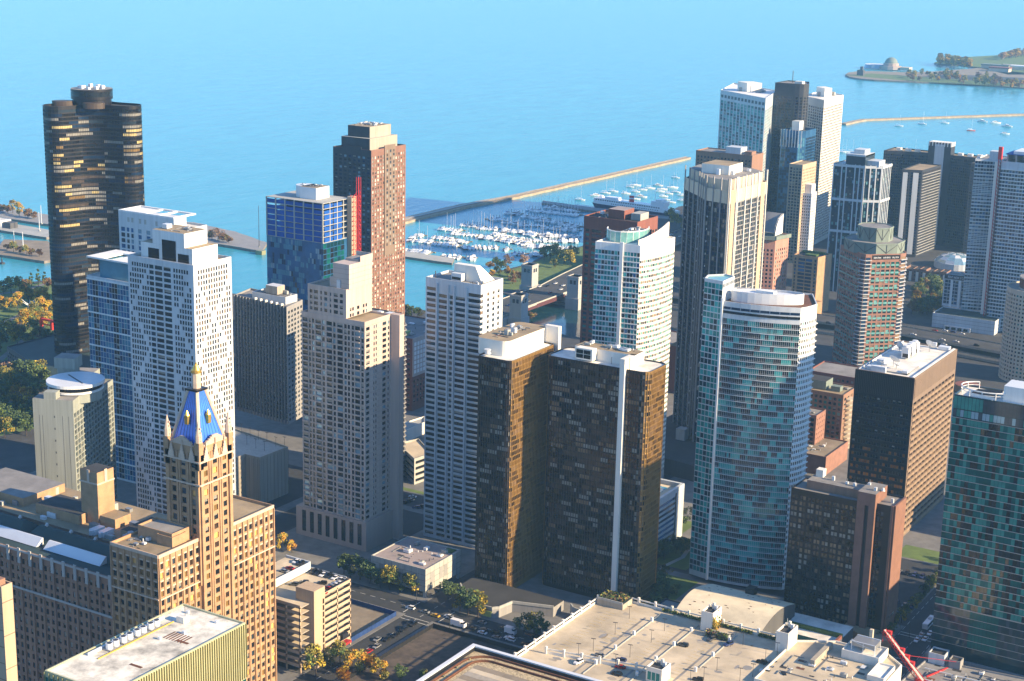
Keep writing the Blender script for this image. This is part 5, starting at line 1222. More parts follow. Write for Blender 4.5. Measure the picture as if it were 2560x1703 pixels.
# teal tower with white frame columns
root = thing('white_framed_tower', 'wide dark teal glass tower with tall white frame columns and a stepped crown', 'apartment tower', 480, -1395)
t = Tower('', '', '', [(502.5, -1378), (474, -1381), (461, -1389), (460, -1412), (502, -1412)], 0, 117, 'g_slate', 'roof_white', .8, root=root); t.wname = 'wall'
for e, k in ((0, 16), (1, 8), (2, 8)): t.face(e, cols(t.L(e), k, .9), rows(115, 37, 3.0, .84), 'g_bluedark:4 g_tealdark:4 g_slate:3 g_tealpale g_sky', .15)
W = MB()
for e, us in ((0, (.5, 8, 12, 20, 24, 28)), (1, (0, 5, 10, 15)), (2, (.5, 4, 8, 12, 16, 20))):
    for u in us: W.obox(*t.E(e), max(0, u-.5), min(t.L(e), u+.5), 0, .6, 0, 117.2, 'white_cool')
    for z in (55, 84, 114.5): W.obox(*t.E(e), 0, t.L(e), 0, .65, z, z+2.2, 'white_cool')
W.build('white_frame', root); t.finish(keep=80)
W = MB(); W.box(474, -1405, 116, 492, -1380.5, 126, 'g_slate', 'roof_white'); W.box(477, -1400, 126, 487, -1386, 130, 'white_cool'); W.box(474, -1405, 124.6, 492.2, -1380.2, 126.2, 'white_cool'); W.build('penthouse', root)
W = MB(); W.box(463, -1402, 116, 474, -1386, 121, 'white_cool'); W.build('penthouse', root)
# brick block in front of the slim tower
t = far('brick_terrace_tower', 'brown brick mid rise with blue balconies and planted roof below the slim white tower', [(496, -1279), (474, -1279), (470.5, -1303), (496, -1303)], 50, 'brick_tan', 'roof_dark', {0: ([(1, 2.6), (4.5, 10.5), (11, 17), (18.8, 20.6)], rows(48, 15, 3.1, .72), 'g_bluedark:4 g_blue:2 g_slate', .6)}, cat='apartment block'); t.finish(keep=60); W = MB(); W.box(475, -1300, 49.2, 495, -1297, 51, 'ivy'); W.box(478, -1292, 49.2, 488, -1285, 50.4, 'ivy'); W.build('roof_garden', t.o)
W = MB(); W.prism([(490, -1255), (468, -1258), (466, -1275), (490, -1275)], 0, 14, 'brick_tan'); W.build('podium', t.o)
# cream tower with the curved white roof fin
t = far('cream_fin_tower', 'cream and pink brick tower with a green cornice and a white curved roof fin', [(462, -1100), (444, -1106), (440.5, -1124), (462, -1126)], 97, 'brick_pink', 'copper_green', {0: (C(6, .55), rows(88, 29, 3, .6), 'g_slate g_dark g_blind', .3), 1: (C(6, .5), rows(88, 29, 3, .6), 'g_tealpale g_blind g_dark g_tan', .3)}); W = MB(); W.obox(*t.E(0), -1, t.L(0)+1, 0, 1.3, 94.5, 97.2, 'copper_green'); W.build('cornice', t.o); W = MB(); W.obox(*t.E(1), -1, t.L(1)+1, 0, 1.3, 94.5, 97.2, 'copper_green'); W.build('cornice', t.o)
W = MB(); W.obox(*t.E(1), 1, 17, 0, .12, 40, 90, 'cream') if 0 else None
A = [(446, -1110, 97), (446, -1124, 97)]; B = [(446, -1110, 99), (446, -1112, 104), (446, -1116, 109), (446, -1124, 112)]
W = MB(); W.poly([A[1], A[0], B[0], B[1], B[2], B[3]][::-1], 'white'); W.poly([(x+1, y, z) for x, y, z in [A[1], A[0], B[0], B[1], B[2], B[3]]], 'white')
W.poly([(446, -1124, 97), (446, -1124, 112), (460, -1124, 112), (460, -1124, 97)], 'white'); W.poly([(446, -1124, 112), (446, -1110, 99), (460, -1110, 99), (460, -1124, 112)], 'roof_grey'); W.build('roof_fin', t.o); t.finish(keep=50)
# brick slab peeking behind the cream crown
t = far('brick_slab_tower', 'brick slab with a pale rooftop box peeking over the cream crowned tower', rect(571, -1354, 627, -1380), 120, 'brick', 'roof_grey', {0: (C(16, .5), rows(116, 38, 3, .55), 'g_dark g_slate', .3)}); t.finish(keep=20); t.part('penthouse', 585, -1374, 600, -1360, 119, 125, 'white_cool'); t.part('penthouse', 575, -1372, 582, -1362, 119, 122, 'brick')
# dark slab with the stepped tower, and the white-finned block before it
root = thing('dark_lakefront_slab', 'long dark apartment slab with a taller service tower rising from its middle', 'apartment block', 492, -1675)
t = Tower('', '', '', [(549, -1655), (505, -1668), (487, -1668), (437, -1658), (430, -1680), (549, -1690)], 0, 96, 'navy_wall', 'roof_tan', 1.2, root=root); t.wname = 'wall'
for e, k in ((0, 20), (2, 22)): t.face(e, cols(t.L(e), k, .7), rows(93, 31, 2.9, .7), 'g_black:4 g_bluedark:4 g_slate:3', .4)
t.finish(keep=60)
W = MB(); W.box(481, -1680, 0, 505, -1666, 108, 'navy_wall', 'roof_white'); W.box(488, -1665.9, 0, 498, -1665.6, 106, 'white_cool')
for i in range(8): W.box(481+i*3.2, -1665.8, 104, 482+i*3.2, -1665.4, 108.6, 'white'); W.box(480.8, -1680+i*1.8, 104, 481, -1679+i*1.8, 108.6, 'white')
W.build('service_tower', root)
W = MB()
for x in (536, 526, 516, 470, 460, 450): W.box(x, -1676, 95, x+5, -1671, 98, 'white_warm')
W.build('roof_unit', root)
t = far('white_finned_block', 'dark tower with two broad white vertical fins on its shaded end', [(503, -1577), (484, -1584), (481, -1636), (503, -1636)], 89, 'navy_wall', 'roof_tan', {0: (C(5, .6), rows(87, 29, 2.9, .6), 'g_black g_bluedark', .3), 1: (C(14, .5), rows(87, 29, 2.9, .6), 'g_brown2 g_black g_tan', .5)}); W = MB(); W.obox(*t.E(0), 1.5, 6.2, 0, .5, 3, 86, 'white_cool'); W.obox(*t.E(0), 11.5, 16.8, 0, .5, 3, 86, 'white_cool'); W.build('white_fin', t.o)
W = MB()
for i in range(29): W.obox(*t.E(1), .5, 51, 0, 1, 83.6-i*2.9, 84.0-i*2.9, 'concrete')
W.build('balcony', t.o); t.finish(keep=40)
t = far('white_finned_block', 'dark slab with one thin white fin beside the striped balcony tower', [(452, -1640), (436, -1644), (434, -1668), (452, -1668)], 93, 'navy_wall', 'roof_dark', {0: (C(6, .6), rows(90, 30, 2.9, .6), 'g_black g_bluedark g_slate', .3)}); W = MB(); W.obox(*t.E(0), 10, 12, 0, .5, 3, 90, 'white_cool'); W.build('white_fin', t.o); t.finish(keep=30)
# striped balcony tower with the red hoist
root = thing('striped_balcony_tower', 'tall pale blue tower striped with white balconies and a dark red hoist mast', 'apartment tower', 335, -1345)
t = Tower('', '', '', [(362, -1326), (341.5, -1332), (341.5, -1360), (362, -1360)], 12, 139.5, 'white_cool', 'roof_grey', 1, root=root); t.wname = 'wall'
t.face(0, cols(t.L(0), 9, .85), rows(138, 42, 3.0, .72), 'g_slate:4 g_bluedark:3 g_blue:2 g_sky', .5); t.finish(keep=50)
t2 = Tower('', '', '', [(339, -1318), (262, -1318), (262, -1350), (339, -1350)], 0, 140.5, 'white_cool', 'roof_grey', .5, root=root); t2.wname = 'wall'
t2.face(0, cols(77, 32, .86), rows(134, 44, 3.0, .66), 'g_slate:4 g_bluedark:4 g_blue:2 g_dark g_sky', .6)
W = MB()
for i in range(45): W.obox(*t2.E(0), 0, 77, 0, .9, 134-i*3.0-.1, 134-i*3.0+.5, 'white'); W.obox(*t.E(0), 0, 21, 0, .7, 137.8-i*2.8-.1, 137.8-i*2.8+.35, 'white')
W.build('balcony', root); t2.finish(keep=50)
W = MB(); W.box(340, -1322, 12, 344, -1319, 139, 'white_warm'); W.box(345, -1331, 138, 352, -1340, 146, 'white_cool'); W.build('core_wall', root)
W = MB()
for x in (338.5, 340.5):
    W.tube((x, -1316.5, 0), (x, -1316.5, 150), .45, 'steel_maroon' if x < 340 else 'red_awning', 4)
for i in range(50): W.tube((338.5, -1316.5, i*3), (340.5, -1316.5, i*3+3), .25, 'red_awning', 4)
W.box(338, -1318, 142, 341, -1315, 152, 'red_steel'); W.build('hoist_mast', root)
W = MB()
for i in range(10): W.box(334-i*7, -1345, 140.3, 335-i*7, -1320, 146, 'concrete')
W.box(265, -1346, 146, 336, -1319, 146.6, 'foil_blue'); W.box(266, -1345, 146.6, 330, -1320, 149, 'metal_white'); W.build('crown', root)
# banner tower and its white podium
t = far('banner_tower', 'small blue glass tower with three white fins and a black lettered banner', rect(349, -1330, 380, -1350), 38.5, 'white_cool', 'concrete_grey', {0: (C(10, .9), rows(35, 8, 3.0, .84), 'g_bluedark:4 g_slate:3 g_blue', .3)}, z0=12, cat='apartment block')
W = MB()
for u in (6, 13, 20): W.obox(*t.E(0), u, u+2.1, 0, .7, 12, 35.4, 'white')
W.build('white_fin', t.o); W = MB(); W.obox(*t.E(0), .5, 26, .05, .4, 35.7, 39.4, 'sign_black'); W.build('banner', t.o); text('RENT NOW 312.540.4000', t.o, (380-13.2, -1329.5, 36.5), 2.9, (0, 1), sx=.62); t.finish(keep=50)
t = simple('white_podium', 'plain white podium with horizontal joints beside the elevated expressway', 'building', rect(326, -1299, 378, -1328), 0, 12, 'white_cool', 'roof_green', {}); W = MB()
for z in (3, 6, 9): W.obox(*t.E(0), 0, 52, 0, .06, z, z+.15, 'concrete_dark')
W.build('joint', t.o); t.finish(); W = MB(); W.box(345, -1298.5, 0, 367, -1296, 3.4, 'white_cool'); W.build('entrance', t.o)
for i in range(4):
    W = MB(); W.box(347+i*5, -1295.98, .4, 350.5+i*5, -1295.9, 2.6, 'g_dark'); W.build('window', t.o)
# round-topped beige tower at the right edge
pts = [(268+22*math.cos(R(i*15)), -1182+22*math.sin(R(i*15))) for i in range(24)]
t = Tower('round_beige_tower', 'beige tower with small square windows and a red columned drum at the right edge', 'tower', pts, 0, 69, 'cream', 'roof_grey', 1)
for e in range(24):
    a, b = t.E(e)
    if (b[1]-a[1])*(-a[0])-(b[0]-a[0])*(-a[1]) > -400: t.face(e, cols(t.L(e), 2, .56), rows(66, 22, 2.95, .52), 'g_slate:3 g_dark:3 g_green2 g_tan', .5)
t.finish(); W = MB(); W.circ(266, -1180, 15.2, 68, 69.2, 'concrete', 30); W.circ(266, -1180, 13.4, 69, 76, 'brick_red', 30)
for i in range(30): a = R(i*12); W.box(266+14.2*math.cos(a)-.7, -1180+14.2*math.sin(a)-.7, 69, 266+14.2*math.cos(a)+.7, -1180+14.2*math.sin(a)+.7, 76, 'brick_orange')
W.circ(266, -1180, 15.2, 76, 77, 'terracotta', 30, topk='roof_grey'); W.build('columned_drum', t.o)
W = MB(); W.circ(296, -1120, 9, 0, 5, 'brick_tan', 20, topk='brick_red'); t = W.build('round_pavilion'); tag(t, 'small round brick pavilion with a red roof below the beige round tower', 'pavilion')
# townhouses and glass-roofed pavilion in the park behind
for i in range(12):
    x = 470-i*6.5; t = simple('townhouse', 'brown brick townhouse with white trim in a row behind the green crowned tower', 'townhouse', rect(x, -1470, x+6.3, -1484), 0, 11+(i % 3)*.6, 'brick', 'roof_dark', {0: (C(2, .5), rows(10.4, 3, 3.2, .6), 'g_dark g_slate', .25)}, .5, group='townhouses in a row'); t.finish(); t.part('bay_window', x+.6, -1470, x+3, -1469.2, 0, 9, 'white_warm')
t = thing('glass_dome', 'low faceted glass dome roof beyond the townhouses, by the dark slab', 'dome', 436, -1560)
W = MB()
for k in range(4):
    r0, r1 = 20*math.cos(R(k*22)), 20*math.cos(R((k+1)*22)); z0, z1 = 6+8*math.sin(R(k*22)), 6+8*math.sin(R((k+1)*22))
    for i in range(14): a, b = R(i*360/14), R((i+1)*360/14); W.poly([(436+r0*math.cos(a), -1560+r0*math.sin(a), z0), (436+r0*math.cos(b), -1560+r0*math.sin(b), z0), (436+r1*math.cos(b), -1560+r1*math.sin(b), z1), (436+r1*math.cos(a), -1560+r1*math.sin(a), z1)], 'g_sky' if (i+k) % 3 else 'metal_white')
W.build('dome_glass', t); W = MB(); W.circ(436, -1560, 20.4, 0, 6, 'white_cool', 28); W.build('drum', t)
# ---------------------------------------------------------------- bottom of the picture: roof deck garage, near roof, low roofs, crane
ZG = 22.0
gx0, gx1, gy0, gy1 = 222, 313, -603.5, -470
g = thing('rooftop_parking', 'large cream rooftop parking deck with white rail posts and planted edges', 'parking garage', 268, -550)
W = MB(); W.box(gx0, gy0, ZG-.6, gx1, gy1, ZG, 'concrete_tan', 'deck'); W.build('deck', g)
W = MB(); W.box(gx0+1, gy0+1, 0, gx1-1, gy1, ZG-.6, 'concrete_tan'); W.build('lower_storeys', g)
def posts(pts, n, parent, z=ZG, rail=True):
    W = MB(); V = MB()
    for i in range(len(pts)-1):
        a, b = pts[i], pts[i+1]
        for k in range(n+1 if i == len(pts)-2 else n):
            x, y = a[0]+(b[0]-a[0])*k/n, a[1]+(b[1]-a[1])*k/n
            V = MB(); V.box(x-.45, y-.45, z-.5, x+.45, y+.45, z+3.3, 'white_warm'); V.build('post', parent)
        W.seg(a, b, .3, z-.3, z+1.0, 'white_warm'); W.seg(a, b, .3, z+1.9, z+2.5, 'white_warm')
    W.build('rail', parent)
posts([(gx1-.4, gy1-6), (gx1-.4, gy0+.4)], 16, g); posts([(gx1-.4, gy0+.4), (gx0, gy0+.4)], 11, g)
posts([(gx1-8, -536), (259, -545)], 6, g)
W = MB(); W.box(299, gy0+1, ZG, gx1-1, -593, ZG+2.6, 'concrete_tan', 'roof_green'); W.box(299, -593.2, ZG+2.6, gx1-1, -592.8, ZG+3.6, 'concrete'); W.build('planted_deck', g)
r = random.Random(3)
def clump(name, parent, n, fx, keys, s=.5):
    W = MB()
    for i in range(n):
        x, y, z = fx(); k = r.choice(keys); a, b = r.uniform(0, 6.28), r.uniform(-.9, .9); u = Vector((math.cos(a), math.sin(a), b*.4))*s*r.uniform(.6, 1.3); v = Vector((-math.sin(a)*b, math.cos(a)*b, 1-.5*abs(b)))*s*r.uniform(.6, 1.2); c = Vector((x, y, z))
        W.poly([c-u-v, c+u-v*.4, c+u*.7+v, c-u*.6+v*.8], k)
    return W.build(name, parent)
clump('planting', g, 420, lambda: (r.uniform(300, 312), r.uniform(-603, -594), ZG+2.7+r.random()*.8), ('leaf_dark', 'ivy', 'leaf_russet', 'leaf_olive'), .6)
for x0, x1 in ((224, 238), (241, 256), (262, 284)): clump('planting', g, 260, lambda: (r.uniform(x0, x1), gy0+1.2+r.uniform(-.5, .5), ZG+.4+r.random()*1.0), ('ivy', 'leaf_green', 'leaf_olive', 'leaf_dark'), .5)
W = MB()
for x in (283, 264, 246): W.box(x-.2, -598, ZG, x+.2, -528 if x > 250 else -560, ZG+.35, 'concrete')
W.build('kerb', g)
W = MB()
for k, x in enumerate((283, 264, 246)):
    for i in range(4):
        W2 = MB(); W2.box(x-.5, -590+i*17-.5, ZG, x+.5, -590+i*17+.5, ZG+2.0, 'white'); W2.build('bollard', g)
for i in range(16):
    for x in (287, 300, 268, 250): W.box(x, -588+i*3, ZG, x+4.5, -588+i*3+.14, ZG+.02, 'paint_yellow')
W.build('bay_marking', g)
r7 = random.Random(77)
for i in range(46):
    W = MB(); x, y = r7.uniform(224, 310), r7.uniform(-596, -500); n_ = 7; a_, b_ = r7.uniform(.6, 2.6), r7.uniform(.8, 3.4)
    W.poly([(x+a_*math.cos(6.283*j/n_)*r7.uniform(.6, 1.2), y+b_*math.sin(6.283*j/n_)*r7.uniform(.6, 1.2), ZG+.004+i*.0006) for j in range(n_)], r7.choice(('concrete_tan', 'roof_tan', 'concrete_tan', 'concrete_grey'))); W.build('stain', g)
for x in (286.5, 267, 249):
    W = MB(); W.box(x, -592, ZG, x+1.1, -512, ZG+.006, 'roof_grey'); W.build('drain_strip', g)
def stairhouse(x0, x1, y0, y1, h, ivy=False, z=ZG):
    W = MB(); q = [(x1, y1), (x0, y1), (x0, y0), (x1, y0)]; pi = inset(q, .4); zz = z+h
    for i in range(4):
        j = (i+1) % 4; W.poly([(*q[i], z), (*q[j], z), (*q[j], zz), (*q[i], zz)], 'white_warm'); W.poly([(*q[i], zz), (*q[j], zz), (*pi[j], zz), (*pi[i], zz)], 'white_warm'); W.poly([(*pi[i], zz), (*pi[j], zz), (*pi[j], zz-1), (*pi[i], zz-1)], 'white_warm')
    W.poly([(*a, zz-1) for a in pi], 'roof_dark'); W.build('stair_house', g)
    V = MB(); V.box(x0+1, y0+1.5, zz-1, x0+2.2, y0+3, zz+.8, 'metal_white'); V.box(x0+2.6, y0+1, zz-1, x0+3.6, y0+2, zz+1.6, 'white_warm'); V.tube((x1-1, y0+1, zz-1), (x1-1, y0+1, zz+2.4), .08, 'metal_white'); V.build('roof_unit', g)
    if ivy: clump('ivy', g, 520, lambda: (x0-.15+r.uniform(-.25, .1), r.uniform(y0, y1) if r.random() < .3 else y1-abs(r.gauss(0, 1.2)), z+abs(r.gauss(0, 2.6))), ('ivy', 'leaf_yellow', 'leaf_olive', 'leaf_orange'), .5)
stairhouse(256, 261.5, -603, -594, 9.0, True); stairhouse(221, 226.5, -603.5, -593, 9.0); stairhouse(252, 259, -545, -537, 6.5)
W = MB()
for i in range(3): W.box(253+i*1.9, -536.98, ZG+1, 254.5+i*1.9, -536.9, ZG+4.5, 'g_green2')
W.build('window', g)
clump('ivy', g, 700, lambda: (r.uniform(247, 257), r.uniform(-592, -589.5), ZG+r.random()*2.4), ('ivy', 'leaf_olive', 'leaf_green', 'leaf_russet'), .55)
W = MB(); W.box(247, -593, ZG, 258, -590, ZG+2.2, 'concrete'); W.build('planter_wall', g)
# near roof with window washing rails
t = thing('near_roof', 'nearest roof corner with white parapet, gravel and curved rusty rails at the bottom edge', 'roof', 262, -425, 0)
x1, y0, zr = 280.3, -440.6, 70.0
W = MB(); W.box(215, y0, 30, x1, -380, zr-1.6, 'concrete', 'gravel'); W.build('roof', t)
W = MB(); W.box(x1-1.5, y0, zr-1.6, x1, -380, zr, 'metal_white'); W.box(215, y0, zr-1.6, x1-1.5, y0+1.5, zr, 'metal_white'); W.box(x1-1.9, y0+1.5, zr-1.6, x1-1.5, -380, zr-.5, 'black'); W.box(215, y0+1.5, zr-1.6, x1-1.5, y0+1.9, zr-.5, 'black'); W.build('parapet', t)
for rad, off in ((9, 3.2), (6.2, 6.4)):
    W = MB(); cx, cy = x1-off-rad, y0+off+rad
    arc = [(cx+rad, -380)]+[(cx+rad*math.cos(R(-i*10)), cy+rad*math.sin(R(-i*10))) for i in range(10)]+[(215, cy-rad)]
    for i in range(len(arc)-1): W.seg(arc[i], arc[i+1], .45, zr-1.4, zr-.95, 'rust', .05); W.seg(arc[i], arc[i+1], .9, zr-1.6, zr-1.45, 'rust', .05)
    W.build('rail', t)
W = MB()
for i in range(12):
    for j in range(12): W.box(268.6-i*3, -429.6+j*3, zr-1.6, 268.6-i*3+2.9, -429.6+j*3+2.9, zr-1.52, ('sand', 'concrete_tan', 'deck')[(i*3+j*5) % 3])
W.build('paver', t)
for i in range(5):
    W = MB(); W.box(x1-4.6, -432+i*8, zr-1.6, x1-4, -431.4+i*8, zr-1.1, 'fin_yellow'); W.build('roof_box', t)
# cream flat roofs right of the garage
t = Tower('cream_roof_block', 'cream flat roofed block with raised parapets and a rooftop equipment frame beside the red crane', 'building', [(222, -560), (176, -560), (176, -606), (184, -613), (207, -613), (222, -603.6)], 0, 24, 'white_warm', 'deck', .8)
t.part('roof_parapet', 206, -606, 208, -585, 23.2, 26, 'concrete_tan'); t.part('roof_step', 184, -612, 200, -600, 23.2, 27, 'white_warm', 'roof_white', .8); t.part('roof_step', 177, -600, 184, -586, 23.2, 25.5, 'white_warm', 'roof_white', .7)
W = MB()
for x in (187, 192, 197): W.tube((x, -610, 26), (x, -610, 30.5), .15, 'metal_white'); W.tube((x, -603, 26), (x, -603, 30.5), .15, 'metal_white')
for y in (-610, -603): W.tube((187, y, 30.5), (197, y, 30.5), .2, 'metal_white'); W.tube((187, y, 28.2), (197, y, 30.5), .12, 'metal_white')
W.box(187, -610, 28.4, 197, -603, 30.4, 'metal_grey') ; W.build('equipment_frame', t.o); t.part('chimney', 191, -612.6, 192.4, -611.2, 27, 33.5, 'cream'); t.units(8, 15, 184, -598, 218, -570, 23.2, (1, 3), (.6, 1.8)); t.finish()
t = Tower('grey_roof_block', 'low blue grey flat roof with pipes and small units at the bottom right corner', 'building', [(181, -616), (120, -622), (120, -657), (178, -650)], 0, 9, 'concrete_grey', 'concrete_grey', .8); t.units(12, 7, 126, -652, 174, -624, 8.2, (.8, 2.6), (.6, 1.8)); W = MB()
for y in (-630, -641): W.tube((124, y, 8.9), (176, y+1, 8.9), .25, 'metal_white')
W.build('pipe', t.o); t.part('stair_head', 170, -655, 177, -648, 8.2, 13, 'white_cool', 'roof_dark', .6); t.part('stair_head', 163, -653, 168, -648, 8.2, 12, 'concrete_grey', 'roof_dark', .6); t.finish()
cr = thing('red_crane', 'red mobile crane with its lattice boom lowered beside the cream roofs', 'crane', 180, -632)
W = MB(); a, b = Vector((193.5, -634.5, 24)), Vector((173, -627, 8.5)); d = (b-a).normalized(); u = Vector((d.y, -d.x, 0)).normalized(); w = u.cross(d)
cs = [(1, 1), (1, -1), (-1, -1), (-1, 1)]; n = 14
for s, q in cs: W.tube(a+u*s*.8+w*q*.7, b+u*s*1.1+w*q*1.0, .17, 'red_steel', 4)
for i in range(n):
    f0, f1 = i/n, (i+1)/n; p0, p1 = a.lerp(b, f0), a.lerp(b, f1)
    for j in range(4): s, q = cs[j], cs[(j+1) % 4]; W.tube(p0+u*s[0]*.9+w*s[1]*.8, p1+u*q[0]*.9+w*q[1]*.8, .1, 'red_steel', 3)
W.build('boom', cr)
W = MB(); c0 = a.lerp(b, .5)
W.poly([a+u*.5+w*.75, a-u*.5+w*.75, b-u*.7+w*1.05, b+u*.7+w*1.05], 'concrete'); W.build('walkway', cr)
for f in (.08, .42, .55, .68):
    W = MB(); c0 = a.lerp(b, f)-u*1.3+w*.6; W.box(c0.x-.9, c0.y-.9, c0.z-.8, c0.x+.9, c0.y+.9, c0.z+.9, 'red_steel'); W.build('winch_box', cr)
W = MB(); W.tube(a-w*.8, a+Vector((0, .3, -5)), .12, 'red_steel'); W.tube((186, -634, 15), (164, -645, 13), .12, 'red_steel'); W.box(170, -630, 0, 176, -625, 8.5, 'red_steel'); W.tube((168, -648, 8), (172, -630, 10), .4, 'red_steel', 4); W.build('stay', cr)
# ---------------------------------------------------------------- planetarium point
t = thing('planetarium', 'domed stone planetarium with glass wing on the far lakeside point', 'planetarium', 1205, -3690)
q = at(2227, 172, 1); X, Y = q
W = MB(); n = 24
W.circ(X, Y, 26, 0, 8, 'beige', 12); W.circ(X, Y, 19, 8, 15, 'beige', 12); W.build('drum', t); W = MB()
for k in range(6):
    a0, a1 = R(k*15), R((k+1)*15); W.circ(X, Y, 15.5*math.cos(a0), 15+14*math.sin(a0), 15+14*math.sin(a1), 'copper_green', n, r2=15.5*math.cos(a1))
W.build('dome', t, smooth=False)
W = MB(); W.circ(X+42, Y-8, 30, 0, 9, 'g_sky', 20, r2=26, topk='white'); W.build('glass_wing', t); W = MB(); W.box(X-50, Y-12, 0, X-27, Y+12, 7, 'cream'); W.build('side_hall', t)
t = Tower('lakeside_kiosk', 'small dark building at the tip of the planetarium point', 'building', rect(1275, -3650, 1290, -3662), 1, 14, 'concrete_dark', 'copper_green', .5); t.part('rooftop_drum', 1278, -3659, 1284, -3653, 13.5, 22, 'concrete_dark'); t.finish()
for i, (x, y, w, k, lab) in enumerate(((2490, 172, 34, 'copper_green', 'green roofed shed on the far island'), (2535, 174, 30, 'white', 'white low building on the far island'), (2500, 179, 24, 'brick_red', 'red roofed pavilion on the far island'))):
    q = at(x, y, 1); t = Tower('island_building', lab, 'building', rect(q[0]-w, q[1]+14, q[0]+w, q[1]-14), 1, 9, 'cream', k, .01); t.part('roof', q[0]-w-1, q[1]-15, q[0]+w+1, q[1]+15, 9, 12, k); t.finish()
# ---------------------------------------------------------------- lock house on the piers
t = Tower('lock_house', 'white house with a dark annex on the pier left of the lobed tower', 'house', rect(1312, -1132, 1345, -1146), .6, 8, 'white', 'roof_white', .5); t.face(0, cols(33, 6, .3), [(3, 5.5)], 'g_dark', .2); t.part('annex', 1300, -1144, 1311, -1134, .6, 6.5, 'concrete_dark'); t.finish()
def pole(x, y, z, h, lab, grp, k='white_cool', rr=.5):
    W = MB(); W.tube((x, y, z), (x, y, z+h), rr, k, 6, r2=rr*.6); W.box(x-rr*1.6, y-rr*1.6, z, x+rr*1.6, y+rr*1.6, z+1, 'concrete'); o = W.build('light_mast'); return tag(o, lab, 'mast', grp)
for x, y, h in ((104, 560, 20), (99, 578, 20), (58, 620, 16), (36, 617, 16)): q = at(x, y, .6); pole(*q, .6, h, 'tall white light mast on the piers left of the lobed tower', 'light masts on the piers')
q = at(648, 618, .6); pole(*q, .6, 42, 'thin dark radio mast on the pier end beside the unfinished tower', None, 'metal_dark', .35)
W = MB(); q = at(650, 630, .6); W.box(q[0]-4, q[1]-4, -2, q[0]+4, q[1]+2, 2, 'fin_yellow'); tag(W.build('pier_head'), 'yellow painted head at the end of the long pier', 'pier head')
# ---------------------------------------------------------------- passenger ship
sh = thing('passenger_ship', 'long white passenger ship with dark blue hull and red funnel at the harbour pier', 'ship', 838, -1652, -2, rot=math.atan2(-1645+1656, 783-893))
hull = [(62, 0), (56, 4), (44, 6.5), (-50, 6.5), (-58, 4.5), (-60, 0), (-58, -4.5), (-50, -6.5), (44, -6.5), (56, -4)]
def tr(W, parent, nm):
    o = W.build(nm); o.parent = parent; return o
W = MB(); W.prism([(x*.95, y*.8) for x, y in hull], 0, 5.5, 'hull_navy', 'deck', pts2=hull); tr(W, sh, 'hull')
W = MB(); W.prism([(x*.97, y) for x, y in hull], 5.5, 9, 'hull_white'); W.box(-55, -6.2, 9, 40, 6.2, 12, 'hull_white'); tr(W, sh, 'upper_deck')
W = MB(); W.box(24, -5.5, 12, 42, 5.5, 17, 'hull_white'); W.box(30, -5, 17, 38, 5, 19.5, 'hull_white'); tr(W, sh, 'bridge')
W = MB()
for s in (6.22, -6.26):
    for i in range(28): W.box(-52+i*3.2, s, 9.8, -50.2+i*3.2, s+.04, 11, 'g_dark')
    for i in range(22): W.box(-30+i*3, s*1.051, 7, -28.6+i*3, s*1.051+.04, 7.8, 'g_dark')
tr(W, sh, 'window')
W = MB(); W.circ(-6, 0, 3.2, 12, 19, 'red_steel', 16, sy=.7); W.circ(-6, 0, 3.25, 15.5, 17, 'hull_white', 16, sy=.7); tr(W, sh, 'funnel')
for x, h in ((26, 26), (-18, 24)):
    W = MB(); W.tube((x, 0, 12), (x, 0, h), .3, 'hull_white'); tr(W, sh, 'mast')
W = MB(); W.box(-40, -5, 12, -24, 5, 14.5, 'hull_white'); W.prism([(-44, 4), (-52, 4), (-52, -4), (-44, -4)], 12, 15, 'hull_white', pts2=[(-47, 1), (-49, 1), (-49, -1), (-47, -1)]); tr(W, sh, 'deck_house')
W = MB(); W.box(-38, 6.55, 5.2, -24, 6.7, 8.2, 'hull_navy'); tr(W, sh, 'side_panel')
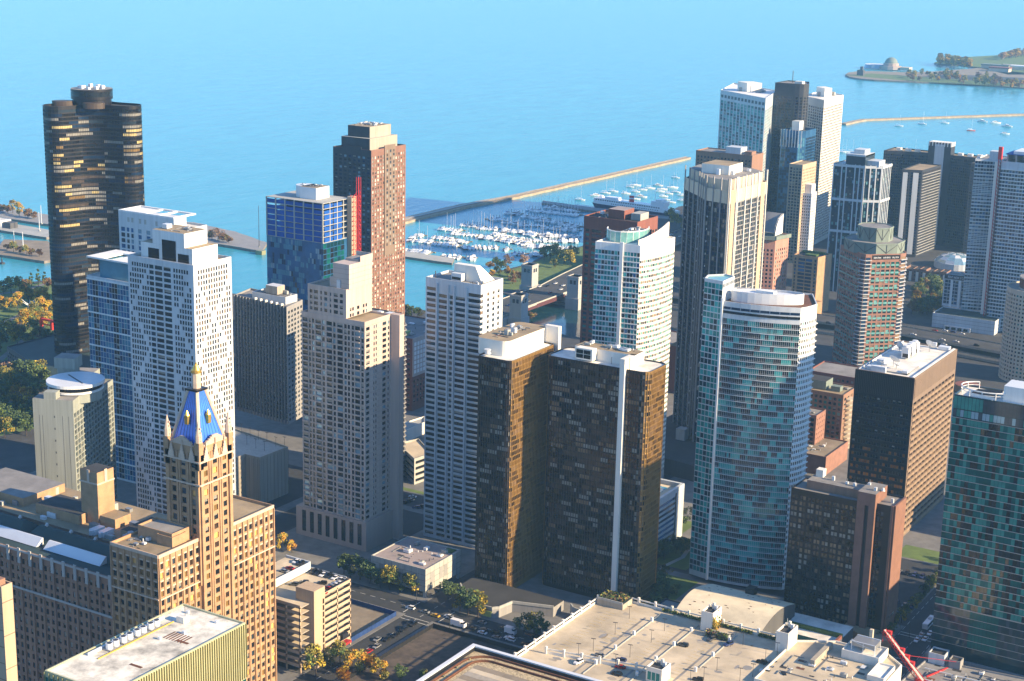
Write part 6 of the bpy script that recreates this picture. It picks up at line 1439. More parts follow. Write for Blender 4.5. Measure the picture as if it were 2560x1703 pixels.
# ---------------------------------------------------------------- boats
def hullmesh(L, B, H, k, dk):
    W = MB(); st = [(-L/2, .7), (-L*.2, 1), (L*.15, .95), (L*.36, .6), (L/2, .02)]; A = [(x, B/2*f) for x, f in st]
    ring = A+[(x, -y) for x, y in A[::-1]]
    low = [(x*.92, y*.7) for x, y in ring]; W.prism(ring[::-1], 0, 0.01, k, top=False) if 0 else None
    n = len(ring)
    for i in range(n): j = (i+1) % n; W.poly([(*low[j], -.3), (*low[i], -.3), (*ring[i], H), (*ring[j], H)], k)
    W.poly([(*p, H) for p in ring[::-1]], dk); return W
def proto_boat(kind, L, hk, canvas):
    t = thing(kind, '', 'boat', 0, 0, -2); B = L*.30
    tr(hullmesh(L, B, L*.11, hk, 'hull_white'), t, 'hull')
    W = MB()
    if kind == 'sailboat':
        W.box(-L*.15, -B*.25, L*.11, L*.2, B*.25, L*.15, 'hull_white'); tr(W, t, 'cabin')
        W = MB(); W.tube((L*.08, 0, L*.1), (L*.08, 0, L*1.35), .09, 'hull_white', 4); tr(W, t, 'mast')
        W = MB(); W.tube((L*.08, 0, L*.26), (-L*.36, 0, L*.25), .2, canvas, 5); tr(W, t, 'boom')
        W = MB(); W.tube((L*.48, 0, L*.12), (L*.08, 0, L*1.3), .03, 'metal_grey', 3); tr(W, t, 'stay')
    else:
        W.prism([(L*.22, B*.3), (-L*.3, B*.34), (-L*.3, -B*.34), (L*.22, -B*.3)], L*.11, L*.2, 'hull_white', pts2=[(L*.1, B*.27), (-L*.27, B*.3), (-L*.27, -B*.3), (L*.1, -B*.27)]); tr(W, t, 'cabin')
        W = MB(); W.prism([(L*.2, B*.31), (-L*.2, B*.345), (-L*.2, -B*.345), (L*.2, -B*.31)], L*.14, L*.175, 'g_black'); tr(W, t, 'cabin_window')
        W = MB(); W.box(-L*.24, -B*.28, L*.2, L*.02, B*.28, L*.215, canvas); W.box(-L*.1, -B*.25, L*.215, -L*.07, B*.25, L*.27, 'hull_white'); tr(W, t, 'flybridge')
    return t
BOATS = [proto_boat('motor_yacht', 13, 'hull_white', 'hull_white'), proto_boat('motor_yacht', 11, 'hull_white', 'canvas_blue'), proto_boat('sailboat', 11, 'hull_white', 'canvas_blue'), proto_boat('sailboat', 10, 'hull_white', 'hull_white'), proto_boat('motor_yacht', 15, 'hull_navy', 'hull_white'), proto_boat('sailboat', 10, 'hull_red', 'hull_white')]
LAB = ['white motor yacht berthed among the crowded docks of the marina', 'white motor yacht with a blue canvas top berthed in the marina', 'white sailboat with a blue sail cover berthed in the marina', 'plain white sailboat with a bare tall mast berthed in the marina', 'large motor yacht with a navy hull berthed in the marina', 'red hulled sailboat on the open water']
used = set()
def boat(i, x, y, rz, lab, grp):
    o = BOATS[i]
    if i in used: o = dup(o, (x, y, -2), rz, lab, RNG.uniform(1.0, 1.4))
    else: used.add(i); o.location = (x, y, -2); o.rotation_euler.z = rz; o['label'] = lab
    o['group'] = grp; return o
ze = lambda x, y: (1000+x/4.127, 480+y/4.127)
rowsB = [((50, 610), (300, 640), 5, .1), ((430, 680), (620, 690), 4, .1), ((690, 700), (780, 700), 2, .1), ((100, 505), (330, 530), 5, .25), ((330, 540), (600, 565), 5, .15), ((640, 590), (1010, 585), 7, .15), ((1070, 605), (1110, 608), 1, 0), ((1170, 650), (1290, 655), 2, 0), ((1340, 655), (1470, 660), 3, .1), ((160, 460), (230, 465), 2, .1), ((340, 480), (540, 500), 5, .15), ((540, 520), (700, 530), 4, .15), ((820, 480), (960, 490), 4, .2), ((990, 500), (1320, 550), 8, .2), ((1320, 570), (1820, 600), 11, .15), ((410, 390), (620, 410), 5, .75), ((530, 440), (800, 460), 5, .4), ((960, 440), (1300, 520), 7, .25), ((1300, 510), (1830, 520), 12, .25), ((640, 350), (840, 370), 6, .8), ((800, 385), (1000, 395), 5, .5), ((1050, 410), (1290, 430), 7, .5), ((1310, 440), (1420, 460), 3, .2), ((1430, 465), (1840, 480), 10, .4), ((920, 295), (1080, 290), 4, .7), ((1060, 320), (1270, 345), 5, .4), ((1230, 350), (1500, 360), 7, .5), ((1480, 380), (1830, 410), 9, .5), ((1090, 225), (1230, 240), 4, .5), ((1260, 260), (1500, 290), 6, .6), ((1400, 300), (1680, 330), 7, .6), ((1640, 340), (1840, 370), 5, .6), ((1320, 190), (1460, 215), 4, .8), ((1480, 215), (1840, 250), 9, .8), ((1500, 165), (1840, 215), 8, .8)]
rb = random.Random(21)
for (a, b, n, sail) in rowsB:
    n = int(n*1.35+.5)
    A, B = at(*ze(*a), -2), at(*ze(*b), -2); W = MB()
    ang = math.atan2(B[1]-A[1], B[0]-A[0])
    dx, dy = math.cos(ang), math.sin(ang); W.seg((A[0]-dy*8, A[1]+dx*8), (B[0]-dy*8, B[1]+dx*8), 1.8, -2.2, -1.2, 'wood', 3)
    for k in range(n+1):
        f = k/max(1, n); x, y = A[0]+(B[0]-A[0])*f-dy*8, A[1]+(B[1]-A[1])*f+dx*8; W.tube((x, y, -3), (x, y, 2.5), .22, 'metal_dark', 4); W.seg((x, y), (x+dy*11, y-dx*11), .9, -2.2, -1.3, 'wood')
    tag(W.build('floating_dock'), 'wooden floating dock with dark mooring piles between rows of marina boats', 'dock', 'docks of the marina')
    for k in range(n):
        f = (k+.5)/n; i = rb.choice((2, 3, 3)) if rb.random() < sail else rb.choice((0, 0, 0, 1, 1, 4))
        if i == 4 and rb.random() < .6: i = 0
        x, y = A[0]+(B[0]-A[0])*f+rb.uniform(-.8, .8), A[1]+(B[1]-A[1])*f+rb.uniform(-.8, .8)
        boat(i, x, y, ang+math.pi/2*rb.choice((1, 1, -1))+rb.uniform(-.08, .08), LAB[i], 'boats berthed in the marina')
m1 = lambda x, y: (1000+x/2.8514, 350+y/2.8514)
for x, y in ((1285, 430), (1465, 382), (1520, 370), (1610, 385), (1640, 338), (1680, 327), (1680, 372), (1730, 358), (1783, 348), (1840, 328), (1855, 370), (1870, 355), (1943, 343), (1965, 272), (1915, 386), (1968, 376), (1880, 405), (2015, 400), (1720, 410), (1895, 430), (1935, 448), (2015, 437), (1400, 400), (1680, 425)):
    q = at(*m1(x, y), -2); boat(rb.choice((2, 3, 3)) if (x, y) not in ((1840, 328), (1400, 400), (1720, 410)) else 0, *q, R(200)+rb.uniform(-.2, .2), 'white sailboat moored on open water beyond the passenger ship', 'boats on moorings beyond the ship')
zk = lambda x, y: (2100+x/5.124, 120+y/5.124)
for x, y, i, lab in ((757, 1005, 3, 'white sailboat with a tall mast at anchor below the thin stone breakwater, leftmost there'), (1055, 980, 2, 'white boat at anchor close under the thin stone breakwater'), (1345, 966, 3, 'small white sailboat touching the line of the thin breakwater'), (1678, 1062, 5, 'red hulled sailboat at anchor in the outer harbour'), (1825, 950, 0, 'tiny white boat near the thin breakwater, middle of the three motor boats'), (1993, 966, 0, 'tiny white boat far out beside the thin breakwater'), (2143, 1012, 0, 'white motor boat with raised cabin in the outer harbour at the right edge'), (2110, 1105, 1, 'low white motor boat, lowest of those near the right edge')):
    q = at(*zk(x, y), -2); o = boat(i, *q, R(190)+rb.uniform(-.3, .3), lab, 'boats in the outer harbour'); o.scale = (1.5,)*3
for x in (1160, 1185, 1228, 1278, 1560, 1636):
    q = at(1660+x/2.6133, 150+605/2.6133, -2); o = boat(3, q[0], q[1], R(190), 'white sailboat half hidden behind the lakefront towers, mast showing', 'boats half hidden behind the lakefront towers'); o.scale = (1.5,)*3
W = MB(); q = at(5, 660, -2); W.box(q[0]-2, q[1]-2, -2.3, q[0]+2, q[1]+2, -.5, 'metal_dark'); W.tube((*q, -.5), (*q, 4), .8, 'metal_dark', 6, r2=.5); tag(W.build('channel_buoy'), 'dark channel buoy on the water at the left edge', 'buoy')
# ---------------------------------------------------------------- trees
def proto_tree(name, h, rx, keys, seed, conifer=False, n=950):
    rr = random.Random(seed); t = thing(name, '', 'tree', 0, 0)
    W = MB(); W.tube((0, 0, -.2), (.1, 0, h*.5), .28, 'bark', 6, r2=.16)
    for i in range(5):
        a = i*1.3; W.tube((0, 0, h*(.28+.05*i)), (rx*.55*math.cos(a), rx*.55*math.sin(a), h*(.5+.06*i)), .12, 'bark', 4, r2=.05)
    tr(W, t, 'trunk'); W = MB(); cl = []
    for i in range(13):
        a = rr.uniform(0, 6.28); z = rr.uniform(.3, .95); k = (1-z)*1.15 if conifer else math.sqrt(max(.05, 1-((z-.58)/.45)**2)); q = rx*k*rr.uniform(.35, .95)
        cl.append((q*math.cos(a), q*math.sin(a), h*z, rx*rr.uniform(.28, .5)*(.6 if conifer else 1), rr.choice(keys)))
    for i in range(n):
        c = rr.choice(cl); a, b = rr.uniform(0, 6.28), math.acos(rr.uniform(-1, 1)); r0 = c[3]*rr.uniform(.55, 1.05)
        p = Vector((c[0]+r0*math.cos(a)*math.sin(b), c[1]+r0*math.sin(a)*math.sin(b), c[2]+r0*.8*math.cos(b))); s = rr.uniform(.18, .42)*(1 if rx > 2.5 else .7)
        u = Vector((rr.gauss(0, 1), rr.gauss(0, 1), rr.gauss(0, .7))).normalized(); v = u.orthogonal().normalized()*s*rr.uniform(.7, 1.2); u = u*s
        W.poly([p-u-v*.6, p+u*.9-v, p+u+v*.7, p-u*.7+v], c[4] if rr.random() < .82 else rr.choice(keys))
    tr(W, t, 'crown'); return t
TREES = {'green': proto_tree('tree', 9, 4, ('leaf_green', 'leaf_dark', 'leaf_green', 'leaf_olive'), 1), 'dark': proto_tree('tree', 10, 4.6, ('leaf_dark', 'leaf_dark', 'leaf_green'), 2), 'yellow': proto_tree('tree', 10, 4, ('leaf_yellow', 'leaf_yellow', 'leaf_olive', 'leaf_orange'), 3), 'orange': proto_tree('tree', 8, 3.5, ('leaf_orange', 'leaf_yellow', 'leaf_russet'), 4), 'russet': proto_tree('tree', 7, 3.6, ('leaf_russet', 'leaf_russet', 'leaf_olive'), 5), 'pale': proto_tree('tree', 9, 4.2, ('leaf_pale', 'leaf_pale', 'leaf_russet'), 6), 'pine': proto_tree('pine_tree', 11, 3, ('leaf_dark', 'leaf_dark', 'leaf_green'), 7, True), 'olive': proto_tree('tree', 11, 4.2, ('leaf_olive', 'leaf_green', 'leaf_yellow'), 8)}
TW = {'green': 'green leafy', 'dark': 'dark green', 'yellow': 'golden yellow', 'orange': 'orange', 'russet': 'russet brown', 'pale': 'pale bare', 'pine': 'dark green conifer', 'olive': 'olive green'}
usedt = set(); rt_ = random.Random(31)
def tree(k, x, y, z, s, where, grp):
    o = TREES[k]; lab = '%s autumn tree %s' % (TW[k], where) if k != 'pine' else 'dark conical conifer tree '+where
    if k in usedt: o = dup(o, (x, y, z), rt_.uniform(0, 6.28), lab, (s*rt_.uniform(.9, 1.15), s*rt_.uniform(.9, 1.15), s*rt_.uniform(.9, 1.2)))
    else: usedt.add(k); o.location = (x, y, z); o.scale = (s,)*3; o['label'] = lab
    o['group'] = grp
park = 'in the waterfront park left of the lobed tower'
for x, y, k, s in ((8, 735, 'green', 1.2), (28, 732, 'olive', 1.3), (48, 728, 'olive', 1.1), (63, 722, 'russet', 1.2), (79, 718, 'pine', 1.2), (96, 716, 'pine', 1.3), (112, 713, 'pine', 1.2), (121, 722, 'russet', 1.1), (25, 776, 'yellow', 1.1), (44, 774, 'yellow', 1.4), (60, 756, 'olive', 1.3), (72, 758, 'yellow', 1.2), (84, 758, 'olive', 1.2), (98, 762, 'yellow', 1.3), (111, 758, 'yellow', 1.2), (114, 746, 'orange', .9), (2, 774, 'yellow', 1.2), (12, 770, 'russet', 1), (106, 790, 'yellow', 1.3), (121, 786, 'yellow', 1.2), (66, 806, 'yellow', 1.2), (58, 824, 'yellow', 1.3), (74, 820, 'olive', 1.2), (88, 800, 'olive', 1.2), (94, 816, 'yellow', 1.3), (118, 816, 'yellow', 1.2), (4, 838, 'orange', .8), (36, 832, 'russet', 1), (17, 856, 'olive', 1.7), (52, 850, 'russet', 1.2), (82, 850, 'green', 1.4), (100, 848, 'pale', 1.1), (112, 850, 'russet', 1.2), (44, 866, 'olive', 1.3), (70, 870, 'green', 1.2), (2, 880, 'dark', 1.5), (120, 864, 'dark', 1.2)):
    q = at(x, y); tree(k, *q, 0, s, park, 'trees of the waterfront park')
for x, y, k, s in ((20, 955, 'pale', 1.6), (8, 975, 'olive', 1.3), (45, 960, 'green', 1.5), (70, 965, 'dark', 1.7), (95, 960, 'olive', 1.5), (108, 975, 'dark', 1.4), (30, 985, 'olive', 1.4), (60, 990, 'dark', 1.5), (4, 1015, 'dark', 1.5), (16, 1000, 'green', 1.4), (40, 1018, 'yellow', 1.3), (68, 1022, 'yellow', 1.5), (88, 1005, 'dark', 1.4), (25, 1045, 'dark', 1.4), (55, 1050, 'dark', 1.4), (76, 1060, 'dark', 1.3), (5, 1060, 'dark', 1.4), (40, 1080, 'dark', 1.4), (12, 1095, 'olive', 1.2), (66, 1090, 'dark', 1.3)):
    q = at(x, y); tree(k, *q, 0, s, 'in the shaded grove below the podium of the lobed tower', 'trees of the shaded grove')
for x, y, k, s in ((8, 532, 'russet', 1.2), (20, 534, 'russet', 1.1), (32, 533, 'yellow', 1.2), (48, 540, 'yellow', 1.3), (70, 545, 'russet', 1.2), (85, 547, 'russet', 1.2), (18, 626, 'russet', .9), (34, 630, 'olive', .9), (50, 635, 'russet', .9), (66, 636, 'olive', .9), (80, 640, 'russet', .9), (98, 642, 'russet', .9), (530, 600, 'russet', 1.3), (545, 602, 'pale', 1.3), (560, 604, 'russet', 1.1), (572, 608, 'russet', 1)):
    q = at(x, y, .6); tree(k, *q, .6, s, 'on the stone piers in front of the lake', 'trees on the piers')
for x, y, k, s in ((1228, 692, 'orange', .9), (1250, 690, 'green', 1.3), (1268, 690, 'orange', 1.1), (1285, 694, 'russet', 1), (1300, 704, 'russet', 1.1), (1282, 710, 'russet', 1), (1270, 668, 'pale', 1.2), (1310, 664, 'pale', 1.1), (1360, 650, 'dark', 1.3), (1375, 646, 'green', 1.4), (1392, 650, 'olive', 1.3), (1410, 660, 'olive', 1.3), (1425, 666, 'olive', 1.3), (1385, 670, 'green', 1), (1432, 650, 'dark', 1.3), (1225, 672, 'russet', 1), (1240, 668, 'dark', 1), (1015, 795, 'green', 1), (1030, 798, 'dark', 1), (1050, 796, 'green', 1), (1330, 800, 'russet', .9), (1680, 560, 'olive', 1.4), (1690, 566, 'olive', 1.4), (1704, 572, 'green', 1.3), (1715, 568, 'olive', 1.3), (1672, 552, 'dark', 1.2)):
    q = at(x, y); tree(k, *q, 0, s, 'in the grassy park beside the marina and the bridge', 'trees of the harbour park')
for x, y, k, s in ((860, 1435, 'dark', 1), (876, 1444, 'dark', 1.1), (900, 1450, 'green', 1), (925, 1460, 'dark', 1.1), (950, 1470, 'dark', 1), (975, 1475, 'olive', 1.1), (1000, 1480, 'dark', 1.1), (1030, 1486, 'olive', 1)):
    q = at(x, y); tree(k, q[0], min(q[1], -593.5), 0, s, 'in the row along the street below the beige tower', 'street trees')
for x, y, k, s in ((1150, 1530, 'olive', 1), (1170, 1538, 'dark', 1.1), (1195, 1545, 'olive', 1.1), (1120, 1500, 'dark', .9), (1310, 1585, 'dark', .9), (1335, 1590, 'olive', 1), (1350, 1594, 'dark', .8), (705, 1378, 'yellow', .8), (730, 1382, 'orange', .8), (1640, 1395, 'dark', .8), (1660, 1400, 'dark', .9), (1690, 1385, 'dark', .8)):
    q = at(x, y); tree(k, *q, 0, s, 'by the podium of the bronze towers' if x > 1000 else 'behind the tan parking garage', 'street trees')
for x, y, k, s in ((790, 1690, 'olive', 1.1), (830, 1665, 'green', .9), (850, 1660, 'olive', .9), (880, 1690, 'yellow', 1), (905, 1680, 'yellow', 1), (930, 1680, 'orange', 1), (860, 1712, 'orange', 1), (950, 1700, 'yellow', 1), (1000, 1705, 'dark', .7), (1060, 1712, 'green', .7)):
    q = at(x, y); tree(k, *q, 0, s, 'at the lower edge beside the vacant lot', 'street trees at the lower edge')
zd = lambda x, y: (1980+x/3.9207, 640+y/3.9207)
for i in range(34):
    x, y = rt_.uniform(1170, 1460), rt_.uniform(320, 600); q = at(*zd(x, y)); tree(rt_.choice(('dark', 'dark', 'green', 'dark', 'yellow', 'russet')), *q, 0, 1.3, 'in the dark grove between the green crowned and banner towers', 'trees of the tower grove')
for i in range(60):
    x = rt_.uniform(830, 2357); y = 320+(x-830)*.08+rt_.uniform(-5, 95); q = at(*zk(x, y), 1.2); tree(rt_.choice(('russet', 'olive', 'green', 'orange', 'pale')), *q, 1.2, 1.5, 'on the planetarium shore', 'trees on the planetarium shore')
for i in range(50):
    x = rt_.uniform(1270, 1700); y = 195+(x-1270)*.13+rt_.uniform(-14, 20); q = at(*zk(x, y), 1.2); tree(rt_.choice(('orange', 'orange', 'yellow', 'olive')), *q, 1.2, 2.0, 'on the far island by the lagoon', 'trees on the far island')
for i in range(26):
    x = rt_.uniform(2050, 2400); y = 152-(x-2050)*.16+rt_.uniform(-6, 6); q = at(*zk(x, y), 1.2); tree(rt_.choice(('orange', 'pale', 'yellow')), *q, 1.2, 2.0, 'along the outer shore of the far island', 'trees on the far island')
for x, y in [(rt_.uniform(342, 386), rt_.uniform(-764, -747)) for _ in range(9)]+[(rt_.uniform(308, 334), rt_.uniform(-688, -645)) for _ in range(14)]+[(rt_.uniform(320, 336), rt_.uniform(-738, -702)) for _ in range(8)]+[(rt_.uniform(411, 448), rt_.uniform(-694, -690)) for _ in range(6)]:
    tree(rt_.choice(('dark', 'green', 'dark', 'olive')), x, y, .1, rt_.uniform(.6, .9), 'in the garden strips between the central towers', 'trees between the central towers')
for i in range(14): tree(rt_.choice(('dark', 'olive', 'green')), 205.5+(i % 2)*.5, -790+i*9.0, .1, .6, 'along the pavement by the brown slab', 'trees by the brown slab')
# metal sculpture and red arch in the park
q = at(76, 770); s = thing('metal_sculpture', 'spiky white metal sculpture on the park lawn', 'sculpture', *q); W = MB()
for i in range(9): a = i*.7; W.tube((*q, 1), (q[0]+7*math.cos(a), q[1]+7*math.sin(a), 3+5*abs(math.sin(i*1.9))), .7, 'metal_white', 4, r2=.15)
W.build('blade', s); W = MB(); W.circ(*q, 2.5, 0, 1.2, 'concrete', 10); W.build('base', s)
q = at(117, 822); W = MB(); W.box(q[0]-7, q[1]-1, 0, q[0]-5, q[1]+1, 8, 'red_steel'); W.box(q[0]+5, q[1]-1, 0, q[0]+7, q[1]+1, 8, 'red_steel'); W.box(q[0]-9, q[1]-1.2, 6.6, q[0]+9, q[1]+1.2, 8, 'red_steel'); W.box(q[0]-5, q[1]-.6, 3, q[0]+5, q[1]+.6, 3.8, 'red_steel'); tag(W.build('red_gate'), 'bright red gate frame at the park edge by the lobed tower', 'gate')
# ---------------------------------------------------------------- vehicles
def proto_car(name, k, cat, L=4.6, B=1.85, H=1.45, suv=False):
    t = thing(name, '', cat, 0, 0); W = MB(); bz = H*.62
    prof = [(-L/2, .45), (-L/2+.05, bz*.95), (L/2-.9, bz), (L/2-.05, bz*.78), (L/2, .45)]
    for s in (1, -1):
        pts = [(x, s*B/2, z) for x, z in prof]+[(L/2, s*B/2, .3), (-L/2, s*B/2, .3)]; W.poly(pts if s < 0 else pts[::-1], k)
    pr = prof+[(L/2, .3), (-L/2, .3)]
    for i in range(len(pr)): a, b = pr[i], pr[(i+1) % len(pr)]; W.poly([(a[0], -B/2, a[1]), (a[0], B/2, a[1]), (b[0], B/2, b[1]), (b[0], -B/2, b[1])], k)
    tr(W, t, 'body'); W = MB(); x0, x1 = (-L/2+.1, L*.22) if suv else (-L*.36, L*.24); y = B/2-.06
    W.prism([(x1, y), (x0, y), (x0, -y), (x1, -y)], bz-.02, H-.06, 'g_black', k, pts2=[(x1-.75, y-.2), (x0+(.2 if suv else .65), y-.2), (x0+(.2 if suv else .65), -y+.2), (x1-.75, -y+.2)]); tr(W, t, 'cabin')
    W = MB(); W.box(x0+(.3 if suv else .7), -y+.24, H-.07, x1-.85, y-.24, H, k); tr(W, t, 'car_roof')
    for x in (-L*.3, L*.31):
        for s in (1, -1): W = MB(); W.tube((x, s*(B/2-.2), .33), (x, s*(B/2+.02), .33), .33, 'tyre', 10); tr(W, t, 'wheel')
    return t
CARS = {k: proto_car('parked_car', 'car_'+k, 'car', suv=s, H=1.7 if s else 1.45) for k, s in (('white', False), ('black', True), ('silver', False), ('red', False), ('blue', True), ('grey', True), ('yellow', False))}
CARS['suv'] = proto_car('parked_car', 'car_white', 'car', suv=True, H=1.8)
usedc = set()
def car(k, x, y, z, rz, where, grp):
    o = CARS[k]; lab = '%s car %s' % ({'suv': 'white sport utility'}.get(k, k), where)
    if k in usedc: o = dup(o, (x, y, z), rz, lab)
    else: usedc.add(k); o.location = (x, y, z); o.rotation_euler.z = rz; o['label'] = lab
    o['group'] = grp; return o
# in the tan garage roof
for x, y, k, a in ((408.5, -515.5, 'black', 1.6), (411, -518, 'black', 1.9), (414, -525, 'black', .4), (408, -533, 'silver', 0), (410, -533.2, 'white', 0), (413, -533.4, 'white', 1.57), (416.5, -533.2, 'black', 1.57), (419.5, -533, 'white', 1.57), (422.4, -533, 'black', 1.57), (425, -533, 'black', 1.57), (408, -529.5, 'white', 0), (408, -527, 'white', 0), (408, -524.5, 'silver', 0), (408, -522, 'red', 0), (407.5, -517, 'red', .2), (421, -521, 'black', .5), (423.5, -517, 'grey', .3)):
    car(k, x, y, 30.65, a, 'on the roof deck of the tan parking garage', 'cars on the tan garage roof')
for x, y, k, a in ((431, -531, 'black', 1.57), (434, -532, 'white', 1.57), (431.5, -524, 'red', .1), (431.5, -520, 'silver', 0)): car(k, x, y, 34, a, 'on the upper ramp of the tan garage', 'cars on the tan garage roof')
# streets
zc = lambda x, y: (560+x/3.1167, 1200+y/3.1167); z3 = lambda x, y: (1000+x/3.185, 1300+y/3.185)
st = 'in the shaded street beside the vacant lot'
for f, x, y, k, a, w in ((zc, 1450, 1005, 'suv', .1, 'crossing the shaded street corner'), (zc, 1565, 1035, 'silver', .1, 'at the shaded street corner'), (zc, 1645, 1065, 'yellow', 0, 'stopped at the shaded street corner'), (zc, 1475, 1135, 'black', 1.57, st), (zc, 1400, 1175, 'black', 1.57, st), (zc, 1335, 1222, 'black', 1.57, st), (zc, 1270, 1250, 'black', 1.57, st), (zc, 1195, 1250, 'silver', 1.57, st), (zc, 1190, 1305, 'silver', 1.57, st), (zc, 1125, 1345, 'red', 1.57, st), (zc, 1040, 1380, 'black', 1.57, st), (zc, 1750, 1070, 'white', 0, 'first in the shaded cross street'), (zc, 1770, 1085, 'silver', 0, 'second in the shaded cross street'), (z3, 570, 870, 'grey', 0, 'in the shaded cross street'), (z3, 655, 905, 'white', 0, 'in the middle of the shaded cross street'), (z3, 665, 880, 'silver', 0, 'in the shaded cross street'), (z3, 770, 942, 'silver', 0, 'behind the mail van'), (z3, 880, 962, 'suv', 0, 'before the mail van'), (z3, 895, 945, 'silver', 0, 'beside the mail van'), (z3, 760, 905, 'black', 0, 'in the shaded cross street'), (z3, 1000, 1000, 'black', 0, 'by the parking deck wall'), (z3, 80, 830, 'black', 1.5, 'turning at the shaded corner'), (z3, 30, 870, 'black', 1.5, 'turning at the shaded corner')):
    q = at(*f(x, y)); car(k, *q, .03, a, w, 'cars in the shaded streets')
zi = lambda x, y: (2240+x/5.175, 1400+y/5.175)
for x, y, k in ((270, 1050, 'white'), (375, 1035, 'white'), (440, 960, 'white'), (330, 985, 'silver')): q = at(*zi(x, y)); car(k, *q, .03, 1.57, 'waiting at the crossing left of the green glass tower', 'cars at the right hand crossing')
# bottom garage
g1 = 'on the cream parking deck'
for f, x, y, k, a, w in ((z3, 1590, 1085, 'silver', .15, 'parked alone on the sunny left lane of the cream parking deck'), (z3, 1760, 1125, 'blue', .1, 'in the middle lane of the cream parking deck'), (z3, 1420, 1142, 'suv', 1.4, 'at the left end of the cream parking deck'), (z3, 1755, 1180, 'red', .2, 'next to the stair house of the cream parking deck'), (z3, 1725, 1235, 'black', 0, 'below the stair house of the cream parking deck'), (z3, 2255, 1005, 'grey', .2, 'against the rail of the cream parking deck')):
    q = at(*f(x, y), ZG); car(k, *q, ZG+.02, a, w, 'cars on the cream deck')
zh = lambda x, y: (1700+x/3.8016, 1420+y/3.8016)
for x, y, k, a, w in ((460, 735, 'blue', 1.2, 'beside the ivy planter of the cream deck'), (300, 688, 'grey', 1.3, 'by the ivy covered stair house'), (775, 905, 'black', 0, 'in the double row on the cream deck, upper left'), (890, 912, 'silver', 0, 'in the double row on the cream deck, upper right'), (860, 962, 'silver', .1, 'in the double row on the cream deck, lower right'), (805, 995, 'suv', .1, 'in the double row on the cream deck, lower left'), (1055, 990, 'white', 2.2, 'angled near the tall stair house of the cream deck'), (990, 1040, 'black', 2.2, 'angled at the bottom of the cream deck'), (30, 742, 'black', 0, 'behind the rail left of the ivy planter'), (170, 1072, 'black', .2, 'at the bottom edge of the cream deck')):
    q = at(x/3.8016+1700, y/3.8016+1420, ZG); car(k, *q, ZG+.02, a, w, 'cars on the cream deck')
def truck(lab, k, L, x, y, rz, cat):
    t = thing('delivery_truck', lab, cat, x, y, 0.02, rot=rz); W = MB(); W.box(-L/2, -1.25, .7, L*.22, 1.25, 3.4, k); tr(W, t, 'box'); W = MB(); W.box(L*.24, -1.15, .6, L/2, 1.15, 2.3, k); W.prism([(L*.47, 1.05), (L*.24, 1.05), (L*.24, -1.05), (L*.47, -1.05)], 2.3, 3.0, 'g_black', k, pts2=[(L*.4, .95), (L*.24, .95), (L*.24, -.95), (L*.4, -.95)]); tr(W, t, 'cab')
    for xx in (-L*.3, L*.34):
        for s in (1, -1): W = MB(); W.tube((xx, s*.95, .5), (xx, s*1.27, .5), .5, 'tyre', 10); tr(W, t, 'wheel')
    return t
q = at(*z3(465, 850)); truck('white box truck in the shaded cross street, largest vehicle there', 'car_white', 7.5, *q, math.pi, 'truck'); q = at(*z3(880, 908)); truck('white mail van parked at the podium kerb', 'car_white', 5.6, *q, math.pi, 'van')
q = at(*zi(420, 850)); b_ = thing('city_bus', 'white roofed city bus beside the green glass tower', 'bus', *q, 0.02, rot=math.pi/2); W = MB(); W.box(-6, -1.3, .4, 6, 1.3, 3, 'car_white'); tr(W, b_, 'body'); W = MB(); W.box(-5.8, -1.33, 1.4, 5.8, 1.33, 2.6, 'g_black'); tr(W, b_, 'window'); W = MB(); W.box(-3, -.8, 3, -.5, .8, 3.3, 'metal_grey'); tr(W, b_, 'roof_unit')
for i in range(16): car(rt_.choice(('black', 'white', 'silver', 'grey', 'red')), rt_.choice((188.5, 191.5, 197.5, 200.5)), -745-i*11+rt_.uniform(-3, 3), .03, 1.57, 'in the avenue between the brown slab and the green glass tower', 'cars in the avenue')
for i in range(14): car(rt_.choice(('black', 'white', 'silver', 'blue', 'black')), 206.5+(i % 7)*4, -720 if i < 7 else -760, .15, 1.57, 'in the open lot at the foot of the brown slab', 'cars in the lot by the brown slab')
for i in range(12): car(rt_.choice(('black', 'white', 'silver', 'grey')), 300+i*6.3+rt_.uniform(-1, 1), -587.5 if i % 2 else -580, .03, 0, 'in the shaded cross street', 'cars in the shaded streets')
# bridge and expressway traffic
for f, x, y, k, z in ((ze, 1440, 970, 'white', 8), (ze, 1520, 965, 'black', 8), (ze, 1605, 938, 'white', 8), (ze, 1685, 960, 'white', 8), (ze, 1660, 1000, 'white', 8), (ze, 1550, 1035, 'red', 8), (ze, 1325, 1122, 'silver', 8), (ze, 1130, 1165, 'blue', 8)): q = at(*f(x, y), z+.9); car(k, *q, z+.02, 1.57, 'crossing the bascule bridge', 'cars on the bridge')
for x, y, k in ((1400, 728, 'red'), (1500, 730, 'white'), (1665, 760, 'white'), (1475, 820, 'white'), (1610, 838, 'white'), (1490, 865, 'white'), (1810, 875, 'black'), (360, 655, 'grey'), (1190, 768, 'white'), (1580, 745, 'blue')): q = at(*zd(x, y), 5.7); car(k, *q, 5.02, math.pi, 'on the expressway right of the green crowned tower', 'cars on the expressway')
for x, y, k in ((1678, 588, 'white'), (1690, 582, 'blue'), (1700, 592, 'white')): q = at(x, y, 4); car(k, *q, 4.0, 1.57, 'on the lakefront expressway beside the turquoise bow tower', 'cars on the lakefront expressway')
zl = lambda x, y: (980+x/3.133, 780+y/3.136)
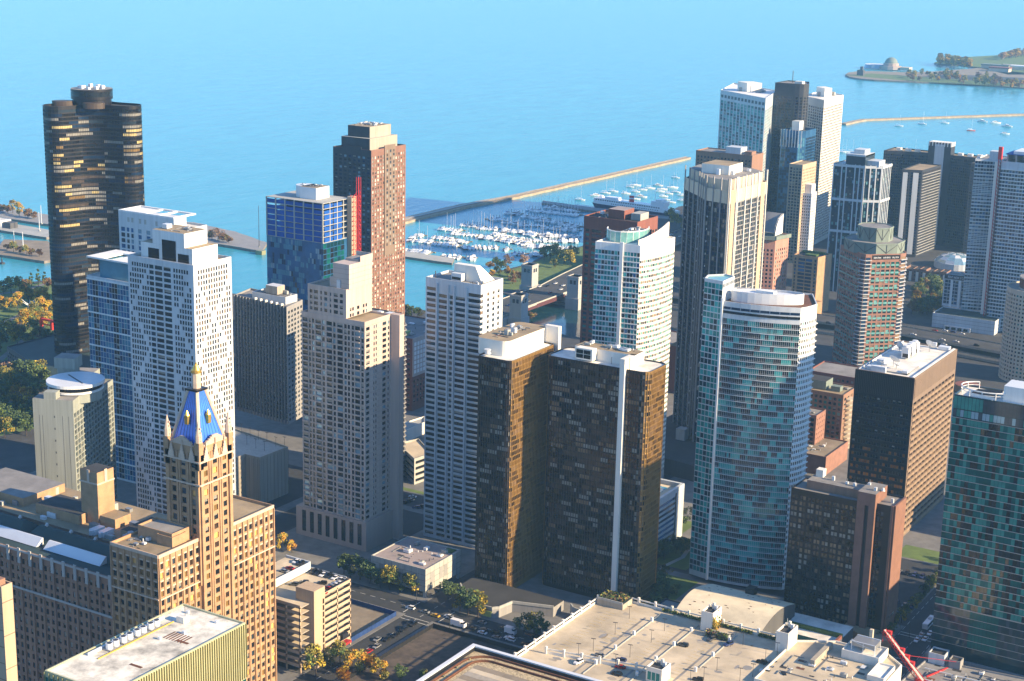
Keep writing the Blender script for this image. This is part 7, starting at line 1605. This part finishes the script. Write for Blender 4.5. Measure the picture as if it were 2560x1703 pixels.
for x, y, k in ((160, 1455, 'white'), (145, 1480, 'silver'), (120, 1490, 'black'), (90, 1500, 'black'), (230, 1530, 'black'), (190, 1540, 'blue')): q = at(*zl(x, y)); car(k, *q, .02, .3, 'in the small lot between the beige and ribbon window towers', 'cars in the small lot')
# ---------------------------------------------------------------- lamps
def proto_lamp(h, twin):
    t = thing('lamp_post', '', 'lamp post', 0, 0); W = MB(); W.tube((0, 0, 0), (0, 0, h), .11, 'metal_dark', 5, r2=.07); tr(W, t, 'pole')
    W = MB(); W.box(-1.0 if twin else -.2, -.18, h, 1.0, .18, h+.18, 'metal_dark'); tr(W, t, 'lamp_head'); return t
LP, LS = proto_lamp(5.6, True), proto_lamp(9, False); first = [True, True]
def lamp(i, x, y, z, lab, grp, rz=0):
    o = (LP, LS)[i]
    if first[i]: first[i] = False; o.location = (x, y, z); o['label'] = lab; o.rotation_euler.z = rz
    else: o = dup(o, (x, y, z), rz, lab)
    o['group'] = grp
for x, y in ((1420, 1085), (1538, 1045), (1712, 915), (1825, 785), (1715, 1170), (1830, 1095), (2000, 975), (2105, 885)): q = at(*z3(x, y), ZG); lamp(0, *q, ZG, 'dark twin headed lamp post standing on the cream parking deck', 'lamp posts on the cream deck', .3)
for x, y in ((225, 1065), (350, 975), (480, 750), (597, 735), (690, 1035), (810, 890), (922, 830), (568, 1075), (98, 1076)): q = at(*zh(x, y), ZG); lamp(0, *q, ZG, 'dark twin headed lamp post standing on the cream parking deck', 'lamp posts on the cream deck', .3)
for x, y in ((137, 1045), (205, 1075), (270, 1100), (337, 1115), (407, 1150), (475, 1150), (250, 1165), (318, 1185), (180, 1135)): q = at(560+x/3.1367, 750+y/3.1367, 27); lamp(0, *q, 27, 'dark twin headed lamp post on the roof of the grey concrete garage', 'lamp posts on the grey garage')
for f, x, y in ((z3, 395, 865), (z3, 820, 995), (zc, 1500, 975), (zi, 50, 960), (z3, 130, 690), (zi, 170, 1010)): q = at(*f(x, y)); lamp(1, *q, 0, 'tall street lamp in the shaded streets at the bottom', 'street lamps')
def fence(pts, h, k, lab):
    W = MB(); f = thing('fence', lab, 'fence', *pts[0])
    for i in range(len(pts)-1): W.seg(pts[i], pts[i+1], .12, .1, h, k)
    W.build('panel', f)
    W = MB()
    for i in range(len(pts)-1):
        n = int(math.dist(pts[i], pts[i+1])/3)
        for j in range(n): x = pts[i][0]+(pts[i+1][0]-pts[i][0])*j/n; y = pts[i][1]+(pts[i+1][1]-pts[i][1])*j/n; W.box(x-.12, y-.12, 0, x+.12, y+.12, h+.2, k)
    W.build('rail', f)
fence([(442, -571.3), (406.7, -571.3), (406.7, -536)], 2.4, 'foil_navy', 'blue hoarding fence round the pale vacant lot'); fence([(300, -570.6), (385, -570.6), (385, -500)], 2.2, 'black', 'black fence round the dark vacant lot at the street corner')
# ---------------------------------------------------------------- city west of the frame, whose evening shadows reach into it
for i, (w, n, e, s, h) in enumerate(((40, -722, 92, -765, 190), (-20, -690, 60, -730, 84), (60, -840, 120, -905, 62))):
    t = simple('city_tower', ('grey office tower west of the green glass tower, just outside the frame', 'low stone block west of the avenue, outside the frame', 'stone office block west of the brown slab, outside the frame', 'small stone block west of the parking deck, outside the frame')[i], 'building', rect(w, n, e, s), 0, h, 'concrete_grey', 'roof_grey', {0: (C(10, .6), rows(h-3, int(h/3.6)-1, 3.5, .6), 'g_dark g_slate', .3)}); t.finish(keep=0)
# ---------------------------------------------------------------- haze
W = MB(); W.box(-9100, -42100, -5.2, 42100, 12100, 330, 'white'); hz = W.build('haze', kind='stuff'); hz.data.materials.clear()
m = bpy.data.materials.new('haze'); m.use_nodes = True; n = m.node_tree; n.nodes.clear(); o = n.nodes.new('ShaderNodeOutputMaterial'); v = n.nodes.new('ShaderNodeVolumePrincipled')
v.inputs['Color'].default_value = (.32, .66, 1, 1); v.inputs['Density'].default_value = 6e-5; v.inputs['Anisotropy'].default_value = .1
n.links.new(v.outputs[0], o.inputs['Volume']); hz.data.materials.append(m)
